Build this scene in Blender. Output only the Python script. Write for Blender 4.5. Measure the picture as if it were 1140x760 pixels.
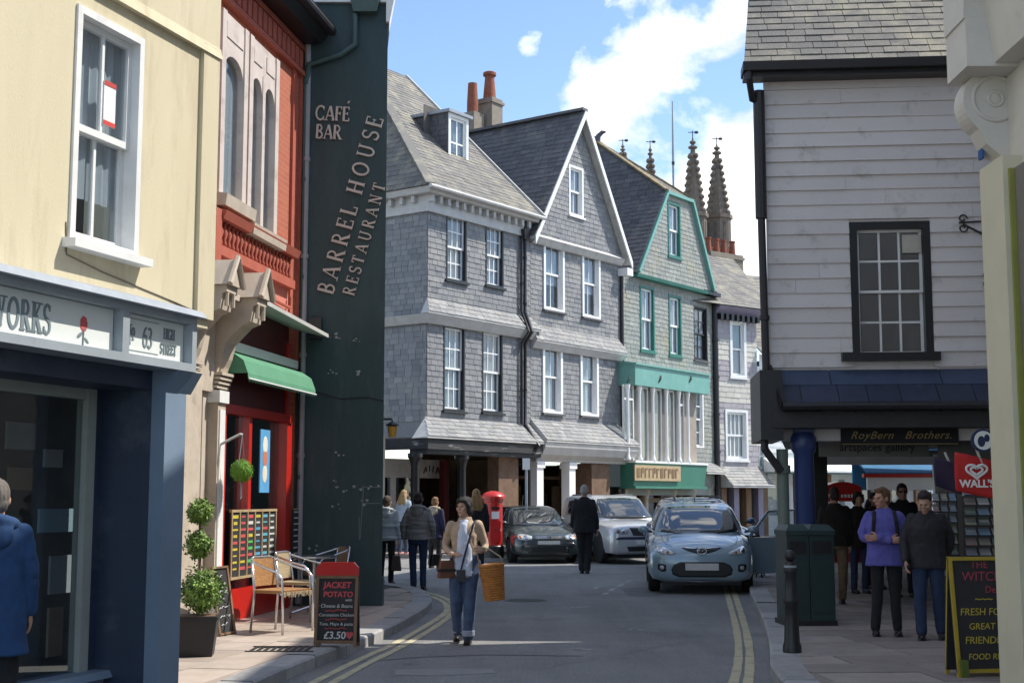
import bpy, bmesh, math, random
from mathutils import Vector, Matrix, noise
from mathutils.bvhtree import BVHTree
R = math.radians
for o in list(bpy.data.objects): bpy.data.objects.remove(o)
scene = bpy.context.scene
COL = scene.collection
# ------------------------------------------------------------------ camera
FPX, CX, CY, HOR, EYE = 1500.0, 570.0, 380.0, 553.0, 1.6
PITCH = math.atan((HOR - CY) / FPX)
cam_data = bpy.data.cameras.new('camera'); cam = bpy.data.objects.new('camera', cam_data); COL.objects.link(cam)
cam.location = (0, 0, EYE); cam.rotation_euler = (R(90) + PITCH, 0, 0)
cam_data.sensor_width = 36; cam_data.lens = FPX / 1140 * 36
cam_data.clip_start = 0.1; cam_data.clip_end = 3000
scene.camera = cam
scene.render.resolution_x = 1024; scene.render.resolution_y = 682
# ------------------------------------------------------------------ light
SUN_EL, SUN_AZ = 52.0, (0.97, 0.235)          # direction towards the sun on the ground plane
_l = math.hypot(*SUN_AZ); SUN_AZ = (SUN_AZ[0]/_l, SUN_AZ[1]/_l)
sd = Vector((SUN_AZ[0]*math.cos(R(SUN_EL)), SUN_AZ[1]*math.cos(R(SUN_EL)), math.sin(R(SUN_EL))))
sl = bpy.data.lights.new('sun', 'SUN'); sl.energy = 2.7; sl.angle = R(0.53); sl.color = (1.0, 0.95, 0.86)
so = bpy.data.objects.new('sun', sl); COL.objects.link(so); so.rotation_euler = sd.to_track_quat('Z', 'Y').to_euler()
so.location = sd * 60
world = bpy.data.worlds.new('World'); scene.world = world; world.use_nodes = True
wn, wl = world.node_tree.nodes, world.node_tree.links
wn.clear()
def N(tree_nodes, t, **kw):
    n = tree_nodes.new(t)
    for k, v in kw.items(): setattr(n, k, v)
    return n
sky = N(wn, 'ShaderNodeTexSky', sky_type='NISHITA'); sky.sun_disc = False
sky.sun_elevation = R(SUN_EL); sky.sun_rotation = math.atan2(SUN_AZ[0], SUN_AZ[1])
sky.air_density = 1.0; sky.dust_density = 0.25; sky.ozone_density = 2.0; sky.altitude = 800
tc = N(wn, 'ShaderNodeTexCoord')
# cumulus: fractal noise over the direction of view, everywhere in the sky
mp = N(wn, 'ShaderNodeMapping'); mp.inputs['Location'].default_value = (0.35, 0.0, 0.12); mp.inputs['Scale'].default_value = (1.0, 1.0, 1.35)
wl.new(tc.outputs['Generated'], mp.inputs['Vector'])
nz = N(wn, 'ShaderNodeTexNoise'); nz.inputs['Scale'].default_value = 9.0; nz.inputs['Detail'].default_value = 12; nz.inputs['Roughness'].default_value = 0.6; nz.inputs['Distortion'].default_value = 0.15
wl.new(mp.outputs['Vector'], nz.inputs['Vector'])
CLOUD_RAMP = N(wn, 'ShaderNodeValToRGB')
CLOUD_RAMP.color_ramp.elements[0].position = 0.515; CLOUD_RAMP.color_ramp.elements[0].color = (0, 0, 0, 1)
CLOUD_RAMP.color_ramp.elements[1].position = 0.625; CLOUD_RAMP.color_ramp.elements[1].color = (1, 1, 1, 1)
CLOUD_FAC = nz.outputs['Fac']
nz2 = N(wn, 'ShaderNodeTexNoise'); nz2.inputs['Scale'].default_value = 9; nz2.inputs['Detail'].default_value = 8
wl.new(mp.outputs['Vector'], nz2.inputs['Vector'])
cr2 = N(wn, 'ShaderNodeValToRGB')
cr2.color_ramp.elements[0].position = 0.38; cr2.color_ramp.elements[0].color = (3.9, 4.2, 4.6, 1)
cr2.color_ramp.elements[1].position = 0.56; cr2.color_ramp.elements[1].color = (7.2, 7.2, 7.1, 1)
wl.new(nz2.outputs['Fac'], cr2.inputs['Fac'])
mx = N(wn, 'ShaderNodeMixRGB'); wl.new(CLOUD_RAMP.outputs['Color'], mx.inputs['Fac'])
wl.new(sky.outputs['Color'], mx.inputs['Color1']); wl.new(cr2.outputs['Color'], mx.inputs['Color2'])
bg = N(wn, 'ShaderNodeBackground'); bg.inputs['Strength'].default_value = 0.105
wl.new(mx.outputs['Color'], bg.inputs['Color'])
wo = N(wn, 'ShaderNodeOutputWorld'); wl.new(bg.outputs['Background'], wo.inputs['Surface'])
vs = scene.view_settings; vs.view_transform = 'Standard'; vs.look = 'None'; vs.exposure = 1.2; vs.gamma = 1.0; vs.use_curve_mapping = False
# ------------------------------------------------------------------ survey helpers: photo measurements -> metres on real planes
_cp, _sp = math.cos(PITCH), math.sin(PITCH)
def ray(px, py):
    a, b = (px - CX) / FPX, (CY - py) / FPX
    return Vector((a, _cp - b*_sp, _sp + b*_cp))
def G(px, py, z=0.0):
    d = ray(px, py); t = (z - EYE) / d.z
    return Vector((d.x*t, d.y*t, z))
def at(px, py, Y):
    d = ray(px, py); t = Y / d.y
    return Vector((d.x*t, Y, EYE + d.z*t))
# the cumulus banks of this sky: broad swellings added to the noise in a few directions
def swell(px, py, r_px, amp):
    global CLOUD_FAC
    c = ray(px, py).normalized(); v = N(wn, 'ShaderNodeVectorMath', operation='DISTANCE'); wl.new(tc.outputs['Generated'], v.inputs[0]); v.inputs[1].default_value = c
    q = N(wn, 'ShaderNodeMapRange', interpolation_type='SMOOTHSTEP'); q.inputs['From Min'].default_value = 0; q.inputs['From Max'].default_value = r_px/FPX; q.inputs['To Min'].default_value = amp; q.inputs['To Max'].default_value = 0; wl.new(v.outputs['Value'], q.inputs['Value'])
    a = N(wn, 'ShaderNodeMath', operation='ADD'); wl.new(CLOUD_FAC, a.inputs[0]); wl.new(q.outputs['Result'], a.inputs[1]); CLOUD_FAC = a.outputs[0]
for b_ in [(675,95,85,.155),(740,60,80,.15),(815,48,60,.17),(640,115,70,.10),(840,140,80,.17),(810,215,110,.12),(735,225,90,.09),(690,165,80,.10),(850,285,110,.17),(588,54,36,.26),(620,15,90,-.10),(540,70,140,-.12),(460,60,150,-.15),(560,10,100,-.06)]: swell(*b_)
wl.new(CLOUD_FAC, CLOUD_RAMP.inputs['Fac'])
# ------------------------------------------------------------------ mesh helpers
TMP = bpy.data.scenes.new('workbench')        # scratch scene for evaluating modifiers, removed at the end
class MB:
    def __init__(s): s.v = []; s.f = []; s.t = []
    def add(s, vs, fs, tone=0.5):
        b = len(s.v); s.v += [tuple(p) for p in vs]
        for f in fs: s.f.append([i + b for i in f]); s.t.append(tone)
        return s
    def hexa(s, p, tone=0.5):            # 8 points, bottom ring then top ring (ccw seen from above)
        return s.add(p, [(3,2,1,0),(4,5,6,7),(0,1,5,4),(1,2,6,5),(2,3,7,6),(3,0,4,7)], tone)
    def box(s, x0, x1, y0, y1, z0, z1, tone=0.5):
        x0, x1 = min(x0,x1), max(x0,x1); y0, y1 = min(y0,y1), max(y0,y1); z0, z1 = min(z0,z1), max(z0,z1)
        return s.hexa([(x0,y0,z0),(x1,y0,z0),(x1,y1,z0),(x0,y1,z0),(x0,y0,z1),(x1,y0,z1),(x1,y1,z1),(x0,y1,z1)], tone)
    def bar(s, a, b, w, h, up=(0,0,1), tone=0.5):   # rectangular bar between two points
        a, b = Vector(a), Vector(b); d = (b - a).normalized(); up = Vector(up)
        x = d.cross(up)
        if x.length < 1e-4: x = d.cross(Vector((0,1,0)))
        x.normalize(); y = x.cross(d); x *= w/2; y *= h/2
        return s.hexa([a-x-y, a+x-y, b+x-y, b-x-y, a-x+y, a+x+y, b+x+y, b-x+y], tone)
    def prism(s, pts, off, tone=0.5):    # closed polygon pts (3d) extruded by vector off
        n = len(pts); pts = [Vector(p) for p in pts]; off = Vector(off)
        nrm = Vector((0,0,0))
        for i in range(n):
            a, b = pts[i], pts[(i+1) % n]; nrm += (a - pts[0]).cross(b - pts[0])
        if nrm.dot(off) < 0: pts = pts[::-1]
        return s.add(pts + [p + off for p in pts], [list(range(n))[::-1], list(range(n, 2*n))] + [(i, (i+1) % n, (i+1) % n + n, i + n) for i in range(n)], tone)
    def quad(s, a, b, c, d, tone=0.5): return s.add([a, b, c, d], [(0,1,2,3)], tone)
    def tube(s, pts, r, n=8, tone=0.5, cap=True, flat=1.0, up=None):
        pts = [Vector(p) for p in pts]; m = len(pts)
        rs = list(r) if isinstance(r, (list, tuple)) else [r]*m
        t0 = (pts[1]-pts[0]).normalized()
        ref = Vector(up) if up else (Vector((0,0,1)) if abs(t0.z) < .9 else Vector((0,1,0)))
        x = t0.cross(ref).normalized(); vs, fs = [], []
        for i in range(m):
            t = ((pts[min(i+1,m-1)] - pts[i]).normalized() + (pts[i] - pts[max(i-1,0)]).normalized())
            t = t.normalized() if t.length > 1e-6 else t0
            x = (x - t*x.dot(t)); x = x.normalized() if x.length > 1e-6 else t.orthogonal().normalized()
            y = t.cross(x)
            for k in range(n):
                a = 2*math.pi*k/n; vs.append(pts[i] + x*math.cos(a)*rs[i] + y*math.sin(a)*rs[i]*flat)
        for i in range(m-1):
            for k in range(n): fs.append((i*n+k, i*n+(k+1)%n, (i+1)*n+(k+1)%n, (i+1)*n+k))
        if cap: fs.append(tuple(range(n))[::-1]); fs.append(tuple(range((m-1)*n, m*n)))
        return s.add(vs, fs, tone)
    def lathe(s, prof, n=16, c=(0,0,0), tone=0.5, sx=1, sy=1):
        vs, fs = [], []; m = len(prof)
        for (r, z) in prof:
            for k in range(n):
                a = 2*math.pi*k/n; vs.append((c[0]+r*sx*math.cos(a), c[1]+r*sy*math.sin(a), c[2]+z))
        for i in range(m-1):
            for k in range(n): fs.append((i*n+k, i*n+(k+1)%n, (i+1)*n+(k+1)%n, (i+1)*n+k))
        fs.append(tuple(range(n))[::-1]); fs.append(tuple(range((m-1)*n, m*n)))
        return s.add(vs, fs, tone)
    def ell(s, c, r, n=12, m=8, tone=0.5, rot=None):
        vs, fs = [], []; c = Vector(c)
        for i in range(1, m):
            th = math.pi*i/m
            for k in range(n):
                a = 2*math.pi*k/n
                p = Vector((r[0]*math.sin(th)*math.cos(a), r[1]*math.sin(th)*math.sin(a), -r[2]*math.cos(th)))
                vs.append(c + (rot @ p if rot else p))
        p = Vector((0,0,r[2])); p = rot @ p if rot else p
        vs += [c - p, c + p]; b, t = len(vs)-2, len(vs)-1
        for i in range(m-2):
            for k in range(n): fs.append((i*n+k, i*n+(k+1)%n, (i+1)*n+(k+1)%n, (i+1)*n+k))
        for k in range(n): fs.append((b, (k+1)%n, k)); fs.append((t, (m-2)*n+k, (m-2)*n+(k+1)%n))
        return s.add(vs, fs, tone)
    def mesh(s, name):
        me = bpy.data.meshes.new(name); me.from_pydata(s.v, [], s.f)
        a = me.attributes.new('tone', 'FLOAT', 'FACE'); a.data.foreach_set('value', s.t)
        return me
    def build(s, name, mat, parent=None, smooth=False, **tags):
        me = s.mesh(name); return put(name, me, mat, parent, smooth, **tags)
def put(name, me, mat, parent=None, smooth=False, loc=None, rot=None, label=None, cat=None, group=None, kind=None):
    if mat is not None and len(me.materials) == 0: me.materials.append(mat)
    if smooth: me.polygons.foreach_set('use_smooth', [True]*len(me.polygons))
    o = bpy.data.objects.new(name, me); COL.objects.link(o)
    if parent: o.parent = parent
    if loc is not None: o.location = loc
    if rot is not None: o.rotation_euler = rot
    return tag(o, label, cat, group, kind)
def tag(o, label=None, cat=None, group=None, kind=None):
    if label: o['label'] = label
    if cat: o['category'] = cat
    if group: o['group'] = group
    if kind: o['kind'] = kind
    return o
def thing(name, label, cat, loc=(0,0,0), rz=0, group=None):
    o = bpy.data.objects.new(name, None); COL.objects.link(o); o.location = loc; o.rotation_euler = (0,0,rz)
    o.empty_display_size = .2
    return tag(o, label, cat, group)
def smooth_by_angle(o, ang=35):
    me = o.data; bm = bmesh.new(); bm.from_mesh(me)
    for f in bm.faces: f.smooth = True
    for e in bm.edges: e.smooth = (len(e.link_faces) == 2 and e.calc_face_angle(3) < R(ang))
    bm.to_mesh(me); bm.free(); return o
def evaluated(me, mods):
    o = bpy.data.objects.new('tmp', me); TMP.collection.objects.link(o)
    for (t, kw) in mods:
        m = o.modifiers.new('m', t)
        for k, v in kw.items(): setattr(m, k, v)
    TMP.view_layers[0].update(); dg = TMP.view_layers[0].depsgraph
    out = bpy.data.meshes.new_from_object(o.evaluated_get(dg))
    bpy.data.objects.remove(o); return out
class Frame:
    """A facade: origin on the ground, x along the wall (to the right as seen from the street), -y out to the street."""
    def __init__(s, O, th): s.O = Vector((O[0], O[1], 0)); s.th = th; s.U = Vector((math.cos(th), math.sin(th), 0)); s.n = Vector((math.sin(th), -math.cos(th), 0))
    def uz(s, px, py, d=0.0):
        r = ray(px, py); c = Vector((0,0,EYE)); t = ((s.O - c).dot(s.n) + d) / r.dot(s.n); p = c + r*t
        return (p - s.O).dot(s.U), p.z
    def rect(s, x0, x1, y0, y1, d=0.0):       # photo box -> u0,u1,z0,z1 (taken at its centre lines)
        xm, ym = (x0+x1)/2, (y0+y1)/2
        return s.uz(x0, ym, d)[0], s.uz(x1, ym, d)[0], s.uz(xm, y1, d)[1], s.uz(xm, y0, d)[1]
    def world(s, u, y, z): return s.O + s.U*u - s.n*y + Vector((0,0,z))
    def root(s, name, label, cat, group=None): return thing(name, label, cat, s.O, s.th, group)
# ------------------------------------------------------------------ materials
def mat(name, c1, c2=None, scale=4.0, rough=0.75, bump=0.0, bscale=60.0, metal=0.0, tone=0.0, tone_c=None, stretch=(1,1,1), spec=0.5, coat=0.0, dirt=None, dirt_scale=1.3, dirt_lo=.52, dirt_hi=.7):
    m = bpy.data.materials.new(name); m.use_nodes = True; t = m.node_tree; n, l = t.nodes, t.links
    p = n['Principled BSDF']; p.inputs['Roughness'].default_value = rough; p.inputs['Metallic'].default_value = metal
    p.inputs['Specular IOR Level'].default_value = spec; p.inputs['Coat Weight'].default_value = coat
    if coat: p.inputs['Coat Roughness'].default_value = .05
    c2 = c2 or tuple(x*.8 for x in c1)
    tcn = n.new('ShaderNodeTexCoord'); mpn = n.new('ShaderNodeMapping'); mpn.inputs['Scale'].default_value = stretch
    l.new(tcn.outputs['Object'], mpn.inputs['Vector'])
    nn = n.new('ShaderNodeTexNoise'); nn.inputs['Scale'].default_value = scale; nn.inputs['Detail'].default_value = 8; nn.inputs['Roughness'].default_value = .65
    l.new(mpn.outputs['Vector'], nn.inputs['Vector'])
    rp = n.new('ShaderNodeValToRGB'); rp.color_ramp.elements[0].position = .33; rp.color_ramp.elements[1].position = .67
    rp.color_ramp.elements[0].color = (*c2, 1); rp.color_ramp.elements[1].color = (*c1, 1)
    l.new(nn.outputs['Fac'], rp.inputs['Fac']); col = rp.outputs['Color']
    if tone or tone_c:
        at_ = n.new('ShaderNodeAttribute'); at_.attribute_name = 'tone'
        if tone_c:
            r2 = n.new('ShaderNodeValToRGB'); r2.color_ramp.interpolation = 'LINEAR'
            els = r2.color_ramp.elements
            while len(els) < len(tone_c): els.new(.5)
            for i, c in enumerate(tone_c): els[i].position = i/(len(tone_c)-1); els[i].color = (*c, 1)
            l.new(at_.outputs['Fac'], r2.inputs['Fac'])
            mm = n.new('ShaderNodeMixRGB'); mm.blend_type = 'MIX'; mm.inputs['Fac'].default_value = .68
            l.new(col, mm.inputs['Color1']); l.new(r2.outputs['Color'], mm.inputs['Color2']); col = mm.outputs['Color']
        else:
            ma = n.new('ShaderNodeMath'); ma.operation = 'MULTIPLY_ADD'; ma.inputs[1].default_value = tone; ma.inputs[2].default_value = 1 - tone/2
            l.new(at_.outputs['Fac'], ma.inputs[0])
            mm = n.new('ShaderNodeMixRGB'); mm.blend_type = 'MULTIPLY'; mm.inputs['Fac'].default_value = 1
            l.new(col, mm.inputs['Color1']); l.new(ma.outputs[0], mm.inputs['Color2']); col = mm.outputs['Color']
    if dirt:
        dn = n.new('ShaderNodeTexNoise'); dn.inputs['Scale'].default_value = dirt_scale; dn.inputs['Detail'].default_value = 10; dn.inputs['Roughness'].default_value = .72
        dm = n.new('ShaderNodeMapping'); dm.inputs['Location'].default_value = (3.1, 7.7, 1.3); dm.inputs['Scale'].default_value = stretch
        l.new(tcn.outputs['Object'], dm.inputs['Vector']); l.new(dm.outputs['Vector'], dn.inputs['Vector'])
        dr = n.new('ShaderNodeValToRGB'); dr.color_ramp.elements[0].position = dirt_lo; dr.color_ramp.elements[1].position = dirt_hi
        l.new(dn.outputs['Fac'], dr.inputs['Fac'])
        md = n.new('ShaderNodeMixRGB'); l.new(dr.outputs['Color'], md.inputs['Fac']); l.new(col, md.inputs['Color1']); md.inputs['Color2'].default_value = (*dirt, 1); col = md.outputs['Color']
    l.new(col, p.inputs['Base Color'])
    if bump:
        bn = n.new('ShaderNodeTexNoise'); bn.inputs['Scale'].default_value = bscale; bn.inputs['Detail'].default_value = 6; bn.inputs['Roughness'].default_value = .7
        l.new(mpn.outputs['Vector'], bn.inputs['Vector'])
        b = n.new('ShaderNodeBump'); b.inputs['Strength'].default_value = min(1, bump); b.inputs['Distance'].default_value = .02
        l.new(bn.outputs['Fac'], b.inputs['Height']); l.new(b.outputs['Normal'], p.inputs['Normal'])
    return m
def glass_mat(name, tint=(.9,.94,.96), refl=0.05, trans=0.92, rough=.02):
    m = bpy.data.materials.new(name); m.use_nodes = True; n, l = m.node_tree.nodes, m.node_tree.links; n.clear()
    out = n.new('ShaderNodeOutputMaterial'); g = n.new('ShaderNodeBsdfGlossy'); g.inputs['Roughness'].default_value = rough
    tr = n.new('ShaderNodeBsdfTransparent'); tr.inputs['Color'].default_value = (*[c*trans for c in tint], 1)
    lw = n.new('ShaderNodeLayerWeight'); pw = n.new('ShaderNodeMath'); pw.operation = 'POWER'; pw.inputs[1].default_value = 4.0; l.new(lw.outputs['Facing'], pw.inputs[0])
    ad = n.new('ShaderNodeMath'); ad.operation = 'MULTIPLY_ADD'; ad.inputs[1].default_value = .8; ad.inputs[2].default_value = refl; ad.use_clamp = True; l.new(pw.outputs[0], ad.inputs[0])
    tn = n.new('ShaderNodeTexCoord'); nn = n.new('ShaderNodeTexNoise'); nn.inputs['Scale'].default_value = 2.3; l.new(tn.outputs['Object'], nn.inputs['Vector'])
    b = n.new('ShaderNodeBump'); b.inputs['Strength'].default_value = .25; b.inputs['Distance'].default_value = .02; l.new(nn.outputs['Fac'], b.inputs['Height']); l.new(b.outputs['Normal'], g.inputs['Normal'])
    mx_ = n.new('ShaderNodeMixShader'); l.new(ad.outputs[0], mx_.inputs['Fac']); l.new(tr.outputs[0], mx_.inputs[1]); l.new(g.outputs[0], mx_.inputs[2]); l.new(mx_.outputs[0], out.inputs['Surface'])
    return m
def brick_mat(name, c1, c2, mortar, scale=1.0, bw=.225, rh=.075):
    m = mat(name, c1, c2, rough=.85, bump=.3, bscale=90); n, l = m.node_tree.nodes, m.node_tree.links
    p = n['Principled BSDF']; t = n.new('ShaderNodeTexCoord'); mp_ = n.new('ShaderNodeMapping'); mp_.inputs['Rotation'].default_value = (R(90), 0, 0)
    l.new(t.outputs['Object'], mp_.inputs['Vector'])
    b = n.new('ShaderNodeTexBrick'); b.inputs['Scale'].default_value = scale; b.inputs['Brick Width'].default_value = bw; b.inputs['Row Height'].default_value = rh; b.inputs['Mortar Size'].default_value = .006
    b.inputs['Color1'].default_value = (*c1, 1); b.inputs['Color2'].default_value = (*c2, 1); b.inputs['Mortar'].default_value = (*mortar, 1)
    l.new(mp_.outputs['Vector'], b.inputs['Vector']); l.new(b.outputs['Color'], p.inputs['Base Color'])
    return m
M = {}
M['slate'] = mat('slate_grey', (.23,.235,.245), (.15,.155,.165), 3, .7, .35, 40, tone_c=[(.13,.135,.15),(.20,.205,.215),(.27,.27,.27),(.36,.355,.34)], dirt=(.30,.29,.26), dirt_scale=.8)
M['slate_green'] = mat('slate_grey_green', (.28,.295,.275), (.2,.212,.2), 3, .7, .35, 40, tone_c=[(.19,.2,.19),(.25,.265,.245),(.31,.32,.29),(.37,.375,.34)], dirt=(.30,.28,.2), dirt_scale=.9)
M['slate_roof'] = mat('slate_roof_dark', (.10,.10,.108), (.06,.06,.066), 2.5, .62, .4, 40, tone_c=[(.05,.05,.056),(.085,.085,.095),(.12,.12,.128),(.19,.185,.18)], dirt=(.2,.19,.15), dirt_scale=1.2, dirt_lo=.56, dirt_hi=.75)
M['slate_roof_lichen'] = mat('slate_roof_lichen', (.20,.185,.165), (.11,.105,.10), 3.5, .75, .45, 40, tone_c=[(.085,.085,.085),(.13,.125,.118),(.19,.18,.165),(.28,.26,.22)], dirt=(.30,.275,.2), dirt_scale=1.5, dirt_lo=.48, dirt_hi=.68)
M['slate_pale'] = mat('slate_pale_weathered', (.27,.27,.27), (.18,.18,.18), 4, .7, .35, 40, tone_c=[(.13,.13,.135),(.21,.21,.215),(.28,.28,.275),(.38,.375,.36)], dirt=(.3,.28,.24), dirt_scale=2)
M['slate_white'] = mat('slate_painted_white', (.70,.655,.635), (.60,.56,.545), 1.6, .62, .3, 30, tone_c=[(.60,.56,.545),(.66,.62,.60),(.72,.68,.66)], dirt=(.30,.29,.25), dirt_scale=2.6, dirt_lo=.55, dirt_hi=.78)
M['slate_band'] = mat('slate_cream_purple', (.5,.48,.44), (.4,.38,.36), 3, .75, .3, 40, tone_c=[(.29,.26,.30),(.36,.33,.37),(.55,.53,.46),(.63,.61,.54)])
M['slate_blue'] = mat('slate_painted_blue', (.035,.045,.085), (.022,.03,.06), 4, .5, .3, 40, tone=.5, dirt=(.12,.12,.14), dirt_scale=3, dirt_lo=.62, dirt_hi=.8)
M['white_paint'] = mat('white_paint', (.8,.8,.78), (.7,.7,.68), 3, .5, .1, 50, dirt=(.5,.48,.44), dirt_scale=2, dirt_lo=.58, dirt_hi=.85)
M['white_fresh'] = mat('white_paint_fresh', (.82,.82,.81), (.77,.77,.76), 3, .45, .05, 50)
M['offwhite'] = mat('offwhite_timber', (.56,.55,.52), (.45,.44,.42), 3, .55, .2, 60, dirt=(.3,.28,.25), dirt_scale=2.5, dirt_lo=.55, dirt_hi=.8)
M['cream'] = mat('cream_render', (.66,.585,.41), (.60,.53,.365), 1.1, .88, .25, 110, dirt=(.47,.40,.27), dirt_scale=1.7, dirt_lo=.5, dirt_hi=.72, stretch=(1.6,1.6,.3))
M['stone_cream'] = mat('cream_stone', (.55,.47,.38), (.44,.37,.29), 4, .8, .3, 70, dirt=(.28,.24,.2), dirt_scale=3, dirt_lo=.56, dirt_hi=.8)
M['stone_pink'] = mat('pink_white_stone', (.62,.54,.49), (.52,.45,.41), 3, .8, .25, 60, dirt=(.4,.33,.29), dirt_scale=3)
M['black'] = mat('black_paint', (.018,.018,.02), (.012,.012,.013), 5, .4, .1, 60)
M['black_iron'] = mat('black_iron', (.02,.02,.022), (.03,.03,.033), 8, .5, .2, 80)
M['lead'] = mat('lead_flashing', (.33,.36,.40), (.24,.27,.31), 3, .6, .2, 30)
M['bluegrey'] = mat('blue_grey_paint', (.20,.27,.36), (.17,.235,.315), 2, .5, .12, 60, dirt=(.12,.14,.17), dirt_scale=2, dirt_lo=.6, dirt_hi=.85)
M['fascia_grey'] = mat('pale_grey_fascia', (.36,.40,.43), (.31,.345,.375), 2, .5, .12, 60, dirt=(.2,.22,.24), dirt_scale=2, dirt_lo=.6, dirt_hi=.85)
M['navy'] = mat('blue_grey_shaded', (.034,.05,.088), (.027,.041,.073), 2, .45, .1, 60, dirt=(.08,.1,.13), dirt_scale=2)  # shopfront blue darkened to carry the shade of return, soffit and jamb
M['sign_white'] = mat('sign_white', (.74,.77,.74), (.70,.73,.70), 2, .5)
M['grey_letter'] = mat('grey_letter', (.2,.25,.27), None, 4, .6)
M['glass'] = glass_mat('window_glass')
M['glass_dark'] = glass_mat('window_glass_dark', (.88,.92,.94), .05, .85)
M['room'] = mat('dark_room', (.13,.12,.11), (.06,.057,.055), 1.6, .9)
M['curtain'] = mat('net_curtain', (.66,.67,.69), (.48,.49,.52), 14, .9, .4, 25, stretch=(1,1,.05))
M['blind'] = mat('grey_blind', (.42,.43,.46), (.3,.31,.34), 14, .9, .3, 25, stretch=(1,1,.05))
M['brick'] = brick_mat('red_brick', (.46,.13,.07), (.41,.11,.06), (.40,.19,.13))
M['terracotta'] = mat('terracotta', (.45,.115,.07), (.38,.09,.055), 6, .8, .35, 60)
M['pink_render'] = mat('salmon_render', (.62,.225,.165), (.55,.19,.14), 2, .8, .2, 90, dirt=(.42,.13,.1), dirt_scale=2.5, dirt_lo=.6, dirt_hi=.85)
M['red_paint'] = mat('red_gloss_paint', (.60,.025,.015), (.5,.02,.012), 3, .3, .06, 50, coat=.3)
M['dark_red'] = mat('maroon_paint', (.14,.012,.012), (.10,.01,.01), 3, .45, .1, 50)
M['green_wall'] = mat('dark_green_render', (.034,.068,.070), (.02,.046,.049), 1.6, .6, .3, 50, dirt=(.06,.092,.092), dirt_scale=2.4, dirt_lo=.53, dirt_hi=.78, stretch=(1.5,1,.35))
M['green_pipe'] = mat('dark_green_pipe', (.05,.10,.095), (.04,.08,.076), 5, .4)
M['letter'] = mat('sign_letter', (.56,.52,.455), (.48,.44,.385), 6, .55)
M['turq'] = mat('turquoise_paint', (.16,.37,.32), (.13,.32,.28), 2, .5, .1, 50, dirt=(.2,.4,.36), dirt_scale=3)
M['turq_dark'] = mat('green_trim_paint', (.03,.18,.14), (.025,.14,.11), 2, .5, .1, 50)
M['green_band'] = mat('green_fascia', (.05,.20,.14), (.04,.17,.115), 2, .5, .1, 50)
M['gold'] = mat('gold_board', (.50,.38,.22), (.36,.26,.14), 5, .5, .2, 40)
M['timber'] = mat('old_timber', (.25,.15,.085), (.15,.09,.05), 5, .75, .3, 40, stretch=(1,1,.2))
M['brown_stone'] = mat('brown_stone', (.20,.12,.075), (.12,.07,.045), 5, .85, .5, 30)
M['purple_trim'] = mat('purple_grey_trim', (.25,.22,.30), (.2,.18,.25), 3, .5)
M['church'] = mat('church_stone', (.19,.155,.125), (.11,.09,.072), .9, .9, .5, 8)
M['clay'] = mat('clay_pot', (.28,.09,.05), (.17,.055,.032), 6, .85, .3, 40)
M['cement'] = mat('cement_render', (.27,.235,.19), (.19,.165,.13), 3, .9, .4, 40)
M['asphalt'] = None; M['plastic_black'] = mat('black_plastic', (.025,.026,.028), (.018,.019,.02), 8, .5, .1, 80)
M['gutter'] = mat('black_gutter', (.022,.02,.024), (.016,.015,.017), 6, .45, .1, 60)
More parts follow.
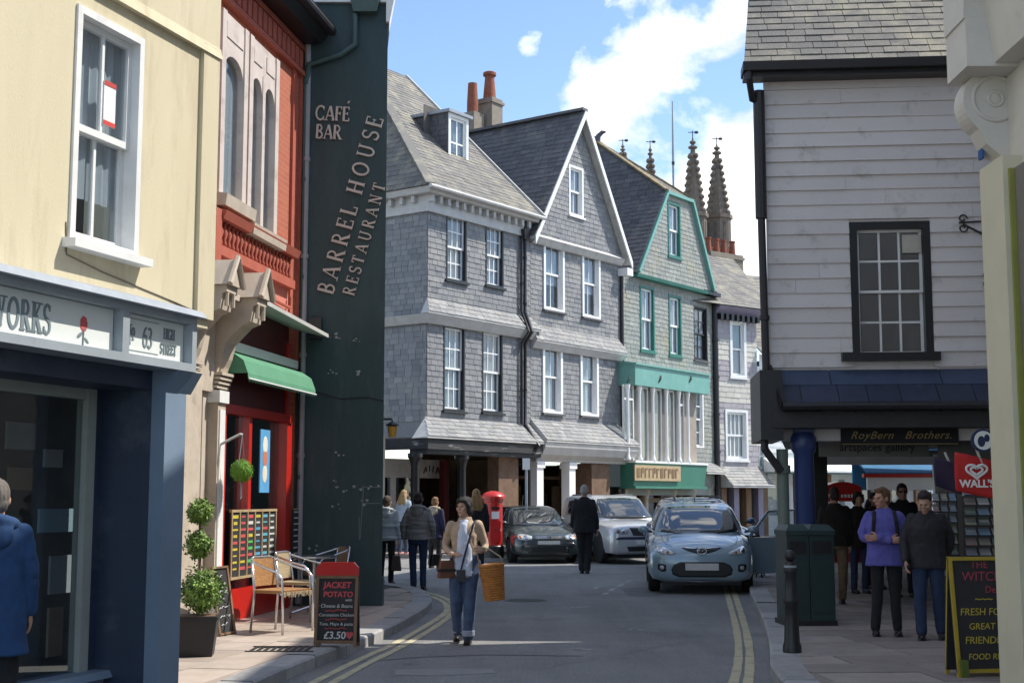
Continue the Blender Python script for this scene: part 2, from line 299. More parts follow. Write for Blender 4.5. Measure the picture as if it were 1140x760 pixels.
# ------------------------------------------------------------------ building helpers
def poly_span(poly, b):
    xs = []
    for i in range(len(poly)):
        (a0, b0), (a1, b1) = poly[i], poly[(i+1) % len(poly)]
        if (b0 <= b < b1) or (b1 <= b < b0): xs.append(a0 + (a1-a0)*(b-b0)/(b1-b0))
    xs.sort(); return [(xs[i], xs[i+1]) for i in range(0, len(xs)-1, 2)]
def slates(P0, A, B, poly, w, h, thick=.018, holes=(), seed=1, tone=None, jitter=.25, mb=None, single=None, gap=.011, base=.004):
    """Courses of lapped slates on the plane P0 + a*A + b*B inside a 2-D polygon, left out over the holes (a0,a1,b0,b1)."""
    rng = random.Random(seed); P0, A, B = Vector(P0), Vector(A).normalized(), Vector(B).normalized(); Nn = A.cross(B)
    bs = [p[1] for p in poly]; b = min(bs); row = 0; mb = mb or MB()
    while b < max(bs) - .02:
        b1 = min(b + h, max(bs)); bm_ = (b + b1)/2
        lo, hi = b + .12*h, b1 - .12*h
        for (sa, sb) in poly_span(poly, bm_):
            l0 = poly_span(poly, lo); l1 = poly_span(poly, hi)
            a = sa - rng.random()*w
            while a < sb:
                ww = w*(1 + rng.uniform(-jitter, jitter)); x0, x1 = max(a, sa), min(a + ww, sb); a += ww
                segs = [(x0, x1)]
                for (h0, h1, k0, k1) in holes:
                    if k0 < bm_ < k1:
                        ns = []
                        for (p, q) in segs:
                            if q <= h0 or p >= h1: ns.append((p, q))
                            else:
                                if p < h0: ns.append((p, h0))
                                if q > h1: ns.append((h1, q))
                        segs = ns
                for (p, q) in segs:
                    if q - p < .03: continue
                    p_lo = p_hi = p; q_lo = q_hi = q
                    if abs(p - sa) < 1e-6 and l0 and l1: p_lo, p_hi = l0[0][0], l1[0][0]
                    if abs(q - sb) < 1e-6 and l0 and l1: q_lo, q_hi = l0[-1][1], l1[-1][1]
                    t = tone(row, rng) if tone else min(1, max(0, rng.gauss(.45, .17)))
                    o0 = base + thick + rng.uniform(-.2,.35)*thick; o1 = base + thick*.35; db = rng.uniform(-.02,.02)*h
                    def pt(aa, bb, oo): return P0 + A*aa + B*bb + Nn*oo
                    g = gap/2
                    pts = [pt(p_lo+g, b+db, 0), pt(q_lo-g, b+db, 0), pt(q_hi-g, b1-.0, 0), pt(p_hi+g, b1-.0, 0),
                           pt(p_lo+g, b+db, o0), pt(q_lo-g, b+db, o0), pt(q_hi-g, b1+.01, o1), pt(p_hi+g, b1+.01, o1)]
                    if single:
                        m_ = MB(); m_.hexa(pts, t); m_.build(single[0], single[1], single[2])
                    else: mb.hexa(pts, t)
        b += h; row += 1
    return mb
def wall(mb, u0, u1, z0, z1, holes=(), y=0.0, depth=.22, poly=None):
    """A wall face with window openings cut out and their reveals."""
    us = sorted(set([u0, u1] + [min(max(h[i], u0), u1) for h in holes for i in (0, 1)])); zs = sorted(set([z0, z1] + [min(max(h[i], z0), z1) for h in holes for i in (2, 3)]))
    for i in range(len(us)-1):
        for j in range(len(zs)-1):
            cu, cz = (us[i]+us[i+1])/2, (zs[j]+zs[j+1])/2
            if any(h[0] < cu < h[1] and h[2] < cz < h[3] for h in holes): continue
            mb.quad((us[i],y,zs[j]), (us[i+1],y,zs[j]), (us[i+1],y,zs[j+1]), (us[i],y,zs[j+1]))
    for (a, b, c, d) in holes:
        y2 = y + depth
        mb.quad((a,y,c),(a,y,d),(a,y2,d),(a,y2,c)); mb.quad((b,y,c),(b,y2,c),(b,y2,d),(b,y,d))
        mb.quad((a,y,c),(a,y2,c),(b,y2,c),(b,y,c)); mb.quad((a,y,d),(b,y,d),(b,y2,d),(a,y2,d))
    return mb
def window(parent, r, cols=2, rows=2, frame=None, casing=.07, sash=None, bar=.022, sill=None, y=0.0, proud=.02, back='curtain', glass=None, panes=False, rail=.05, sill_out=.08, deep=.16, sashes=True, back_frac=1.0, sill_over=.05, label=None):
    """Sash window in the opening r = (u0,u1,z0,z1): casing > two sashes, panes, sill, curtain, dark room."""
    u0, u1, z0, z1 = r; frame = frame or M['white_fresh']; sash = sash or frame; c = casing; glass = glass or M['glass']
    m = MB(); a, b = y - proud, y + deep
    m.box(u0, u0+c, a, b, z0, z1); m.box(u1-c, u1, a, b, z0, z1); m.box(u0+c, u1-c, a, b, z1-c, z1); m.box(u0+c, u1-c, a, b, z0, z0+c*.7)
    w = m.build('window', frame, parent)
    if label: w['label'] = label
    i0, i1, k0, k1 = u0+c, u1-c, z0+c*.7, z1-c
    zm = (k0+k1)/2
    def do_sash(za, zb, yy, nr):
        s = MB(); t = rail
        s.box(i0, i0+t, yy, yy+.04, za, zb); s.box(i1-t, i1, yy, yy+.04, za, zb); s.box(i0+t, i1-t, yy, yy+.04, za, za+t); s.box(i0+t, i1-t, yy, yy+.04, zb-t, zb)
        pw = (i1-i0-2*t)/cols; ph = (zb-za-2*t)/nr
        for k in range(1, cols): x = i0+t+pw*k; s.box(x-bar/2, x+bar/2, yy+.004, yy+.036, za+t, zb-t)
        for k in range(1, nr): zz = za+t+ph*k; s.box(i0+t, i1-t, yy+.006, yy+.034, zz-bar/2, zz+bar/2)
        s.build('sash', sash, w)
        if panes:
            rg = random.Random(int(za*1000+u0*77))
            for p in range(cols):
                for q in range(nr):
                    g = MB(); x0 = i0+t+pw*p; zz = za+t+ph*q; e = rg.uniform(-.003,.003); e2 = rg.uniform(-.003,.003)
                    xa, xb, zc, zd = x0+bar/2-.003, x0+pw-bar/2+.003, zz+bar/2-.003, zz+ph-bar/2+.003
                    g.hexa([(xa,yy+.018+e,zc),(xb,yy+.018-e,zc),(xb,yy+.022-e,zc),(xa,yy+.022+e,zc),(xa,yy+.018+e2,zd),(xb,yy+.018-e2,zd),(xb,yy+.022-e2,zd),(xa,yy+.022+e2,zd)]); g.build('pane', glass, w)
        else:
            g = MB(); g.box(i0+t*.5, i1-t*.5, yy+.018, yy+.022, za+t*.5, zb-t*.5); g.build('glass', glass, w)
    if sashes:
        do_sash(zm-rail/2, k1, y+.05, max(1, rows//2)); do_sash(k0, zm+rail/2, y+.095, max(1, rows - rows//2))
    else: do_sash(k0, k1, y+.05, rows)
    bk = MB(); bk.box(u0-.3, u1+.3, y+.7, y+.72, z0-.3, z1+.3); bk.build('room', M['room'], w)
    if back:
        cu = MB(); n = 14; zt = k1; zb_ = k1 - (k1-k0)*back_frac
        for k in range(n):
            xa, xb = i0+(i1-i0)*k/n, i0+(i1-i0)*(k+1)/n; ya = y+.145+(.02 if k % 2 else 0); yb = y+.145+(0 if k % 2 else .02)
            cu.quad((xa,ya,zb_),(xb,yb,zb_),(xb,yb,zt),(xa,ya,zt))
        cu.build('curtain', M[back], w)
    if sill:
        s = MB(); s.hexa([(u0-sill_over,y-sill_out,z0-.07),(u1+sill_over,y-sill_out,z0-.07),(u1+sill_over,y+.05,z0-.07),(u0-sill_over,y+.05,z0-.07),
                          (u0-sill_over,y-sill_out,z0-.012),(u1+sill_over,y-sill_out,z0-.012),(u1+sill_over,y+.05,z0+.002),(u0-sill_over,y+.05,z0+.002)])
        s.build('sill', sill, w)
    return w
def text_mesh(s, size, depth=.006, align='CENTER', shear=0.0, bold=0.0, spacing=1.0):
    c = bpy.data.curves.new('t', 'FONT'); c.body = s; c.size = size; c.extrude = depth; c.align_x = align; c.align_y = 'CENTER'; c.shear = shear; c.offset = bold; c.space_character = spacing; c.resolution_u = 3
    o = bpy.data.objects.new('t', c); TMP.collection.objects.link(o)
    TMP.view_layers[0].update(); dg = TMP.view_layers[0].depsgraph; me = bpy.data.meshes.new_from_object(o.evaluated_get(dg)); bpy.data.objects.remove(o); me.materials.clear(); return me
def lettering(s, size, mat_, parent, loc, tilt=0.0, name='lettering', **kw):
    """Text on a facade (frame coordinates: x right, z up, facing -y)."""
    me = text_mesh(s, size, **kw)
    return put(name, me, mat_, parent, loc=loc, rot=(R(90), -tilt, 0))
# --- a small serif stroke alphabet for the painted and raised signs
def _arc(cx, cy, rx, ry, a0, a1, n=10): return [(cx+rx*math.cos(R(a0+(a1-a0)*i/n)), cy+ry*math.sin(R(a0+(a1-a0)*i/n))) for i in range(n+1)]
TK, TN = .15, .065
GL = {
 'A': (.86, [([(.10,0),(.42,1)], TN), ([(.44,1),(.78,0)], TK), ([(.2,.33),(.66,.33)], TN)], [(.10,0),(.78,0)]),
 'B': (.72, [([(.16,0),(.16,1)], TK), (_arc(.3,.755,.24,.225,90,-90), .1), (_arc(.3,.27,.31,.25,90,-90), .11), ([(.1,.98),(.32,.98)], TN), ([(.1,.53),(.32,.53)], TN), ([(.1,.03),(.32,.03)], TN)], []),
 'C': (.84, [(_arc(.46,.5,.38,.48,45,315,14), .12), ([(.73,.98),(.73,.72)], TN), ([(.73,.02),(.73,.28)], TN)], []),
 'E': (.68, [([(.16,0),(.16,1)], TK), ([(.06,.97),(.58,.97)], TN), ([(.2,.52),(.46,.52)], TN), ([(.06,.03),(.6,.03)], TN), ([(.57,1),(.57,.8)], TN), ([(.6,0),(.6,.22)], TN), ([(.46,.62),(.46,.42)], TN)], []),
 'F': (.64, [([(.16,0),(.16,1)], TK), ([(.06,.97),(.58,.97)], TN), ([(.2,.52),(.46,.52)], TN), ([(.57,1),(.57,.8)], TN), ([(.46,.62),(.46,.42)], TN)], [(.16,0)]),
 'G': (.86, [(_arc(.46,.5,.38,.48,45,330,14), .12), ([(.73,.98),(.73,.74)], TN), ([(.73,.02),(.73,.42)], .12)], [(.73,.42)]),
 'H': (.88, [([(.17,0),(.17,1)], TK), ([(.71,0),(.71,1)], TK), ([(.2,.52),(.7,.52)], TN)], [(.17,0),(.17,1),(.71,0),(.71,1)]),
 'I': (.36, [([(.18,0),(.18,1)], TK)], [(.18,0),(.18,1)]),
 'K': (.80, [([(.17,0),(.17,1)], TK), ([(.22,.42),(.64,1)], TN), ([(.34,.55),(.7,0)], TK)], [(.17,0),(.17,1),(.64,1),(.7,0)]),
 'L': (.64, [([(.16,0),(.16,1)], TK), ([(.06,.03),(.58,.03)], TN), ([(.58,0),(.58,.26)], TN)], [(.16,1)]),
 'N': (.88, [([(.15,0),(.15,1)], TN), ([(.13,1),(.72,0)], TK), ([(.72,0),(.72,1)], TN)], [(.15,0),(.13,1),(.72,1)]),
 'O': (.92, [(_arc(.46,.5,.37,.48,0,360,20), .12)], []),
 'R': (.80, [([(.16,0),(.16,1)], TK), (_arc(.32,.745,.26,.235,90,-90), .1), ([(.1,.98),(.34,.98)], TN), ([(.2,.5),(.34,.5)], TN), ([(.36,.5),(.7,0)], TK)], [(.16,0),(.7,0)]),
 'S': (.66, [(_arc(.33,.745,.23,.235,40,270,10) + _arc(.33,.26,.25,.24,90,-140,10), .11), ([(.53,.98),(.53,.78)], TN), ([(.1,.02),(.1,.24)], TN)], []),
 'T': (.76, [([(.38,0),(.38,1)], TK), ([(.06,.97),(.70,.97)], TN), ([(.07,1),(.07,.78)], TN), ([(.69,1),(.69,.78)], TN)], [(.38,0)]),
 'U': (.88, [([(.17,1),(.17,.34)] + _arc(.43,.34,.26,.33,180,360,10) + [(.69,.34),(.69,1)], .11)], [(.17,1),(.69,1)]),
 'W': (1.16, [([(.12,1),(.38,0)], TK), ([(.38,0),(.58,.95)], TN), ([(.55,1),(.80,0)], TK), ([(.80,0),(1.04,1)], TN)], [(.12,1),(.55,1),(1.04,1)]),
 'o': (.5, [(_arc(.25,.62,.17,.22,0,360,14), .09), ([(.12,.28),(.38,.28)], TN)], []),
 '6': (.66, [(_arc(.33,.3,.25,.28,0,360,14), .11), (_arc(.56,.36,.48,.62,95,180,8), .1)], []),
 '3': (.62, [(_arc(.27,.75,.22,.22,140,-90,10), .1), (_arc(.27,.27,.27,.26,90,-140,10), .11)], []),
 ' ': (.42, [], []),
 '\'': (.3, [([(.1,1.08),(.24,1.26)], .08)], []),
}
def serif_text(s, size, mat_, parent, loc, tilt=0.0, depth=.012, spacing=1.0, xs=1.0, name='letter', per_letter=True):
    """One mesh per letter, raised from the wall. loc = lower left (x,y,z) in the frame; tilt turns the baseline."""
    x = 0.0; out = []
    ct, st = math.cos(tilt), math.sin(tilt); whole = MB()
    for ch in s:
        wd, strokes, serifs = GL[ch]; m = MB() if per_letter else whole
        def W(px, pz, y):
            gx, gz = (x + px*xs)*size, pz*size
            return (loc[0] + gx*ct - gz*st, loc[1] + y, loc[2] + gx*st + gz*ct)
        k = 0
        for (pts, t) in strokes:
            k += 1; L = []; Rr = []
            for i, p in enumerate(pts):
                a = Vector(pts[max(0,i-1)]); b = Vector(pts[min(len(pts)-1,i+1)]); d = (b-a); d = Vector((d.x*xs, d.y)).normalized(); n_ = Vector((-d.y, d.x))*t/2
                L.append((p[0]+n_.x/xs, p[1]+n_.y)); Rr.append((p[0]-n_.x/xs, p[1]-n_.y))
            for i in range(len(pts)-1):
                q = [Rr[i], Rr[i+1], L[i+1], L[i]]; dd = depth + .0004*k
                m.hexa([W(*q[0],0),W(*q[1],0),W(*q[2],0),W(*q[3],0),W(*q[0],-dd),W(*q[1],-dd),W(*q[2],-dd),W(*q[3],-dd)])
        for (sx, sz) in serifs:
            z0, z1 = (sz, sz+.045) if sz < .5 else (sz-.045, sz); q = [(sx-.13/xs,z0),(sx+.13/xs,z0),(sx+.13/xs,z1),(sx-.13/xs,z1)]; dd = depth+.003
            m.hexa([W(*q[0],0),W(*q[1],0),W(*q[2],0),W(*q[3],0),W(*q[0],-dd),W(*q[1],-dd),W(*q[2],-dd),W(*q[3],-dd)])
        if per_letter and strokes: out.append(m.build(name, mat_, parent))
        x += wd*xs*spacing
    if not per_letter: out.append(whole.build(name, mat_, parent))
    return out, x*size
def downpipe(parent, pts, r=.04, mat_=None, name='downpipe', collars=True):
    m = MB(); m.tube(pts, r, 10)
    if collars:
        for a, b in zip(pts[:-1], pts[1:]):
            a, b = Vector(a), Vector(b); L = (b-a).length
            if L > 1.2:
                for k in range(1, int(L/1.4)+1):
                    p = a + (b-a)*k*1.4/L; d = (b-a).normalized()*.03; m.tube([p-d, p+d], r*1.3, 10)
    return smooth_by_angle(m.build(name, mat_ or M['gutter'], parent))
def clip_poly(subject, clip):
    """Clip any polygon by a convex one (2-D, ccw)."""
    out = list(subject)
    for i in range(len(clip)):
        a, b = clip[i], clip[(i+1) % len(clip)]; inp, out = out, []
        def side(p): return (b[0]-a[0])*(p[1]-a[1]) - (b[1]-a[1])*(p[0]-a[0])
        for j in range(len(inp)):
            p, q = inp[j-1], inp[j]; sp_, sq = side(p), side(q)
            if sq >= 0:
                if sp_ < 0: t = sp_/(sp_-sq); out.append((p[0]+(q[0]-p[0])*t, p[1]+(q[1]-p[1])*t))
                out.append(q)
            elif sp_ >= 0: t = sp_/(sp_-sq); out.append((p[0]+(q[0]-p[0])*t, p[1]+(q[1]-p[1])*t))
        if len(out) < 3: return []
    return out
def area2(p): return sum(p[i][0]*p[(i+1) % len(p)][1] - p[(i+1) % len(p)][0]*p[i][1] for i in range(len(p)))/2
# ------------------------------------------------------------------ ground
M['asphalt'] = mat('asphalt', (.225,.220,.213), (.188,.184,.178), .9, .82, .5, 160, dirt=(.27,.263,.255), dirt_scale=.55, dirt_lo=.5, dirt_hi=.72)
M['asphalt_patch'] = mat('asphalt_patch', (.165,.162,.158), (.135,.133,.13), 2, .85, .5, 160)
M['asphalt_worn'] = mat('asphalt_worn', (.26,.255,.25), (.22,.216,.21), 5, .85, .4, 120)
M['yellow_line'] = mat('worn_yellow_line', (.56,.49,.30), (.44,.39,.25), 7, .8, .3, 80, dirt=(.24,.22,.18), dirt_scale=5, dirt_lo=.48, dirt_hi=.72)
M['white_line'] = mat('worn_white_line', (.5,.5,.49), (.3,.3,.3), 8, .8, .3, 80, dirt=(.12,.12,.12), dirt_scale=7, dirt_lo=.48, dirt_hi=.6)
M['kerb'] = mat('granite_kerb', (.38,.37,.36), (.29,.28,.27), 9, .8, .3, 60, tone=.35, dirt=(.15,.145,.14), dirt_scale=3, dirt_lo=.56, dirt_hi=.8)
M['mortar'] = mat('paving_joint', (.10,.095,.088), (.075,.07,.065), 6, .9)
M['slab'] = mat('paving_slab', (.42,.345,.285), (.34,.275,.225), 3, .85, .3, 90, tone=.3, dirt=(.25,.2,.17), dirt_scale=1.6, dirt_lo=.55, dirt_hi=.85)
M['slab_grey'] = mat('paving_slab_grey', (.31,.265,.235), (.25,.21,.19), 3, .85, .3, 90, tone=.4, dirt=(.12,.11,.105), dirt_scale=1.6, dirt_lo=.55, dirt_hi=.85)
_n, _l = M['asphalt'].node_tree.nodes, M['asphalt'].node_tree.links; _pb = _n['Principled BSDF']; _src = _pb.inputs['Base Color'].links[0].from_socket; _tc = _n.new('ShaderNodeTexCoord')
def _layer(src, scale, stretch, lo, hi, dark, light, det=4):
    mp_ = _n.new('ShaderNodeMapping'); mp_.inputs['Scale'].default_value = stretch; _l.new(_tc.outputs['Object'], mp_.inputs['Vector'])
    a = _n.new('ShaderNodeTexNoise'); a.inputs['Scale'].default_value = scale; a.inputs['Detail'].default_value = det; a.inputs['Roughness'].default_value = .7; _l.new(mp_.outputs['Vector'], a.inputs['Vector'])
    r = _n.new('ShaderNodeValToRGB'); r.color_ramp.elements[0].position = lo; r.color_ramp.elements[1].position = hi; r.color_ramp.elements[0].color = (dark,)*3+(1,); r.color_ramp.elements[1].color = (light,)*3+(1,); _l.new(a.outputs['Fac'], r.inputs['Fac'])
    m_ = _n.new('ShaderNodeMixRGB'); m_.blend_type = 'MULTIPLY'; m_.inputs['Fac'].default_value = 1; _l.new(src, m_.inputs['Color1']); _l.new(r.outputs['Color'], m_.inputs['Color2']); return m_.outputs['Color']
_s = _layer(_src, 34, (1,1,1), .3, .7, .6, 1.4, 8); _s = _layer(_s, 1.1, (1.6,.16,1), .35, .68, .86, 1.12, 8); _s = _layer(_s, .35, (1,1,1), .56, .64, 1.0, .8, 12); _s = _layer(_s, 2.3, (1,1,1), .66, .70, 1.0, .78, 3)
_l.new(_s, _pb.inputs['Base Color'])
g = MB(); g.quad((-700,-300,0),(700,-300,0),(700,1200,0),(-700,1200,0)); road = g.build('road', M['asphalt'], kind='structure')
def strip(pts, w, z, mat_, name, parent=None, wob=0.0, seed=3):
    """A painted band that follows a ground polyline."""
    rng = random.Random(seed); P = []
    for a, b in zip(pts[:-1], pts[1:]):
        n = max(1, int((b-a).length/.35))
        for i in range(n): P.append(a.lerp(b, i/n))
    P.append(pts[-1]); m = MB(); L = []; Rr = []
    for i, p in enumerate(P):
        d = (P[min(i+1,len(P)-1)] - P[max(i-1,0)]).normalized(); n = Vector((-d.y, d.x, 0)); ww = w/2*(1+rng.uniform(-wob,wob))
        L.append((p.x+n.x*ww, p.y+n.y*ww, z)); Rr.append((p.x-n.x*ww, p.y-n.y*ww, z))
    for i in range(len(P)-1): m.quad(Rr[i], Rr[i+1], L[i+1], L[i])
    return m.build(name, mat_, parent)
def smoothline(pts, it=2):
    for _ in range(it):
        q = [pts[0]]
        for a, b in zip(pts[:-1], pts[1:]): q += [a.lerp(b, .25), a.lerp(b, .75)]
        q.append(pts[-1]); pts = q
    return pts
def pavement(name, kerb, back, mat_slab, ang, sw, sh, kw=.28, slab_range=None, seed=1, H=.12):
    """Raised footway: kerb = polyline along the road (road on its right-hand side), back = closing points; kerbstones and flags are pieces."""
    poly = [(p.x, p.y) for p in kerb] + [(p[0], p[1]) for p in back]
    flip = area2(poly) < 0
    inner = []
    for i, p in enumerate(kerb):
        d = (kerb[min(i+1,len(kerb)-1)] - kerb[max(i-1,0)]).normalized(); n = Vector((-d.y, d.x, 0)) * (1 if not flip else -1); inner.append(p + n*kw)
    body = [(p.x, p.y) for p in inner] + [(p[0], p[1]) for p in back]
    if flip: body = body[::-1]
    m = MB(); m.prism([(x, y, -.05) for x, y in body], (0, 0, .05 + H - .012)); root = m.build(name, M['mortar'], kind='structure')
    rng = random.Random(seed)
    # kerbstones
    cum = [0.0]
    for a, b in zip(kerb[:-1], kerb[1:]): cum.append(cum[-1] + (b-a).length)
    def pos(line, s):
        for i in range(len(cum)-1):
            if s <= cum[i+1] + 1e-9: return line[i].lerp(line[i+1], (s-cum[i])/max(1e-9, cum[i+1]-cum[i]))
        return line[-1].copy()
    s = 0.0
    while s < cum[-1] - .05:
        e = min(cum[-1], s + rng.uniform(.75, 1.05)); n = max(1, int((e-s)/.25)); k = MB(); hz = H + rng.uniform(-.004,.006); tn = rng.random()
        for i in range(n):
            a, b = s + .006 + (e-s-.012)*i/n, s + .006 + (e-s-.012)*(i+1)/n
            oa, ob, ia, ib = pos(kerb,a), pos(kerb,b), pos(inner,a), pos(inner,b)
            ca, cb = oa.lerp(ia,.08), ob.lerp(ib,.08)
            def z(p, zz): return (p.x, p.y, zz)
            if not flip: oa, ob, ia, ib, ca, cb = ob, oa, ib, ia, cb, ca
            k.quad(z(oa,-.03), z(oa,hz-.02), z(ob,hz-.02), z(ob,-.03), tn); k.quad(z(oa,hz-.02), z(ca,hz), z(cb,hz), z(ob,hz-.02), tn); k.quad(z(ca,hz), z(ia,hz), z(ib,hz), z(cb,hz), tn); k.quad(z(ia,hz), z(ia,-.03), z(ib,-.03), z(ib,hz), tn)
        k.build('kerbstone', M['kerb'], root); s = e
    # flags
    ca, sa = math.cos(ang), math.sin(ang)
    loc = [(x*ca + y*sa, -x*sa + y*ca) for x, y in body]
    x0, x1, y0, y1 = min(p[0] for p in loc), max(p[0] for p in loc), min(p[1] for p in loc), max(p[1] for p in loc)
    rest = MB(); row = 0; y = y0
    while y < y1:
        hh = sh; x = x0 - rng.random()*sw
        while x < x1:
            ww = sw*rng.uniform(.75, 1.3)
            c = clip_poly(loc, [(x+.005,y+.005),(x+ww-.005,y+.005),(x+ww-.005,y+hh-.005),(x+.005,y+hh-.005)])
            if len(c) >= 3 and abs(area2(c)) > .01:
                wp = [(px*ca - py*sa, px*sa + py*ca) for px, py in c]; cx_, cy_ = sum(p[0] for p in wp)/len(wp), sum(p[1] for p in wp)/len(wp)
                if slab_range is None or slab_range(cx_, cy_):
                    zt = H + rng.uniform(-.004,.003); q = MB(); q.prism([(px,py,H-.05) for px,py in wp], (0,0,zt-H+.05), rng.random()); q.build('paving_slab', mat_slab, root)
            x += ww
        y += hh; row += 1
    return root
# left footway, rounding the corner into the side street behind the dark green gable
kl = [Vector((-3.1,3.0,0)), Vector((-2.35,8.5,0))] + [G(*p) for p in [(312,759),(353,742),(404,722),(438,706.5),(461,693),(476,683),(482,674.5),(477,666),(456,659),(430,655.5),(395,651)]]
kl = [kl[0]] + smoothline(kl[1:], 2)
pavement('pavement_left', kl, [(-9,24.2),(-9,3.0)], M['slab'], R(80), .75, .5, slab_range=lambda x, y: y > 8.5 and x > -5.0 and y < 22, seed=4)
# right footway under the arcade
kr = [Vector((1.6,3.0,0)), Vector((2.05,8.0,0))] + [G(*p) for p in [(856,760),(858.5,734),(853,706.5),(843.5,684),(835,666),(834,655),(838,645)]] + [Vector((5.2,27,0)), Vector((6.6,33,0)), Vector((11,39,0))]
kr = kr[:1] + smoothline(kr[1:], 2)
pavement('pavement_right', kr, [(16,39),(16,3.0)], M['slab_grey'], R(4), .9, .6, slab_range=lambda x, y: y > 9.5 and x < 8.2 and y < 31, seed=9)
# far footway in front of the slate-hung houses
kf = [Vector((-9.5,35.2,0)), G(420,621), G(500,621.5), G(560,622), G(640,622.5), G(700,622.5)] + [Vector((6.4,37.2,0)), Vector((10.5,41.5,0)), Vector((20,52,0))]
kf = smoothline(kf, 2)[::-1]
pavement('pavement_far', kf, [(-12,36),(-12,60),(30,70)], M['slab_grey'], R(54), .9, .6, slab_range=lambda x, y: y < 41 and x > -5 and x < 7, seed=12)
# double yellow lines
def gl(pts): return smoothline([G(*p) for p in pts], 2)
strip([Vector((-1.95,7,0)),Vector((-1.85,9,0))] + gl([(340,764),(409,729.5),(433,720),(470,699),(493,685),(499,678),(496,671),(485,665),(462,659.5),(425,655)]), .085, .005, M['yellow_line'], 'yellow_line', road, .12)
strip([Vector((-1.75,7,0)),Vector((-1.65,9,0))] + gl([(363,764),(414,735.5),(440,724),(478,702),(500,687),(506,678),(503,669.5),(489,662.5),(462,656.5),(425,652)]), .085, .005, M['yellow_line'], 'yellow_line', road, .12, 5)
strip([Vector((1.75,6,0)),Vector((1.85,9,0))] + gl([(832,764),(835,745),(834.5,720),(829,695),(821,670),(816,655),(812,640)]), .085, .005, M['yellow_line'], 'yellow_line', road, .12, 6)
strip([Vector((1.55,6,0)),Vector((1.66,9,0))] + gl([(815,764),(821,745),(823,720),(819,695),(812,670),(808,655),(805,640)]), .085, .005, M['yellow_line'], 'yellow_line', road, .12, 7)
# worn centre dashes near the parked cars and old markings
for (a, b) in [((672,662),(676,659.5)),((679,657.5),(684,654.5)),((688,652.5),(694,649.5)),((697,648),(704,645.5)),((662,655),(668,652.5)),((634,676),(656,675)),((640,722),(664,723)),((700,700),(716,701))]:
    strip([G(*a), G(*b)], .09, .004, M['white_line'], 'worn_marking', road)
# tar seam, patches, drain cover in the road
strip([G(380,738), G(470,731), G(540,728.5), G(590,729), G(650,730)], .05, .004, M['asphalt_patch'], 'tar_seam', road, .3)
for c in [[(690,655),(718,653),(745,653),(749,660),(722,664),(700,663)], [(440,745),(500,743.5),(548,744),(552,749),(490,752),(440,751)]]:
    m = MB(); m.add([G(*p) + Vector((0,0,.003)) for p in c], [tuple(range(len(c)))[::-1]]); m.build('road_patch', M['asphalt_patch'] if c[0][0] in (690, 640) else M['asphalt_worn'] if c[0][0] == 440 else M['asphalt_patch'], road)
rng = random.Random(21)
def crack(p0, p1, n=14, amp=.05):
    a, b = G(*p0), G(*p1); return [a.lerp(b, i/n) + Vector((rng.uniform(-amp,amp), rng.uniform(-amp,amp)*2, 0)) for i in range(n+1)]
for (a, b) in [((600,745),(770,712)),((560,700),(700,696)),((520,655),(600,668))]: strip(crack(a, b), .008, .0035, M['asphalt_patch'], 'road_crack', road, .6)
mh = G(585, 668); m = MB(); m.lathe([(.34,.001),(.34,.006),(.30,.0062),(.30,.004)], 28, mh); 
for k in range(-4,5): m.box(mh.x-.28*math.cos(k/5.),mh.x+.28*math.cos(k/5.),mh.y+k*.06-.012,mh.y+k*.06+.012,.003,.008)
m.build('manhole_cover', M['asphalt_patch'], road)
m = MB(); o_ = G(315,722,.123); 
for i in range(9): m.box(o_.x-.3+i*.066, o_.x-.3+i*.066+.035, o_.y-.2, o_.y+.2, .121, .129)
m.box(o_.x-.33,o_.x+.33,o_.y-.23,o_.y-.2,.121,.13); m.box(o_.x-.33,o_.x+.33,o_.y+.2,o_.y+.23,.121,.13)
m.build('drain_grating', M['black_iron'], bpy.data.objects['pavement_left'])
# ------------------------------------------------------------------ cream house with the blue-grey shopfront (left foreground)
_c = at(221, 400, 10.7); fa = Frame((_c.x, _c.y), math.atan2(1.0, .345)); UE = fa.uz(219, 385, .27)[0]
ra = fa.root('cream_house', 'cream rendered house with blue-grey shopfront at the left edge of the street', 'building')
UA0 = -5.5
zf1 = fa.uz(216, 360)[1]; zf0 = fa.uz(213, 420)[1]            # shop fascia
win = fa.rect(80, 156, 10, 275); win = (win[0], win[1], fa.uz(118, 277)[1], fa.uz(118, 22)[1])
m = MB(); wall(m, UA0, .12, zf1-.02, 9.2, [win], 0, .25); m.quad((.12,0,zf1-.02),(.12,4,zf1-.02),(.12,4,9.2),(.12,0,9.2)); m.quad((UA0,0,9.2),(.12,0,9.2),(.12,4,9.2),(UA0,4,9.2))
m.build('wall', M['cream'], ra)
m = MB(); m.box(-.09, .15, -.035, .02, zf1+.05, fa.uz(232, 52)[1]); m.build('corner_strip', M['cream'], ra)
zb = fa.uz(225, 58)[1]
m = MB(); m.hexa([(UA0,-.05,zb),(.17,-.05,zb),(.17,.02,zb),(UA0,.02,zb),(UA0,-.03,zb+.09),(.17,-.03,zb+.09),(.17,.02,zb+.09),(UA0,.02,zb+.09)]); m.box(UA0,.16,-.025,.02,zb+.088,zb+2.5); m.build('string_course', M['cream'], ra)
w = window(ra, win, 2, 2, M['white_paint'], .055, bar=.028, sill=M['white_paint'], proud=.02, back='curtain', panes=True, rail=.05, sill_out=.11, deep=.2, back_frac=.8, sill_over=.06)
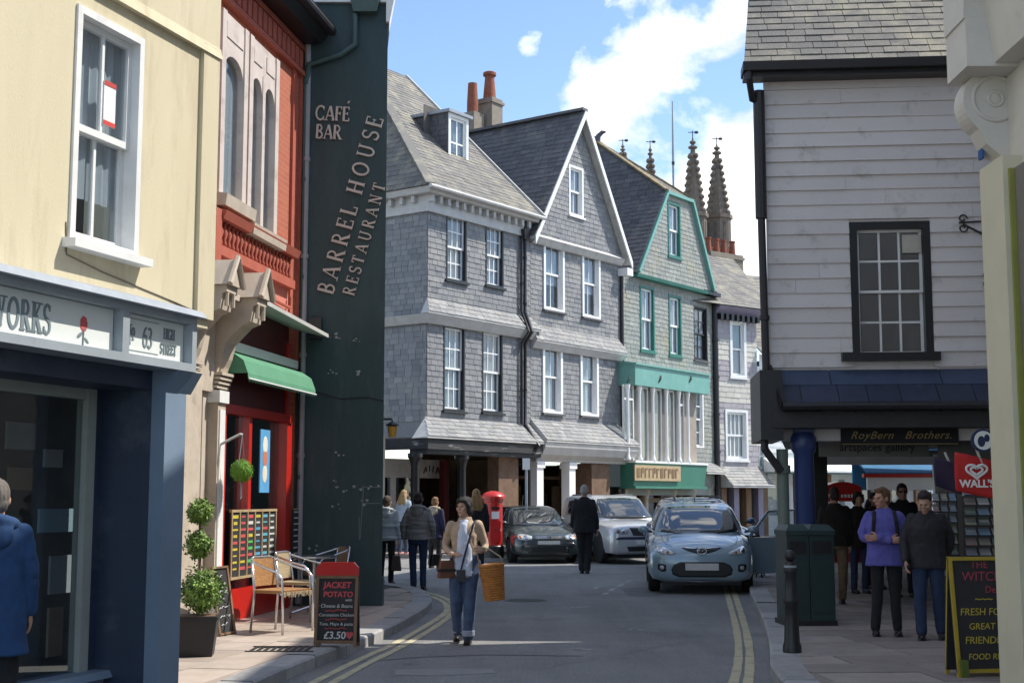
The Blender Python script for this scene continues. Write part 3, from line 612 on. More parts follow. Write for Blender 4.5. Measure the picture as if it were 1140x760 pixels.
# sticker inside the upper sash
su, sz = fa.uz(128, 115); s = MB(); s.box(su-.07, su+.07, .045, .049, sz-.17, sz+.16); st = s.build('sticker', M['white_fresh'], w)
SR = mat('sticker_red', (.6,.06,.05))
for (za_, zb_, hw_) in ((-.17,-.135,.07),(.125,.16,.07)): s = MB(); s.box(su-hw_, su+hw_, .042, .0445, sz+za_, sz+zb_); s.build('sticker_print', SR, w)
cr = MB(); cr.tube([(win[0]-.02,-.003,win[2]-.1),(win[0]-.03,-.004,zf1+.5),(win[0]-.01,-.004,zf1+.28),(win[0]+.4,-.004,zf1+.22),(-.35,-.004,zf1+.13),(-.1,-.004,zf1+.1)], .006, 5); cr.build('cable', mat('dusty_cable', (.2,.17,.12)), ra)
# fascia box
LF = .24
m = MB(); m.hexa([(UA0,-LF-.1,zf1-.02),(UE+.04,-LF-.1,zf1-.02),(UE+.04,.02,zf1-.02),(UA0,.02,zf1-.02),(UA0,-LF-.06,zf1+.03),(UE+.02,-LF-.06,zf1+.03),(UE+.02,.02,zf1+.12),(UA0,.02,zf1+.12)]); m.build('lead_capping', M['lead'], ra)
zfb, zft = zf0, zf1-.02
m = MB(); m.box(UA0,UE,-LF+.06,.0,zfb,zft); m.box(UA0,UE,-LF-.03,-LF+.06,zfb,zfb+.06); m.box(UA0,UE,-LF-.03,-LF+.06,zft-.05,zft)
ud = fa.uz(137, 385, LF)[0]
for (a, b) in [(ud-.05,ud+.03),(UE-.06,UE)]: m.box(a,b,-LF-.03,-LF+.06,zfb+.06,zft-.05)
m.build('fascia', M['fascia_grey'], ra)
for (a, b) in [(UA0+.1, ud-.05), (ud+.03, UE-.06)]:
    s = MB(); s.box(a+.01, b-.01, -LF+.045, -LF+.0595, zfb+.065, zft-.055); s.build('sign_board', M['sign_white'], ra)
hh = zft-zfb-.12
def sign_text(s, px, py, size, xs=1.0, mt=None):
    u, z = fa.uz(px, py, LF-.045); serif_text(s, size, mt or M['grey_letter'], ra, (u, -LF+.044, z), 0, .004, 1.0, xs)
zc = zfb+.06+hh*.5
W = serif_text('WORKS', hh*.66, M['grey_letter'], ra, (fa.uz(-6, 370, LF)[0], -LF+.044, zc-hh*.34), 0, .004, (fa.uz(65,370,LF)[0]-fa.uz(-6,370,LF)[0])/(hh*.66*.62*4.46), .62)
u63 = fa.uz(142, 385, LF)[0]
serif_text('No', hh*.5, M['grey_letter'], ra, (u63+.02, -LF+.044, zc-hh*.24), 0, .004, 1.0, .62)
serif_text('63', hh*.5, M['grey_letter'], ra, (u63+.24, -LF+.044, zc-hh*.24), 0, .004, 1.0, .62)
serif_text('HIGH', hh*.27, M['grey_letter'], ra, (u63+.50, -LF+.044, zc+hh*.06), 0, .004, 1.0, .62)
serif_text('STREET', hh*.27, M['grey_letter'], ra, (u63+.46, -LF+.044, zc-hh*.32), 0, .004, 1.0, .62)
s = MB(); s.box(u63+.03,u63+.44,-LF+.042,-LF+.0445,zc-hh*.38,zc-hh*.36); s.box(u63+.03,u63+.44,-LF+.042,-LF+.0445,zc+hh*.4,zc+hh*.42); s.build('sign_rule', M['grey_letter'], ra)
# little rose emblem
ur, zr = fa.uz(99, 370, LF); s = MB()
for k in range(7): a = k*.9; s.ell((ur+.022*math.cos(a), -LF+.043, zr+.06+.03*math.sin(a)), (.02,.003,.026), 8, 5)
s.build('rose_emblem', mat('rose_red', (.65,.12,.12)), ra)
s = MB(); s.tube([(ur,-LF+.042,zr+.03),(ur-.005,-LF+.042,zr-.09)], .006, 5); s.ell((ur-.04,-LF+.043,zr-.02), (.035,.002,.014), 8, 5, rot=Matrix.Rotation(-.6,3,'Y')); s.ell((ur+.035,-LF+.043,zr-.05), (.03,.002,.012), 8, 5, rot=Matrix.Rotation(.6,3,'Y')); s.build('rose_leaf', M['grey_letter'], ra)
# shopfront below the fascia: recessed window, wide pilaster with deep return, its shade put into a darker blue
REC = .42
PA, PB = fa.uz(181,560,LF-.08)[0], fa.uz(204,560,LF-.08)[0]
m = MB(); m.box(PA,PB,-LF+.08,-LF+.20,0,zfb-.001); m.prism([(PA,-LF-.02,zfb-.001),(PA,-LF+.079,zfb-.001),(PA,-LF+.079,zfb-.16)], (PB-PA+.06,0,0)); m.build('pilaster', M['bluegrey'], ra)
m = MB(); m.box(PA,PB,-LF+.201,REC,0,zfb-.001); m.build('pilaster_return', M['navy'], ra)
m = MB(); m.box(UA0,PA-.001,-LF+.21,REC+.3,zfb-.14,zfb-.002); m.build('soffit', M['navy'], ra)
ug = fa.uz(93, 560, -REC)[0]; ug2 = fa.uz(110, 560, -REC)[0]
zsill = fa.uz(80, 748, -REC)[1]
m = MB(); m.box(UA0,PA-.001,REC-.12,REC+.1,.0,zsill-.05); m.hexa([(UA0,REC-.2,zsill-.05),(PA-.002,REC-.2,zsill-.05),(PA-.002,REC+.1,zsill-.05),(UA0,REC+.1,zsill-.05),(UA0,REC-.17,zsill),(PA-.002,REC-.17,zsill),(PA-.002,REC+.1,zsill),(UA0,REC+.1,zsill)]); m.build('stall_riser', M['bluegrey'], ra)
m = MB(); m.box(ug-.05,ug+.05,REC-.05,REC+.05,zsill,zfb-.14); m.box(UA0,ug-.05,REC-.03,REC+.05,zfb-.22,zfb-.14); m.build('window_frame', mat('sage_frame', (.36,.39,.36), (.3,.33,.3), 3, .5), ra)
m = MB(); m.box(ug+.051,PA-.002,REC-.03,REC+.05,zsill,zfb-.14); m.build('jamb', M['navy'], ra)
m = MB(); m.box(UA0,ug-.05,REC,REC+.008,zsill,zfb-.22); m.build('shop_glass', M['glass_dark'], ra)
m = MB(); m.box(UA0,.0,REC+2.2,REC+2.25,0,zfb); m.box(.0,.05,REC+.02,REC+2.25,0,zfb); m.box(UA0,0,REC+.1,REC+2.2,.28,.3); m.box(UA0,0,REC+.1,REC+2.2,zfb,zfb+.02); m.build('shop_interior', M['room'], ra)
pm = [mat('paper_blue', (.35,.5,.56)), mat('paper_grey', (.42,.46,.48)), mat('card_brown', (.4,.32,.22))]
for (x0,x1,y0,y1,k,dp) in [(44,82,566,592,0,.3),(56,80,618,660,1,.3),(8,40,470,500,1,.8),(10,36,520,545,2,.9),(50,70,500,520,1,.7),(54,70,676,730,2,.25)]:
    r = fa.rect(x0,x1,y0,y1,-REC-dp); s = MB(); s.box(r[0],r[1],REC+dp,REC+dp+.02,r[2],r[3]); s.build('display_card', pm[k], ra)
# ------------------------------------------------------------------ red brick house
dirb = Vector((-3.03+3.57, 18.8-15.5, 0)); fb = Frame((-3.57, 15.5), math.atan2(dirb.y, dirb.x)); LB = dirb.length
rb = fb.root('red_brick_house', 'narrow red brick house with white stone lancet windows and red shopfront', 'building')
zE = fb.uz(330, 82)[1]                                     # under the frieze at the far end
zL = fb.uz(282, 300)[1]                                    # bottom of terracotta band
zP = fb.uz(300, 350)[1]
zT = fb.uz(285, 460)[1]
ww1 = fb.rect(242, 268, 15, 232); ww2 = fb.rect(273, 303, 45, 262)
w1 = (ww1[0], ww1[1], fb.uz(255,225)[1], zE-.12); w2 = (ww2[0], ww2[1], fb.uz(288,258)[1], zE-.12)
m = MB(); wall(m, -.02, LB, zP, zE+1.0, [w1, w2], 0, .2); m.quad((LB,0,0),(LB,4,0),(LB,4,zE+1),(LB,0,zE+1)); m.quad((0,0,zP),(0,0,zE+1),(0,4,zE+1),(0,4,zP)); m.quad((0,0,zE+1),(LB,0,zE+1),(LB,4,zE+1),(0,4,zE+1)); m.build('wall', M['brick'], rb)
def lancet(r, n):
    u0,u1,z0,z1 = r; cw = .09; m = MB()
    m.box(u0-.06,u0+cw-.02,-.07,.15,z0,z1); m.box(u1-cw+.02,u1+.06,-.07,.15,z0,z1)
    step = (u1-u0)/n
    for k in range(1, n): m.box(u0+step*k-.05,u0+step*k+.05,-.06,.15,z0,z1-.4)
    zs = z1 - .75
    for k in range(n):                                     # pointed heads cut into a stone slab
        a, b = u0+step*k+(.07 if k == 0 else .05), u0+step*(k+1)-(.07 if k == n-1 else .05); c = (a+b)/2; pts = []
        for i in range(17): q_ = math.pi*(1-i/16); pts.append((c+(b-a)/2*math.cos(q_), zs+.26*math.sin(q_)**.8))
        for i in range(len(pts)-1):
            m.hexa([(pts[i][0],-.05,pts[i][1]),(pts[i+1][0],-.05,pts[i+1][1]),(pts[i+1][0],.12,pts[i+1][1]),(pts[i][0],.12,pts[i][1]),(pts[i][0],-.05,z1),(pts[i+1][0],-.05,z1),(pts[i+1][0],.12,z1),(pts[i][0],.12,z1)])
        m.box(a+.03,b-.03,-.062,-.04,z1-.3,z1-.1)
        if k: m.box(a-.1,a,-.05,.12,zs,z1)
    w = m.build('window', M['stone_pink'], rb)
    s = MB(); s.hexa([(u0-.12,-.18,z0-.16),(u1+.12,-.18,z0-.16),(u1+.12,.05,z0-.16),(u0-.12,.05,z0-.16),(u0-.12,-.2,z0-.02),(u1+.12,-.2,z0-.02),(u1+.12,.05,z0+.02),(u0-.12,.05,z0+.02)]); s.build('sill', M['stone_cream'], w)
    s = MB(); s.box(u0,u1,.02,.026,z0,z1-.1); s.build('glass', M['glass'], w)
    s = MB(); s.box(u0,u1,.06,.07,z0,z1); s.build('curtain', M['curtain'], w)
    return w
lancet(w1, 1); lancet(w2, 2)
# frieze of little terracotta panels, eaves board and gutter
m = MB(); m.box(-.02,LB-.02,-.08,.0,zE,zE+.07); m.box(-.02,LB-.02,-.06,.0,zE+.38,zE+.46); m.box(-.02,LB-.02,-.03,0,zE+.07,zE+.38); m.build('frieze', M['terracotta'], rb)
n = 17
for k in range(n):
    s = MB(); a = .04+(LB-.12)*k/n; s.box(a+.03,a+(LB-.12)/n-.03,-.062,-.03,zE+.1,zE+.35); s.build('frieze_panel', M['terracotta'], rb)
m = MB(); m.hexa([(-.1,-.3,zE+.47),(LB-.05,-.3,zE+.47),(LB-.05,.1,zE+.47),(-.1,.1,zE+.47),(-.1,-.42,zE+.6),(LB-.05,-.42,zE+.6),(LB-.05,.1,zE+.6),(-.1,.1,zE+.6)]); m.build('eaves_board', M['black'], rb)
m = MB(); m.tube([(-.1,-.47,zE+.64),(LB-.06,-.47,zE+.64)], .07, 10); m.build('gutter', M['gutter'], rb)
rm = MB(); slates((-.1,-.5,zE+.7),(1,0,0),(0,.72,.69),[(0,0),(LB+.05,0),(LB+.05,4),(0,4)],.35,.25,mb=rm,seed=31); rm.build('roof_slates', M['slate_roof'], rb, kind='stuff')
m = MB(); m.box(LB-.42,LB-.3,-.04,.0,zP,zE); m.box(LB-.1,LB+.0,-.05,.0,zP-.6,zE); m.build('brick_pier', M['terracotta'], rb)
# terracotta band of balusters
zb1 = fb.uz(270, 262)[1]; ub0 = .12; ub1 = LB-.45
m = MB(); m.hexa([(ub0,-.16,zb1),(ub1,-.16,zb1),(ub1,0,zb1),(ub0,0,zb1),(ub0,-.2,zb1+.1),(ub1,-.2,zb1+.1),(ub1,0,zb1+.14),(ub0,0,zb1+.14)]); m.box(ub0,ub1,-.12,0,zL-.06,zL+.06); m.box(ub0,ub1,-.03,0,zL+.06,zb1); m.box(ub0-.18,ub0,-.14,0,zL-.5,zb1+.1); m.build('terracotta_band', M['terracotta'], rb)
n = 20
for k in range(n):
    s = MB(); a = ub0+.06+(ub1-ub0-.12)*(k+.5)/n; hgt = zb1-zL-.08
    s.lathe([(.02,0),(.035,hgt*.12),(.02,hgt*.3),(.045,hgt*.6),(.02,hgt*.85),(.035,hgt)], 8, (a,-.07,zL+.06)); s.build('baluster', M['terracotta'], rb, True)
m = MB(); m.box(ub0,ub1,-.02,.0,zP,zL-.06); m.build('render_panel', M['pink_render'], rb)
m = MB(); m.tube([(ub0+.05,-.03,zP+.28),(ub1-.12,-.07,zP+.17),(ub1-.06,-.07,zP+.18),(ub1-.05,-.07,zP+.32)], .025, 8); m.build('waste_pipe', M['terracotta'], rb)
# carved stone pilaster with two corbel heads at the left end of the shop
def corbel(u, zt, sc=1.0):
    m = MB(); D = .62*sc; w_ = .17*sc
    prof = [(0,-.95),(-.08,-.92),(-.14,-.7),(-.18,-.6),(-.22,-.42),(-.42,-.22),(-.52,-.18),(-.55,.0),(-.6,.02),(-.6,.1),(0,.1)]
    m.prism([(u-w_, y*sc, zt+z*sc) for y, z in prof], (2*w_,0,0))
    m.prism([(u-w_-.04,-.64*sc,zt+.1*sc),(u+w_+.04,-.64*sc,zt+.1*sc),(u,-.64*sc,zt+.42*sc)], (0,.64*sc,0))
    for k in range(5): m.box(u-w_-.02,u+w_+.02,(-.12-.02*k)*sc,-.02,zt-(1.0-.05*k)*sc,zt-(.965-.05*k)*sc)
    o = m.build('corbel', M['stone_cream'], rb)
    s = MB(); s.tube([(u-.1*sc,-.575*sc,zt-.14*sc),(u-.1*sc,-.575*sc,zt+.0*sc),(u,-.575*sc,zt+.1*sc),(u+.1*sc,-.575*sc,zt+.0*sc),(u+.1*sc,-.575*sc,zt-.14*sc)], .025*sc, 6); s.build('niche_moulding', M['stone_cream'], o)
    s = MB(); s.tube([(u-w_-.05,-.66*sc,zt+.1*sc),(u,-.66*sc,zt+.44*sc),(u+w_+.05,-.66*sc,zt+.1*sc)], .035*sc, 6); s.build('pediment_moulding', M['stone_cream'], o)
    return o
zc_ = fb.uz(255, 350)[1]
corbel(-.62, zc_+.02, .95); corbel(.28, zc_, 1.0)
m = MB(); m.box(-.46,.10,-.1,.1,zc_-1.0,zc_+.0); m.box(-.46,.10,-.4,.0,zc_+.05,zc_+.12); m.box(-.80,-.35,-.14,.1,0,zc_-.95); m.box(.06,.30,-.17,.1,0,zc_-.98); m.box(-.1,.06,-.05,.1,0,zc_-1.0); m.build('stone_pilaster', M['stone_cream'], rb)
m = MB(); m.box(.03,.33,-.22,.1,0,.5); m.box(.03,.33,-.2,.1,zc_-1.12,zc_-.98); m.box(.10,.26,-.185,-.16,.6,zc_-1.2); m.build('pilaster_mouldings', M['white_paint'], rb)
# shop: maroon fascia recess, canopy slab, awning, red frame
m = MB(); m.box(.45,LB-.32,.0,.06,zT,zP); m.build('fascia_panel', M['dark_red'], rb)
m = MB(); a = fb.uz(263,352,.35); m.hexa([(.42,-.5,zP-.08),(LB-.1,-.5,zP-.2),(LB-.1,.0,zP-.08),(.42,.0,zP-.0),(.42,-.5,zP-.03),(LB-.1,-.5,zP-.15),(LB-.1,.0,zP-.03),(.42,.0,zP+.05)]); m.build('canopy_board', M['offwhite'], rb)
zA1 = fb.uz(300,408,.0)[1]; zA0 = fb.uz(300,430,.36)[1]
aw = MB(); n = 26; ua, ub_ = .5, LB-.22
for k in range(n):
    x0, x1 = ua+(ub_-ua)*k/n, ua+(ub_-ua)*(k+1)/n; pr = [(-.05,zA1+.04),(-.18,zA1-.01),(-.30,zA1-.09),(-.36,zA0+.1)]
    for (p, q) in zip(pr[:-1], pr[1:]): aw.quad((x0,q[0],q[1]),(x1,q[0],q[1]),(x1,p[0],p[1]),(x0,p[0],p[1]))
    xm = (x0+x1)/2; aw.add([(x0,-.36,zA0+.1),(x0,-.365,zA0+.03),(xm,-.366,zA0),(x1,-.365,zA0+.03),(x1,-.36,zA0+.1)], [(0,1,2,3,4)])
aw.add([(ua,-.05,zA1+.04),(ua,-.18,zA1-.01),(ua,-.30,zA1-.09),(ua,-.36,zA0+.1),(ua,-.05,zA0+.1)], [(0,1,2,3,4)]); aw.add([(ub_,-.05,zA1+.04),(ub_,-.18,zA1-.01),(ub_,-.30,zA1-.09),(ub_,-.36,zA0+.1),(ub_,-.05,zA0+.1)], [(4,3,2,1,0)])
awm = evaluated(aw.mesh('a'), [('SOLIDIFY', dict(thickness=.004))]); put('awning', awm, mat('green_awning', (.10,.28,.17), (.08,.24,.14), 3, .85, .2, 200), rb)
m = MB(); m.box(ua-.02,ub_+.02,-.1,-.0,zA1+.045,zA1+.16); m.box(ua,ub_,-.38,-.367,zA0+.03,zA0+.045); m.build('awning_cassette', M['white_fresh'], rb)
m = MB(); m.box(.46,LB-.31,-.05,.1,zT-.06,zT+.05); m.box(.44,.60,-.07,.1,.0,zT-.06); m.box(LB-.52,LB-.32,-.07,.1,0,zT-.06); m.box(.6,LB-.52,-.05,.1,.0,.5) ; m.box(.46,.56,-.03,.1,zT+.05,zP-.3); m.box(LB-.42,LB-.32,-.03,.1,zT+.05,zP-.3); m.box(1.45,1.55,-.04,.1,.5,zT-.06); m.build('shopfront_frame', M['red_paint'], rb)
m = MB(); m.box(.56,LB-.42,.05,.056,zT+.05,zP-.3); m.build('fanlight', M['glass_dark'], rb)
m = MB(); m.box(.6,1.45,.05,.056,.5,zT-.06); m.build('shop_glass', M['glass_dark'], rb)
m = MB(); m.box(1.55,LB-.52,.05,.056,.5,zT-.06); m.build('shop_glass', M['glass_dark'], rb)
m = MB(); m.box(.3,LB,.9,.95,0,zP); m.build('shop_interior', M['room'], rb)
ub0_, _, zb0, zb1_ = fb.rect(290,300,478,548,.08); s = MB(); s.box(ub0_,ub0_+.36,-.075,-.06,zb0,zb1_); po = s.build('ice_poster', mat('poster_blue', (.10,.36,.66)), rb)
for (dz, c) in [(.3,(.75,.7,.55)),(.55,(.6,.2,.12)),(.75,(.8,.75,.65))]:
    s = MB(); s.ell((ub0_+.18,-.077,zb0+(zb1_-zb0)*dz), (.09,.004,.12), 10, 6); s.build('poster_print', mat('poster_print', c), po)
# drainpipes between brick and gable
x_, _ = fb.uz(326, 300); downpipe(rb, [(LB-.03,-.1,zE+.55),(LB-.0,-.1,zE+.2),(LB-.02,-.1,.15)], .045, mat('grey_pipe', (.34,.33,.34), (.28,.27,.28), 4, .4))
# ------------------------------------------------------------------ dark green gable end
YG = 18.82
gl0, gl1 = at(330, 400, YG).x, at(431, 330, YG).x
fg = Frame((gl0, YG), 0.0); rg_ = fg.root('green_gable_building', 'tall dark green painted gable end with raised restaurant lettering', 'building')
WG = at(425, 660, YG).x - gl0; HG = fg.uz(400, 4)[1]
m = MB(); lean = at(436, 8, YG).x - at(425, 670, YG).x
m.hexa([(-.9,0,0),(WG,0,0),(WG-.8,7,0),(-.9,7,0),(-.9,0,HG),(WG+.0,0,HG),(WG-.8,7,HG),(-.9,7,HG)]); m.build('gable_wall', M['green_wall'], rg_)
m = MB(); m.box(-.9,WG+.012,-.012,.2,.0,fg.uz(400,642)[1]); m.build('plinth', M['green_wall'], rg_)
m = MB(); m.hexa([(-.9,-.06,HG),(WG+.05,-.06,HG),(WG-.8,7,HG),(-.9,7,HG),(-.9,-.06,HG+.12),(WG+.05,-.06,HG+.12),(WG-.8,7,HG+.12),(-.9,7,HG+.12)]); m.hexa([(WG-.02,-.08,HG-.3),(WG+.03,-.08,HG-.3),(WG-.02,.4,HG-.3),(WG-.07,.4,HG-.3),(WG-.02,-.08,HG+.4),(WG+.16,-.08,HG+.4),(WG+.1,.4,HG+.4),(WG-.07,.4,HG+.4)]); m.build('eaves_board', M['white_paint'], rg_)
m = MB(); m.hexa([(-.9,-.1,HG+.121),(WG+.08,-.1,HG+.121),(WG-.8,7,HG+.121),(-.9,7,HG+.121),(-.9,-.1,HG+.2),(WG+.08,-.1,HG+.2),(WG-.8,7,HG+.2),(-.9,7,HG+.2)]); m.build('roof_edge', M['slate_roof'], rg_)
def gtext(s, px, py, size, tilt=0, xs=1.0, sp=1.0):
    u, z = fg.uz(px, py); serif_text(s, size, M['letter'], rg_, (u, -.003, z), tilt, .035, sp, xs)
ppm = 1/ (fg.uz(401,300)[0]-fg.uz(400,300)[0])            # photo pixels per metre on this wall
gtext('CAFE', 351, 134, 16.5/ppm, R(-3), .78); gtext("'", 385, 133, 16.5/ppm, R(-3), .8); gtext('BAR', 351, 154.5, 16/ppm, R(-3), .78)
import math as _m
def sl_text(s, p0, p1, size, xs):
    u0, z0 = fg.uz(*p0); u1, z1 = fg.uz(*p1); t = _m.atan2(z1-z0, u1-u0); L = _m.hypot(z1-z0, u1-u0)
    wd = sum(GL[c][0] for c in s)*size*xs; serif_text(s, size, M['letter'], rg_, (u0, -.003, z0), t, .035, L/wd, xs)
sl_text('BARREL HOUSE', (371, 329), (428.5, 129), 18.5/ppm, .92)
sl_text('RESTAURANT', (394.5, 330), (430.5, 203), 13.5/ppm, .86)
downpipe(rg_, [fgp for fgp in [(fg.uz(341,60)[0],-.06,fg.uz(341,95)[1]),(fg.uz(337,400)[0],-.06,.1)]], .03, M['green_pipe'])
downpipe(rg_, [(fg.uz(341,73)[0],-.06,fg.uz(341,95)[1]),(fg.uz(345,73)[0],-.07,fg.uz(345,74)[1]),(fg.uz(380,63)[0],-.08,fg.uz(380,63)[1]),(fg.uz(396,52)[0],-.08,fg.uz(396,52)[1]),(fg.uz(396,15)[0],-.08,fg.uz(396,18)[1])], .045, M['green_pipe'], collars=False)
r_ = fg.rect(391,424,2,17); s = MB(); s.hexa([(r_[0]+.05,-.16,r_[2]),(r_[1]-.05,-.16,r_[2]),(r_[1]-.05,0,r_[2]),(r_[0]+.05,0,r_[2]),(r_[0],-.2,r_[3]),(r_[1],-.2,r_[3]),(r_[1],0,r_[3]),(r_[0],0,r_[3])]); s.build('hopper', M['green_pipe'], rg_)
r_ = fg.rect(345,359,355,378); s = MB(); s.box(r_[0],r_[1],-.12,0,r_[2],r_[3]); s.build('alarm_box', M['plastic_black'], rg_)
scuff = mat('paint_scar', (.42,.43,.40), (.2,.22,.21), 12, .8)
rng = random.Random(5)
def scar(px, py, n=4, sp=6):
    for k in range(n):
        s = MB(); u, z = fg.uz(px+rng.uniform(-sp,sp), py+rng.uniform(-sp*.5,sp*.5)); a = rng.uniform(0,3.1); L = rng.uniform(.01,.035)
        p = [(u+L*math.cos(b)*rng.uniform(.45,1), -.0135, z+L*math.sin(b)*rng.uniform(.35,.8)) for b in [i*.63 for i in range(10)]]
        s.prism(p, (0,.012,0)); s.build('paint_scar', scuff, rg_)
for p in [(373,374),(398,377),(369,413),(396,416)]: scar(*p)
for p in [(381,506),(378,538),(379,545),(397,545),(405,560),(415,542),(372,565),(350,610)]: scar(*p, n=3, sp=8)
s = MB()
for (a, b) in [((403,542),(424,542)),((405,540),(401,600)),((405,560),(424,560)),((400,575),(400,600))]:
    p, q = fg.uz(*a), fg.uz(*b); s.bar((p[0],-.013,p[1]),(q[0],-.013,q[1]),.006,.014)
s.build('old_fixing_marks', mat('faint_chalk', (.16,.2,.2)), rg_)
s = MB(); s.tube([(fg.uz(352,436)[0],-.02,fg.uz(352,436)[1]),(fg.uz(380,444)[0],-.02,fg.uz(380,444)[1]),(fg.uz(410,442)[0],-.02,fg.uz(410,442)[1]),(WG,-.02,fg.uz(428,446)[1])], .008, 5); s.build('cable', M['black'], rg_)
# small amber lamp on the corner
lp = thing('wall_lantern', 'small amber wall lantern fixed to the corner of the dark green gable', 'lantern', (gl0+WG, YG+.25, fg.uz(432,476)[1]))
s = MB(); s.box(-.02,.1,-.02,.02,.12,.15); s.box(.09,.11,-.01,.01,.06,.12); s.build('bracket', M['black_iron'], lp); s = MB(); s.lathe([(.02,.1),(.09,.06),(.09,.04),(.02,.03)], 8, (.1,0,.0)); s.build('lamp_cap', M['black_iron'], lp)
s = MB(); s.lathe([(.05,-.12),(.07,.03)], 8, (.1,0,0)); s.build('lamp_shade', mat('amber_glass', (.6,.33,.04)), lp)
# ------------------------------------------------------------------ the slate-hung row beyond the bend
HA = at(475, 400, 36.7); HB = at(690, 420, 44.9)
TH = math.atan2(HB.y-HA.y, HB.x-HA.x)
fh = Frame((HA.x, HA.y), TH)
U = {k: fh.uz(k, 420)[0] for k in (475, 590, 690, 770, 795)}
def sub(px): 
    u = fh.uz(px, 420)[0]; o = fh.O + fh.U*u; return Frame((o.x, o.y), TH)
def posts_shop(f, root, u0, u1, zt, set_back=2.2, interior='room'): 
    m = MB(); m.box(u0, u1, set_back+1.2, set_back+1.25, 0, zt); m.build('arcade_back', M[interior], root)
def pent(root, u0, u1, z0, z1, out, mat_, seed, hips=True, w=.32, h=.16):
    """Small lean-to roof along the facade with slates."""
    B = Vector((0, out, z1-z0)); L = B.length; k = out if hips else 0
    mb = slates((0,-out,z0), (1,0,0), B, [(u0-k,0),(u1+k,0),(u1,L),(u0,L)], w, h, seed=seed)
    m = MB(); m.hexa([(u0-k,-out,z0-.05),(u1+k,-out,z0-.05),(u1+k,.0,z0-.05),(u0-k,0,z0-.05),(u0-k,-out,z0-.002),(u1+k,-out,z0-.002),(u1,-.0,z1-.002),(u0,-.0,z1-.002)]); o = m.build('pent_roof', M['offwhite'], root)
    mb.build('pent_slates', mat_, o, kind='stuff'); return o
# ---- house 1: hipped roof with dormer
L1 = U[590]; r1 = fh.root('slate_house', 'slate-hung house with hipped lichen roof, white dormer and dentil cornice', 'building', 'slate-hung houses in a row')
DP1 = 7.0
zE1 = fh.uz(478, 236)[1]; zEr = zE1; zC1 = fh.uz(478, 208)[1]
zS = fh.uz(500, 352)[1]; zSt = fh.uz(500, 336)[1]
zP0 = fh.uz(500, 487)[1]-.02; zP1 = fh.uz(500, 466)[1]
holes = [fh.rect(496,519,238,313), fh.rect(540,560,250,319), fh.rect(493,517,363,457), fh.rect(536,559,369,459)]
m = MB(); wall(m, 0, L1, zP0, zE1, holes); m.quad((0,0,zP0),(0,0,zE1),(0,DP1,zE1),(0,DP1,zP0)); m.quad((L1,0,zP0),(L1,DP1,zP0),(L1,DP1,zE1),(L1,0,zE1)); m.quad((0,0,zP0),(0,DP1,zP0),(L1,DP1,zP0),(L1,0,zP0)); m.build('wall', M['slate'], r1)
slates((0,0,0),(1,0,0),(0,0,1),[(0,zP1-.1),(L1,zP1-.1),(L1,zE1),(0,zE1)],.27,.155,holes=[(h[0],h[1],h[2],h[3]) for h in holes],seed=11).build('slate_cladding', M['slate'], r1, kind='stuff')
slates((0,0,0),(0,-1,0),(0,0,1),[(-DP1,zP1-.1),(0,zP1-.1),(0,zE1),(-DP1,zE1)],.27,.155,seed=12).build('slate_cladding', M['slate'], r1, kind='stuff')
for h in holes:
    w = window(r1, h, 3, 4, M['black'], .06, M['white_fresh'], bar=.035, sill=M['black'], proud=.03, back='curtain', rail=.06, sill_out=.1)
pent(r1, 0, L1, zS, zSt, .28, M['slate_pale'], 13)
m = MB(); m.hexa([(-.12,-.12,zS-.3),(L1,-.12,zS-.3),(L1,.0,zS-.3),(-.12,DP1,zS-.3),(-.27,-.27,zS-.06),(L1,-.27,zS-.06),(L1,.0,zS-.06),(-.27,DP1,zS-.06)]); m.build('string_moulding', M['offwhite'], r1)
# dentil cornice
m = MB(); m.hexa([(-.1,-.1,zE1),(L1,-.1,zE1),(L1,DP1,zE1),(-.1,DP1,zE1),(-.1,-.1,zE1+.28),(L1,-.1,zE1+.28),(L1,DP1,zE1+.28),(-.1,DP1,zE1+.28)]); m.hexa([(-.34,-.34,zE1+.46),(L1,-.34,zE1+.46),(L1,DP1,zE1+.46),(-.34,DP1,zE1+.46),(-.42,-.42,zE1+.62),(L1,-.42,zE1+.62),(L1,DP1,zE1+.62),(-.42,DP1,zE1+.62)]); m.box(-.1,L1,-.1,DP1,zE1+.281,zE1+.459); m.build('cornice', M['offwhite'], r1)
for k in range(14):
    s = MB(); a = -.1+(L1-.1)*k/13.5; s.box(a,a+.11,-.24,-.101,zE1+.26,zE1+.455); s.build('dentil', M['offwhite'], r1)
for k in range(7):
    s = MB(); a = .3+k*.42; s.box(-.24,-.101,a,a+.11,zE1+.26,zE1+.455); s.build('dentil', M['offwhite'], r1)
# roof: front slope, hip on the left
zR = zE1+.63; PT = .98; run = 5.6; kh = .6
front = [(-.45,0),(L1+.1,0),(L1+.1,run),(-.45+run*kh,run)]
sl_ = math.hypot(1, PT)
slates((0,-.45,zR),(1,0,0),(0,1,PT),[(a,b*sl_) for a,b in front],.34,.2,.016,seed=14).build('roof_slates', M['slate_roof_lichen'], r1, kind='stuff')
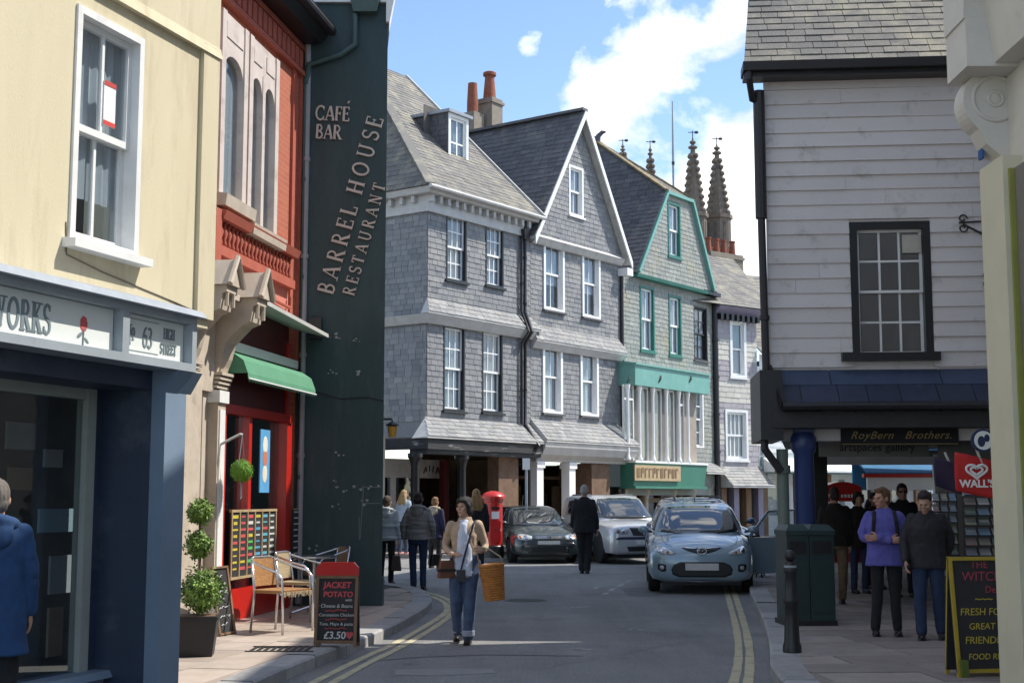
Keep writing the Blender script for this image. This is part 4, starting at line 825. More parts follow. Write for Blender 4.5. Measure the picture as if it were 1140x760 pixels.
# hip side: plane through the left eave, rising as fast as the hip line needs
hs = PT/kh; sl2 = math.hypot(1, hs)
slates((-.45,0,zR),(0,-1,0),(1,0,hs),[(-(DP1+.4),0),(.45,0),(.45-run,run*kh*sl2),(-(DP1+.4),run*kh*sl2)],.34,.2,.016,seed=15).build('roof_slates', M['slate_roof_lichen'], r1, kind='stuff')
m = MB(); z9 = zR-.01
m.add([(-.45,-.45,z9),(L1+.1,-.45,z9),(L1+.1,run-.45,z9+run*PT),(-.45+run*kh,run-.45,z9+run*PT),(-.45,DP1+.4,z9),(L1+.1,DP1+.4,z9)], [(0,1,2,3),(0,3,4),(1,5,2),(3,2,5,4)]); m.build('roof_base', M['slate_roof'], r1)
m = MB()
for k in range(14):
    a, b = k/14, (k+.94)/14; m.bar((-.45+run*kh*a,-.45+run*a,zR+.03+run*PT*a),(-.45+run*kh*b,-.45+run*b,zR+.05+run*PT*b),.26,.05)
m.build('hip_tiles', M['slate_roof_lichen'], r1, kind='stuff')
m = MB(); m.bar((L1+.1,-.47,zR-.02),(L1+.1,run-.45,zR-.02+run*PT),.06,.18); m.build('verge_board', M['offwhite'], r1)
m = MB(); m.tube([(-.5,-.5,zR-.04),(L1+.1,-.5,zR-.04)], .06, 8); m.build('gutter', M['offwhite'], r1)
# dormer
d0, d1 = fh.uz(499,150,-2.0)[0], fh.uz(521,150,-2.0)[0]; zd1 = fh.uz(510,128,-2.0)[1]; zd0 = fh.uz(510,190,-2.0)[1]; yd = 2.0
yd = (zd0-zR)/PT-.45+.12
d0, d1 = fh.uz(499,150,-yd)[0], fh.uz(521,150,-yd)[0]; zd1 = fh.uz(510,129,-yd)[1]; zd0 = fh.uz(510,190,-yd)[1]
m = MB(); yb_ = (zd1-zR)/PT-.45
m.prism([(d0,yd,zd0-.1),(d0,yd,zd1),(d0,yb_,zd1)], (.05,0,0)); m.prism([(d1-.05,yd,zd0-.1),(d1-.05,yd,zd1),(d1-.05,yb_,zd1)], (.05,0,0)); m.build('dormer_cheek', M['slate_roof'], r1)
slates((d0,0,0),(0,-1,0),(0,0,1),[(-yd,zd0),(-yd,zd1),(-yb_,zd1)],.3,.17,seed=16).build('dormer_slates', M['slate_roof'], r1, kind='stuff')
m = MB(); m.hexa([(d0-.1,yd-.12,zd1),(d1+.1,yd-.12,zd1),(d1+.1,yb_+.1,zd1+.03),(d0-.1,yb_+.1,zd1+.03),(d0-.1,yd-.12,zd1+.09),(d1+.1,yd-.12,zd1+.09),(d1+.1,yb_+.1,zd1+.12),(d0-.1,yb_+.1,zd1+.12)]); m.build('dormer_roof', M['lead'], r1)
window(r1, (d0,d1,zd0,zd1), 2, 2, M['white_fresh'], .1, y=yd, rail=.07, bar=.05, sashes=False, back='curtain', sill=M['white_fresh'])
# arcade front of house 1
pent(r1, -.05, L1, zP0, zP1, .55, M['slate_pale'], 17)
m = MB(); m.box(-.5,L1-.02,-.48,-.3,zP0-.34,zP0-.06); m.box(-.45,L1-.02,-.42,.2,zP0-.46,zP0-.34); m.box(-.5,-.3,-.3,4.5,zP0-.34,zP0-.06); m.build('fascia_beam', mat('weathered_black_beam', (.045,.042,.042), (.02,.02,.02), 4, .7, .5, 20, dirt=(.4,.4,.4), dirt_scale=2.2, dirt_lo=.58, dirt_hi=.68, stretch=(.35,1,3)), r1)
def column(root, u, y, zt, r, mt, name='column'):
    m = MB(); m.lathe([(r*1.5,0),(r*1.5,.12),(r*1.15,.2),(r,.3),(r*.88,zt-.35),(r*1.0,zt-.3),(r*1.0,zt-.26),(r*1.35,zt-.14),(r*1.6,zt-.1),(r*1.6,zt)], 12, (u,y,.1)); return smooth_by_angle(m.build(name, mt, root))
for px in (462, 514): column(r1, fh.uz(px,540,.2)[0], -.2, zP0-.56, .13, M['black'])
column(r1, -.3, 2.4, zP0-.46, .12, M['black'])
# shop wall set back under the arcade
sb = 2.6; zsf = zP0-.5
for (a, b, c, d) in [(fh.rect(455,560,504,517,-sb))]:
    m = MB(); m.box(-1.4,L1-.8,sb-.02,sb+.1,zsf-.55,zsf); m.build('shop_sign', M['offwhite'], r1)
rg = random.Random(8)
for k in range(9): s = MB(); u = fh.uz(471+k*3.4,513,-sb)[0]; s.bar((u,sb-.025,zsf-.38+rg.uniform(-.04,.04)),(u+rg.uniform(-.05,.12),sb-.025,zsf-.18+rg.uniform(-.05,.05)),.05,.01,up=(0,1,0)); s.build('sign_letter', M['plastic_black'], r1)
m = MB()
for px in (437,462,496,520,545): u = fh.uz(px,560,-sb)[0]; m.box(u-.12,u+.12,sb-.02,sb+.1,.1,zsf-.55)
m.box(-1.4,L1-.8,sb-.02,sb+.1,.1,.5); m.build('shop_frame', M['offwhite'], r1)
m = MB(); m.box(-1.6,L1-.8,sb+.02,sb+.03,.5,zsf-.55); m.build('shop_glass', M['glass_dark'], r1)
u = fh.uz(497,540,-sb+.4)[0]; m = MB(); m.box(u-.1,u+.1,sb-.4,sb-.2,.1,zsf); m.build('red_post', M['dark_red'], r1)
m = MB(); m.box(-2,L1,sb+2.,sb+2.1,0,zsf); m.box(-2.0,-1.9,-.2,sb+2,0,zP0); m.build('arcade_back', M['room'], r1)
u0, u1 = fh.uz(552,560,.0)[0], fh.uz(574,560,.0)[0]; m = MB(); m.box(u0,u1,-.1,.3,.1,zP0-.4); m.build('stone_pier', M['brown_stone'], r1)
# rainwater pipes between houses 1 and 2
u = fh.uz(584,300,.12)[0]; zh = fh.uz(586,262,.1)[1]
h_ = MB(); h_.hexa([(u-.1,-.2,zh-.15),(u+.12,-.2,zh-.15),(u+.12,-.02,zh-.15),(u-.1,-.02,zh-.15),(u-.16,-.24,zh+.15),(u+.18,-.24,zh+.15),(u+.18,-.02,zh+.15),(u-.16,-.02,zh+.15)]); h_.build('rain_hopper', M['gutter'], r1)
downpipe(r1, [(u+.05,-.1,zh+.7),(u+.05,-.1,zSt+.1),(u+.05,-.36,zS-.1),(u+.05,-.1,zS-.45),(u+.05,-.1,zP1),(u+.05,-.6,zP0-.1),(u+.05,-.25,zP0-.5),(u+.05,-.25,.1)], .055)
downpipe(r1, [(u-.12,-.1,zh-.1),(u-.12,-.1,zSt+.1),(u-.12,-.36,zS-.1),(u-.12,-.1,zS-.45),(u-.12,-.1,zP1)], .04)
# chimney stack behind, shared by the first two houses
cb = at(545, 125, 47.5); cs = thing('chimney_stack', 'rendered chimney stack with tall clay pot behind the dormer roof', 'chimney', (cb.x, cb.y, cb.z-2.5), TH)
m = MB(); m.box(-.32,.32,-.35,.35,0,2.95); m.box(-.38,.38,-.4,.4,2.75,2.85); m.build('stack', M['cement'], cs)
m = MB(); m.lathe([(.24,0),(.22,.25),(.18,.72),(.17,.85),(.24,.9),(.24,1.0),(.18,1.04)], 14, (0,0,2.95)); smooth_by_angle(m.build('chimney_pot', M['clay'], cs))
cb2 = at(526, 127, 47.0); cs2 = thing('chimney_pot_stack', 'low chimney with a plain tapering clay pot left of the taller stack', 'chimney', (cb2.x, cb2.y, cb2.z-2.5), TH)
m = MB(); m.box(-.3,.3,-.3,.3,0,2.5); m.build('stack', M['cement'], cs2)
m = MB(); m.lathe([(.2,0),(.2,.4),(.165,1.05),(.165,1.12)], 14, (0,0,2.5)); smooth_by_angle(m.build('chimney_pot', M['clay'], cs2))
# ---- house 2: tall white-edged gable
f2 = sub(590); L2 = U[690]-U[590]; r2 = f2.root('slate_gable_house', 'slate-hung house with steep white-edged gable and white sash windows', 'building', 'slate-hung houses in a row')
zS2 = f2.uz(640,386)[1]; zS2t = f2.uz(640,369)[1]; zQ0 = f2.uz(640,493)[1]; zQ1 = f2.uz(640,470)[1]
zG = f2.uz(640, 276)[1]                                     # foot of the gable
ap = f2.uz(650, 126, .3); lf = f2.uz(597, 264, .3); rt = f2.uz(694, 292, .3)
uA, zA_ = L2*.5, ap[1]
zbl = (lf[1]+rt[1])/2
holes = [f2.rect(604,627,264,346), f2.rect(647,667,277,354), f2.rect(603,625,378,460), f2.rect(645,665,385,463)]
gw = f2.rect(630,646,186,241)
m = MB(); wall(m, 0, L2, zQ0, zG, holes); wall(m, gw[0]-.2, gw[1]+.2, zG, gw[3]+.2, [gw], -.1)
slope = (zA_-zbl)/(L2*.5+.25)
def gz(u): return zA_ - .12 - abs(u-uA)*slope
gpoly = [(0,zG),(L2,zG),(L2,max(zG+.01,gz(L2))),(uA,gz(uA)),(0,max(zG+.01,gz(0)))]
for (a, b) in [(0, gw[0]-.2), (gw[1]+.2, L2)]:
    mid = [(a,zG),(b,zG)] + ([(b,gz(b)),(a,max(zG+.01,gz(a)))] if b <= uA else [(b,max(zG+.01,gz(b))),(a,gz(a))]); m.add([(x,-.1,z) for x,z in mid], [(0,1,2,3)])
m.add([(gw[0]-.2,-.1,gw[3]+.2),(gw[1]+.2,-.1,gw[3]+.2),(gw[1]+.2,-.1,gz(gw[1]+.2)),(uA,-.1,gz(uA)),(gw[0]-.2,-.1,gz(gw[0]-.2))], [(0,1,2,3,4)])
m.quad((L2,0,zQ0),(L2,8,zQ0),(L2,8,zG),(L2,0,zG)); m.quad((0,0,zQ0),(0,8,zQ0),(L2,8,zQ0),(L2,0,zQ0)); m.build('wall', M['slate'], r2)
slates((0,0,0),(1,0,0),(0,0,1),[(0,zQ1-.05),(L2,zQ1-.05),(L2,zG),(0,zG)],.27,.155,holes=holes,seed=21).build('slate_cladding', M['slate'], r2, kind='stuff')
slates((0,-.1,0),(1,0,0),(0,0,1),gpoly,.27,.155,holes=[gw],seed=22).build('slate_cladding', M['slate'], r2, kind='stuff')
for h in holes[:2]: window(r2, h, 2, 2, M['white_fresh'], .1, bar=.025, sill=M['slate_roof'], proud=.06, back='curtain', rail=.06, sill_out=.12, back_frac=.65)
for h in holes[2:]: window(r2, h, 2, 2, M['white_fresh'], .11, bar=.025, sill=M['slate_roof'], proud=.06, back='curtain', rail=.06, sill_out=.12)
window(r2, gw, 2, 2, M['white_fresh'], .08, bar=.025, sill=M['white_fresh'], proud=.03, back='curtain', rail=.06, y=-.1)
pk = MB(); pk.box(gw[0]+.12,gw[1]-.12,.06,.07,gw[2]+.1,gw[2]+(gw[3]-gw[2])*.5); pk.build('pink_curtain', mat('pink_curtain', (.5,.25,.28), (.4,.2,.22), 14, .9, stretch=(1,1,.05)), r2)
m = MB(); m.hexa([(0,-.12,zG-.22),(L2,-.12,zG-.22),(L2,0,zG-.22),(0,0,zG-.22),(0,-.26,zG-.03),(L2,-.26,zG-.03),(L2,0,zG-.03),(0,0,zG-.03)]); m.hexa([(0,-.27,zG-.028),(L2,-.27,zG-.028),(L2,0,zG-.028),(0,0,zG-.028),(0,-.25,zG+.0),(L2,-.25,zG+.0),(L2,-.09,zG+.1),(0,-.09,zG+.1)]); m.build('gable_moulding', M['offwhite'], r2)
# roof slopes (ridge runs back from the gable)
RB = 12.0; ov = .38
for sgn in (-1, 1):
    ue = uA + sgn*(L2*.5+.25); B = Vector((uA-ue, 0, zA_-zbl)); Ls = B.length
    P0 = Vector((ue, -ov if sgn > 0 else RB, zbl+.05)); A = Vector((0, 1 if sgn > 0 else -1, 0))
    slates(P0, A, B, [(0,0),(RB+ov,0),(RB+ov,Ls),(0,Ls)], .34, .21, .015, seed=23+sgn).build('roof_slates', M['slate_roof'], r2, kind='stuff')
    m = MB(); m.hexa([(ue,-ov,zbl-.05),(uA,-ov,zA_-.05),(uA,RB,zA_-.05),(ue,RB,zbl-.05),(ue,-ov,zbl+.05),(uA,-ov,zA_+.05),(uA,RB,zA_+.05),(ue,RB,zbl+.05)]); m.build('roof_deck', M['offwhite'], r2)
    m = MB(); dz = .17; m.prism([(ue,-ov-.03,zbl-.22),(uA,-ov-.03,zA_-.2),(uA,-ov-.03,zA_+.06),(ue,-ov-.03,zbl+.04)], (0,.04,0)); m.build('bargeboard', M['white_fresh'], r2)
m = MB()
for k in range(24): m.bar((uA,-ov+k*.51,zA_+.1),(uA,-ov+k*.51+.49,zA_+.1),.3,.09)
m.build('ridge_tiles', M['slate_roof'], r2, kind='stuff')
m = MB(); e_ = L2+.25; m.box(e_-.35,e_+.02,-ov-.02,-.02,zbl-.45,zbl-.2); m.build('kneeler', M['white_fresh'], r2)
pent(r2, 0, L2+.1, zS2, zS2t, .26, M['slate_pale'], 24, hips=False)
m = MB(); m.hexa([(0,-.1,zS2-.25),(L2+.1,-.1,zS2-.25),(L2+.1,0,zS2-.25),(0,0,zS2-.25),(0,-.24,zS2-.05),(L2+.1,-.24,zS2-.05),(L2+.1,0,zS2-.05),(0,0,zS2-.05)]); m.build('string_moulding', M['offwhite'], r2)
pent(r2, 0, L2+.25, zQ0, zQ1, .62, M['slate_pale'], 25, hips=False)
# white coved fascia and columns
m = MB(); prof = [(-.58,zQ0-.06),(-.56,zQ0-.2),(-.45,zQ0-.42),(-.25,zQ0-.55),(-.2,zQ0-.62),(.1,zQ0-.62),(.1,zQ0-.06)]
m.prism([(0,y,z) for y,z in prof], (L2+.2,0,0)); m.build('coved_fascia', M['offwhite'], r2)
for px in (597, 633): 
    u = f2.uz(px,560,.1)[0]; m = MB(); m.box(u-.17,u+.17,-.25,.05,.1,zQ0-.62); m.box(u-.22,u+.22,-.3,.1,.1,.35); m.box(u-.21,u+.21,-.29,.09,zQ0-.82,zQ0-.63); m.build('column', M['white_fresh'], r2)
u0, u1 = f2.uz(656,560)[0], f2.uz(676,560)[0]; m = MB(); m.box(u0,u1,-.1,.5,.1,zQ0-.62); m.build('stone_pier', M['brown_stone'], r2)
s2 = 2.4; m = MB(); m.box(0,L2,s2,s2+.1,.1,.6)
for k in range(5): u = L2*k/4; m.box(u-.06,u+.06,s2,s2+.1,.6,zQ0-.6)
m.box(0,L2,s2,s2+.1,zQ0-1.1,zQ0-1.0); m.build('shop_frame', M['timber'], r2)
m = MB(); m.box(-.5,L2,s2+.04,s2+.05,.6,zQ0-.6); m.build('shop_glass', M['glass_dark'], r2)
m = MB(); m.box(-.5,L2+.5,s2+1.6,s2+1.65,0,zQ0); m.build('shop_back', mat('warm_shop_interior', (.16,.10,.05), (.06,.04,.025), 1.4, .9), r2)
for k,(px,py,c) in enumerate([(575,552,(.55,.3,.05)),(610,560,(.4,.3,.2)),(620,575,(.3,.3,.3)),(645,560,(.4,.25,.15))]):
    u, z = f2.uz(px,py,-s2-.5); s = MB(); s.box(u-.25,u+.25,s2+.5,s2+.55,z-.3,z+.35); s.build('window_display', mat('display_%d' % k, c), r2)
# ---- house 3: turquoise trimmed mansard gable with oriel
f3 = sub(690); L3 = fh.uz(772,420)[0]-U[690]; LX = U[795]-U[690]; r3 = f3.root('turquoise_trim_house', 'grey-green slate house with turquoise gable boards and column-fronted oriel window', 'building', 'slate-hung houses in a row')
zM = f3.uz(740, 314)[1]; zB1 = f3.uz(730, 410)[1]
zO1 = f3.uz(730,432,.5)[1]; zO0 = f3.uz(730,513,.5)[1]; zK0 = f3.uz(730,541,.5)[1]
holes = [f3.rect(712,728,319,391), f3.rect(744,758,329,396), f3.rect(772,787,342,401), f3.rect(768,783,434,498)]
gw3 = f3.rect(737,751,227,287)
a0, a1 = f3.uz(703,308)[0], f3.uz(786,326)[0]; b0, b1 = f3.uz(735,219)[0], f3.uz(762,226)[0]; zGt = f3.uz(748,222)[1]
m = MB(); wall(m, 0, LX, zK0-.3, zM, holes); cu = (gw3[0]-.12, gw3[1]+.12)
yg = -.22; zt_ = gw3[3]+.15
def ledge(z): t = (z-zM)/(zGt-zM); return a0+(b0-a0)*t, a1+(b1-a1)*t
wall(m, cu[0], cu[1], zM, zt_, [gw3], yg)
for (s0, s1) in ((0, 1), (1, 0)):
    l0, l1 = ledge(zM), ledge(zt_)
    if s0 == 0: m.add([(l0[0],yg,zM),(cu[0],yg,zM),(cu[0],yg,zt_),(l1[0],yg,zt_)], [(0,1,2,3)])
    else: m.add([(cu[1],yg,zM),(l0[1],yg,zM),(l1[1],yg,zt_),(cu[1],yg,zt_)], [(0,1,2,3)])
l1 = ledge(zt_); m.add([(l1[0],yg,zt_),(l1[1],yg,zt_),(b1,yg,zGt),(b0,yg,zGt)], [(0,1,2,3)])
m.quad((a0,yg,zM),(a0,.1,zM),(a1,.1,zM),(a1,yg,zM)); m.quad((LX,0,0),(LX,6,0),(LX,6,zM),(LX,0,zM)); m.quad((0,0,zK0-.3),(0,6,zK0-.3),(LX,6,zK0-.3),(LX,0,zK0-.3)); m.build('wall', M['slate_green'], r3)
slates((0,0,0),(1,0,0),(0,0,1),[(0,zK0),(LX,zK0),(LX,zM),(0,zM)],.27,.155,holes=holes+[(0,L3-.15,zK0,zB1)],seed=31).build('slate_cladding', M['slate_green'], r3, kind='stuff')
slates((0,yg,0),(1,0,0),(0,0,1),[(a0,zM),(a1,zM),(b1,zGt),(b0,zGt)],.27,.155,holes=[gw3],seed=32).build('slate_cladding', M['slate_green'], r3, kind='stuff')
for h in holes[:2]+[gw3]: window(r3, h, 2, 2, M['turq_dark'], .085, M['white_fresh'], bar=.03, sill=M['turq_dark'], proud=.04, back='curtain', rail=.07, y=yg if h is gw3 else 0)
window(r3, holes[2], 2, 4, M['black'], .06, M['black'], bar=.04, sill=M['slate_roof'], back='curtain', rail=.06)
window(r3, holes[3], 2, 4, M['white_fresh'], .08, bar=.04, back='curtain', rail=.06)
m = MB(); m.hexa([(a0-.05,yg-.05,zM-.12),(a1+.05,yg-.05,zM-.12),(a1+.05,.0,zM-.12),(a0-.05,.0,zM-.12),(a0-.05,yg-.08,zM-.01),(a1+.05,yg-.08,zM-.01),(a1+.05,.0,zM-.01),(a0-.05,.0,zM-.01)]); m.build('gable_moulding', M['turq_dark'], r3)
for k,(p, q) in enumerate([((a0,zM),(b0,zGt)),((b0-.05,zGt),(b1+.05,zGt)),((b1,zGt),(a1,zM))]):
    s = MB(); d = Vector((q[0]-p[0],0,q[1]-p[1])).normalized(); nn_ = Vector((-d.z,0,d.x))*.115; off = Vector((0,0,0)) if k != 1 else Vector((0,-.003,0))
    s.prism([Vector((p[0],yg-.16,p[1]))+off, Vector((q[0],yg-.16,q[1]))+off, Vector((q[0],yg-.16,q[1]))+nn_+off, Vector((p[0],yg-.16,p[1]))+nn_+off], (0,.2,0)); s.build('bargeboard', M['turq'], r3)
# roof of house 3: steep slopes behind the boards, half hip on top
zRd = f3.uz(688,168,-3.2)[1]
um = (b0+b1)/2; yr = 3.2; e0, e1 = a0-.2, a1+.25
def slope_roof(P0, A, B, poly, seed, mt='slate_roof', nm='roof_slates', rt=None, w=.33, h=.2): return slates(P0, A, B, poly, w, h, .015, seed=seed).build(nm, M[mt], rt or r3, kind='stuff')
m = MB()
V = {'fl':(e0,yg-.1,zM),'fr':(e1,yg-.1,zM),'tl':(b0-.1,yg-.1,zGt+.1),'tr':(b1+.1,yg-.1,zGt+.1),'rf':(um,yr,zRd),'rb':(um,10,zRd),'bl':(e0,10,zM),'br':(e1,10,zM),'tlb':(b0-.1,10,zGt+.1),'trb':(b1+.1,10,zGt+.1)}
def f_(*k): b = len(m.v); m.v += [V[i] for i in k]; m.f.append(list(range(b, b+len(k)))); m.t.append(.5)
f_('fl','tl','tlb','bl'); f_('tl','rf','rb','tlb'); f_('tl','tr','rf'); f_('tr','trb','rb','rf'); f_('fr','br','trb','tr'); m.build('roof_deck', M['slate_roof'], r3)
def plane(k0, k1, k2, poly_keys, seed, mt='slate_roof'):
    P0, P1, P2 = Vector(V[k0]), Vector(V[k1]), Vector(V[k2]); A = (P1-P0).normalized(); B = (P2-P0); B = (B - A*B.dot(A)).normalized()
    slope_roof(P0, A, B, [((Vector(V[k])-P0).dot(A), (Vector(V[k])-P0).dot(B)) for k in poly_keys], seed, mt)
plane('bl','fl','tl',['bl','fl','tl','tlb'],33); plane('tlb','tl','rf',['tlb','tl','rf','rb'],34); plane('tl','tr','rf',['tl','tr','rf'],35,'slate_roof_lichen'); plane('tr','trb','rf',['tr','trb','rb','rf'],36); plane('fr','br','tr',['fr','br','trb','tr'],37)
m = MB()
for k in range(11): m.ell((um, yr+.1+k*.32, zRd+.16), (.05,.1,.12), 8, 5); m.box(um-.12,um+.12,yr+k*.32-.05,yr+k*.32+.26,zRd+.02,zRd+.08)
m.build('crested_ridge', M['clay'], r3, kind='stuff')
m = MB(); m.tube([(um,yr,zRd+.05),(um,yr-.05,zRd+.25),(um+.04,yr-.2,zRd+.38),(um+.02,yr-.35,zRd+.36)], [.12,.1,.08,.04], 8); m.build('ridge_finial', mat('lead_finial', (.10,.10,.13)), r3)
hm = mat('lichen_hip', (.30,.22,.09), (.16,.14,.11), 3, .9)
for kk in ('tl','tr'):
    m = MB(); p, q = Vector(V[kk]), Vector(V['rf'])
    for k in range(9): a = p.lerp(q, k/9); b = p.lerp(q, (k+.92)/9); m.bar(a+Vector((0,0,.05)), b+Vector((0,0,.06)), .22, .06)
    m.build('hip_tiles', hm, r3, kind='stuff')
# oriel with columns
ob = .55
m = MB(); m.hexa([(-.12,-ob-.12,zO1),(L3-.05,-ob-.12,zO1),(L3-.05,0,zO1),(-.12,0,zO1),(-.12,-ob-.12,zB1-.05),(L3-.05,-ob-.12,zB1-.05),(L3-.05,0,zB1),(-.12,0,zB1)]); m.hexa([(-.15,-ob-.18,zB1-.1),(L3-.02,-ob-.18,zB1-.1),(L3-.02,0,zB1-.03),(-.15,0,zB1-.03),(-.15,-ob-.18,zB1-.04),(L3-.02,-ob-.18,zB1-.04),(L3-.02,0,zB1+.06),(-.15,0,zB1+.06)]); o3 = m.build('oriel_fascia', M['turq'], r3)
for px in (699,734,768):
    s = MB(); u, z = f3.uz(px,422,ob+.12); s.tube([(u-.06,-ob-.13,z-.1),(u+.02,-ob-.16,z),(u+.09,-ob-.13,z+.12)], .03, 6); s.build('hook', M['black'], o3)
for px in (699,712,727,742,756,766):
    s = MB(); u = f3.uz(px,470,ob)[0]; s.lathe([(.085,0),(.085,.08),(.06,.12),(.052,.2),(.048,zO1-zO0-.3),(.06,zO1-zO0-.22),(.06,zO1-zO0-.18),(.085,zO1-zO0-.08),(.09,zO1-zO0)], 12, (u,-ob+.0,zO0)); smooth_by_angle(s.build('column', M['white_fresh'], r3))
for (x0,x1) in ((697,709),(713,725),(729,740),(744,754),(757,765)):
    ua_, ub2 = f3.uz(x0,470,ob)[0]+.02, f3.uz(x1,470,ob)[0]-.02; s = MB(); s.box(ua_,ua_+.05,-ob+.1,-ob+.16,zO0,zO1); s.box(ub2-.05,ub2,-ob+.1,-ob+.16,zO0,zO1); s.box(ua_+.05,ub2-.05,-ob+.1,-ob+.16,zO1-.5 if x0 in (697,757) else zO1-.06,zO1-.43 if x0 in (697,757) else zO1); w = s.build('oriel_window', M['white_paint'], r3)
    s = MB(); s.box(ua_+.05,ub2-.05,-ob+.13,-ob+.135,zO0,zO1); s.build('glass', M['glass'], w)
bm_ = mat('beige_blind', (.36,.31,.26), (.27,.23,.19), 4, .9); m = MB(); m.box(.1,L3-.3,-ob+.3,-ob+.32,zO0,zO1); m.build('oriel_blind', bm_, r3)
m = MB(); m.box(-.05,L3-.1,-ob-.06,.3,zO0-.08,zO0-.005); m.build('oriel_sill', M['white_paint'], r3)
m = MB(); m.hexa([(-.02,-ob+.05,zK0),(L3-.25,-ob+.05,zK0),(L3-.25,0,zK0),(-.02,0,zK0),(-.02,-ob-.02,zO0-.081),(L3-.12,-ob-.02,zO0-.081),(L3-.12,0,zO0-.081),(-.02,0,zO0-.081)]); m.box(-.05,L3-.2,-ob-.05,0,zK0-.08,zK0-.001); gb = m.build('shop_fascia', M['green_band'], r3)
q = f3.rect(706,757,518,535,ob+.03); s = MB(); s.box(q[0],q[1],-ob-.06,-ob-.02,q[2],q[3]); s.build('sign_board', M['gold'], gb)
lettering('GOLDSMITHS', .34, M['timber'], gb, ((q[0]+q[1])/2,-ob-.062,(q[2]+q[3])/2), depth=.008, bold=.008) if False else None
rg = random.Random(3)
for k in range(11):
    s = MB(); a = q[0]+.12+(q[1]-q[0]-.24)*k/11; w_ = (q[1]-q[0]-.24)/11; zz = (q[2]+q[3])/2; hh_ = (q[3]-q[2])*.3
    s.box(a,a+w_*.25,-ob-.075,-ob-.06,zz-hh_,zz+hh_); s.box(a+w_*.25,a+w_*.75,-ob-.073,-ob-.06,zz+rg.choice((-1,0,.7))*hh_,zz+rg.choice((.9,1))*hh_*1.0+.02); s.build('sign_letter', M['timber'], gb)
# ground floor of house 3
s3 = 1.2; m = MB()
for px in (694,714,735,757,778): u = f3.uz(px,570,-s3)[0]; m.box(u-.09,u+.09,s3-.1,s3+.1,.1,zK0)
m.box(-.3,LX,s3-.06,s3+.06,.1,.7); m.box(-.3,LX,s3-.06,s3+.06,zK0-.55,zK0-.4); m.build('shop_frame', mat('shop_timber_pale', (.34,.27,.2), (.25,.19,.14), 4, .6), r3)
m = MB(); m.box(-.3,LX,s3+.02,s3+.03,.7,zK0); m.build('shop_glass', M['glass_dark'], r3)
m = MB(); m.box(-.5,LX,s3+1.2,s3+1.25,0,zK0); m.build('shop_back', bpy.data.materials['warm_shop_interior'], r3)
for px in (697, 722, 752, 774): column(r3, f3.uz(px,580,.0)[0], .1, zK0-.2, .1, M['stone_cream'])
zv = f3.uz(783,518,.3)[1]; pent(r3, L3+.0, LX-.1, zv-.25, zv+.12, .5, M['slate_pale'], 38, hips=False)
downpipe(r3, [(LX-.05,-.1,f3.uz(795,338)[1]),(LX-.05,-.1,.1)], .11)
m = MB(); m.tube([(.05,-.08,zM-.1),(.05,-.08,.1)], .06, 8); m.build('downpipe', M['gutter'], r3)
m = MB(); m.box(a1-.3,LX+.1,-.3,.1,zM-.12,zM+.02); m.build('eaves_gutter', M['gutter'], r3)
slope_roof((a1-.6,-.25,zM+.02),(1,0,0),(0,.75,.66),[(0,0),(LX-a1+.6,0),(LX-a1+.6,5),(0,5)],39)
for (rt_, uu, zz) in ((r1, L1-.06, zP0-.5), (r2, L2-.06, zQ0-.62), (r3, LX-.06, zK0-.1)): m = MB(); m.box(uu,uu+.05,.6,6,0,zz); m.build('party_wall', bpy.data.materials['warm_shop_interior'], rt_)
# ---- house 4: banded cream and purple slates
o4 = f3.O + f3.U*LX + Vector((.05,0,0)); f4 = Frame((o4.x, o4.y), TH-R(16)); r4 = f4.root('banded_slate_house', 'house hung with banded cream and purple slates behind the blue car', 'building', 'slate-hung houses in a row')
L4 = f4.uz(843,430)[0]; z4 = f4.uz(820,352)[1]; z5a = f4.uz(820,541,.4)[1]; z5b = f4.uz(820,519)[1]
holes = [f4.rect(812,830,356,420), f4.rect(807,832,456,512)]
m = MB(); wall(m, 0, L4, z5a, z4, holes); m.quad((L4,0,0),(L4,6,0),(L4,6,z4),(L4,0,z4)); m.quad((0,0,z5a),(0,6,z5a),(L4,6,z5a),(L4,0,z5a)); m.build('wall', M['slate_band'], r4)
def bands(row, rng): return (rng.uniform(.62,1) if (row//4) % 2 else rng.uniform(0,.36))
slates((0,0,0),(1,0,0),(0,0,1),[(0,z5b),(L4,z5b),(L4,z4),(0,z4)],.36,.2,holes=holes,seed=41,tone=bands).build('slate_cladding', M['slate_band'], r4, kind='stuff')
window(r4, holes[0], 1, 2, M['white_fresh'], .13, bar=.04, sill=M['white_fresh'], proud=.05, back='curtain', rail=.07)
window(r4, holes[1], 4, 2, M['white_fresh'], .1, bar=.05, sill=M['white_fresh'], proud=.05, back='curtain', rail=.08)
m = MB(); m.hexa([(-.1,-.12,z4),(L4+.1,-.12,z4),(L4+.1,0,z4),(-.1,0,z4),(-.1,-.42,z4+.28),(L4+.3,-.42,z4+.28),(L4+.3,0,z4+.28),(-.1,0,z4+.28)]); m.build('eaves_cornice', M['purple_trim'], r4)
for k in range(8): s = MB(); a = .05+L4*k/8; s.box(a,a+.14,-.3,-.1,z4-.22,z4+.0); s.build('bracket', M['black'], r4)
rp = f4.uz(809,281,-5.0); t4 = (rp[1]-z4-.3)/5.4
slope_roof((-.5,-.45,z4+.3),(1,0,0),(0,1,t4),[(-3.5,0),(L4+1.0,0),(rp[0]+.5,5.4*math.hypot(1,t4)),(-3.5,5.4*math.hypot(1,t4))],42,'slate_roof_lichen','roof_slates',r4,.4,.25)
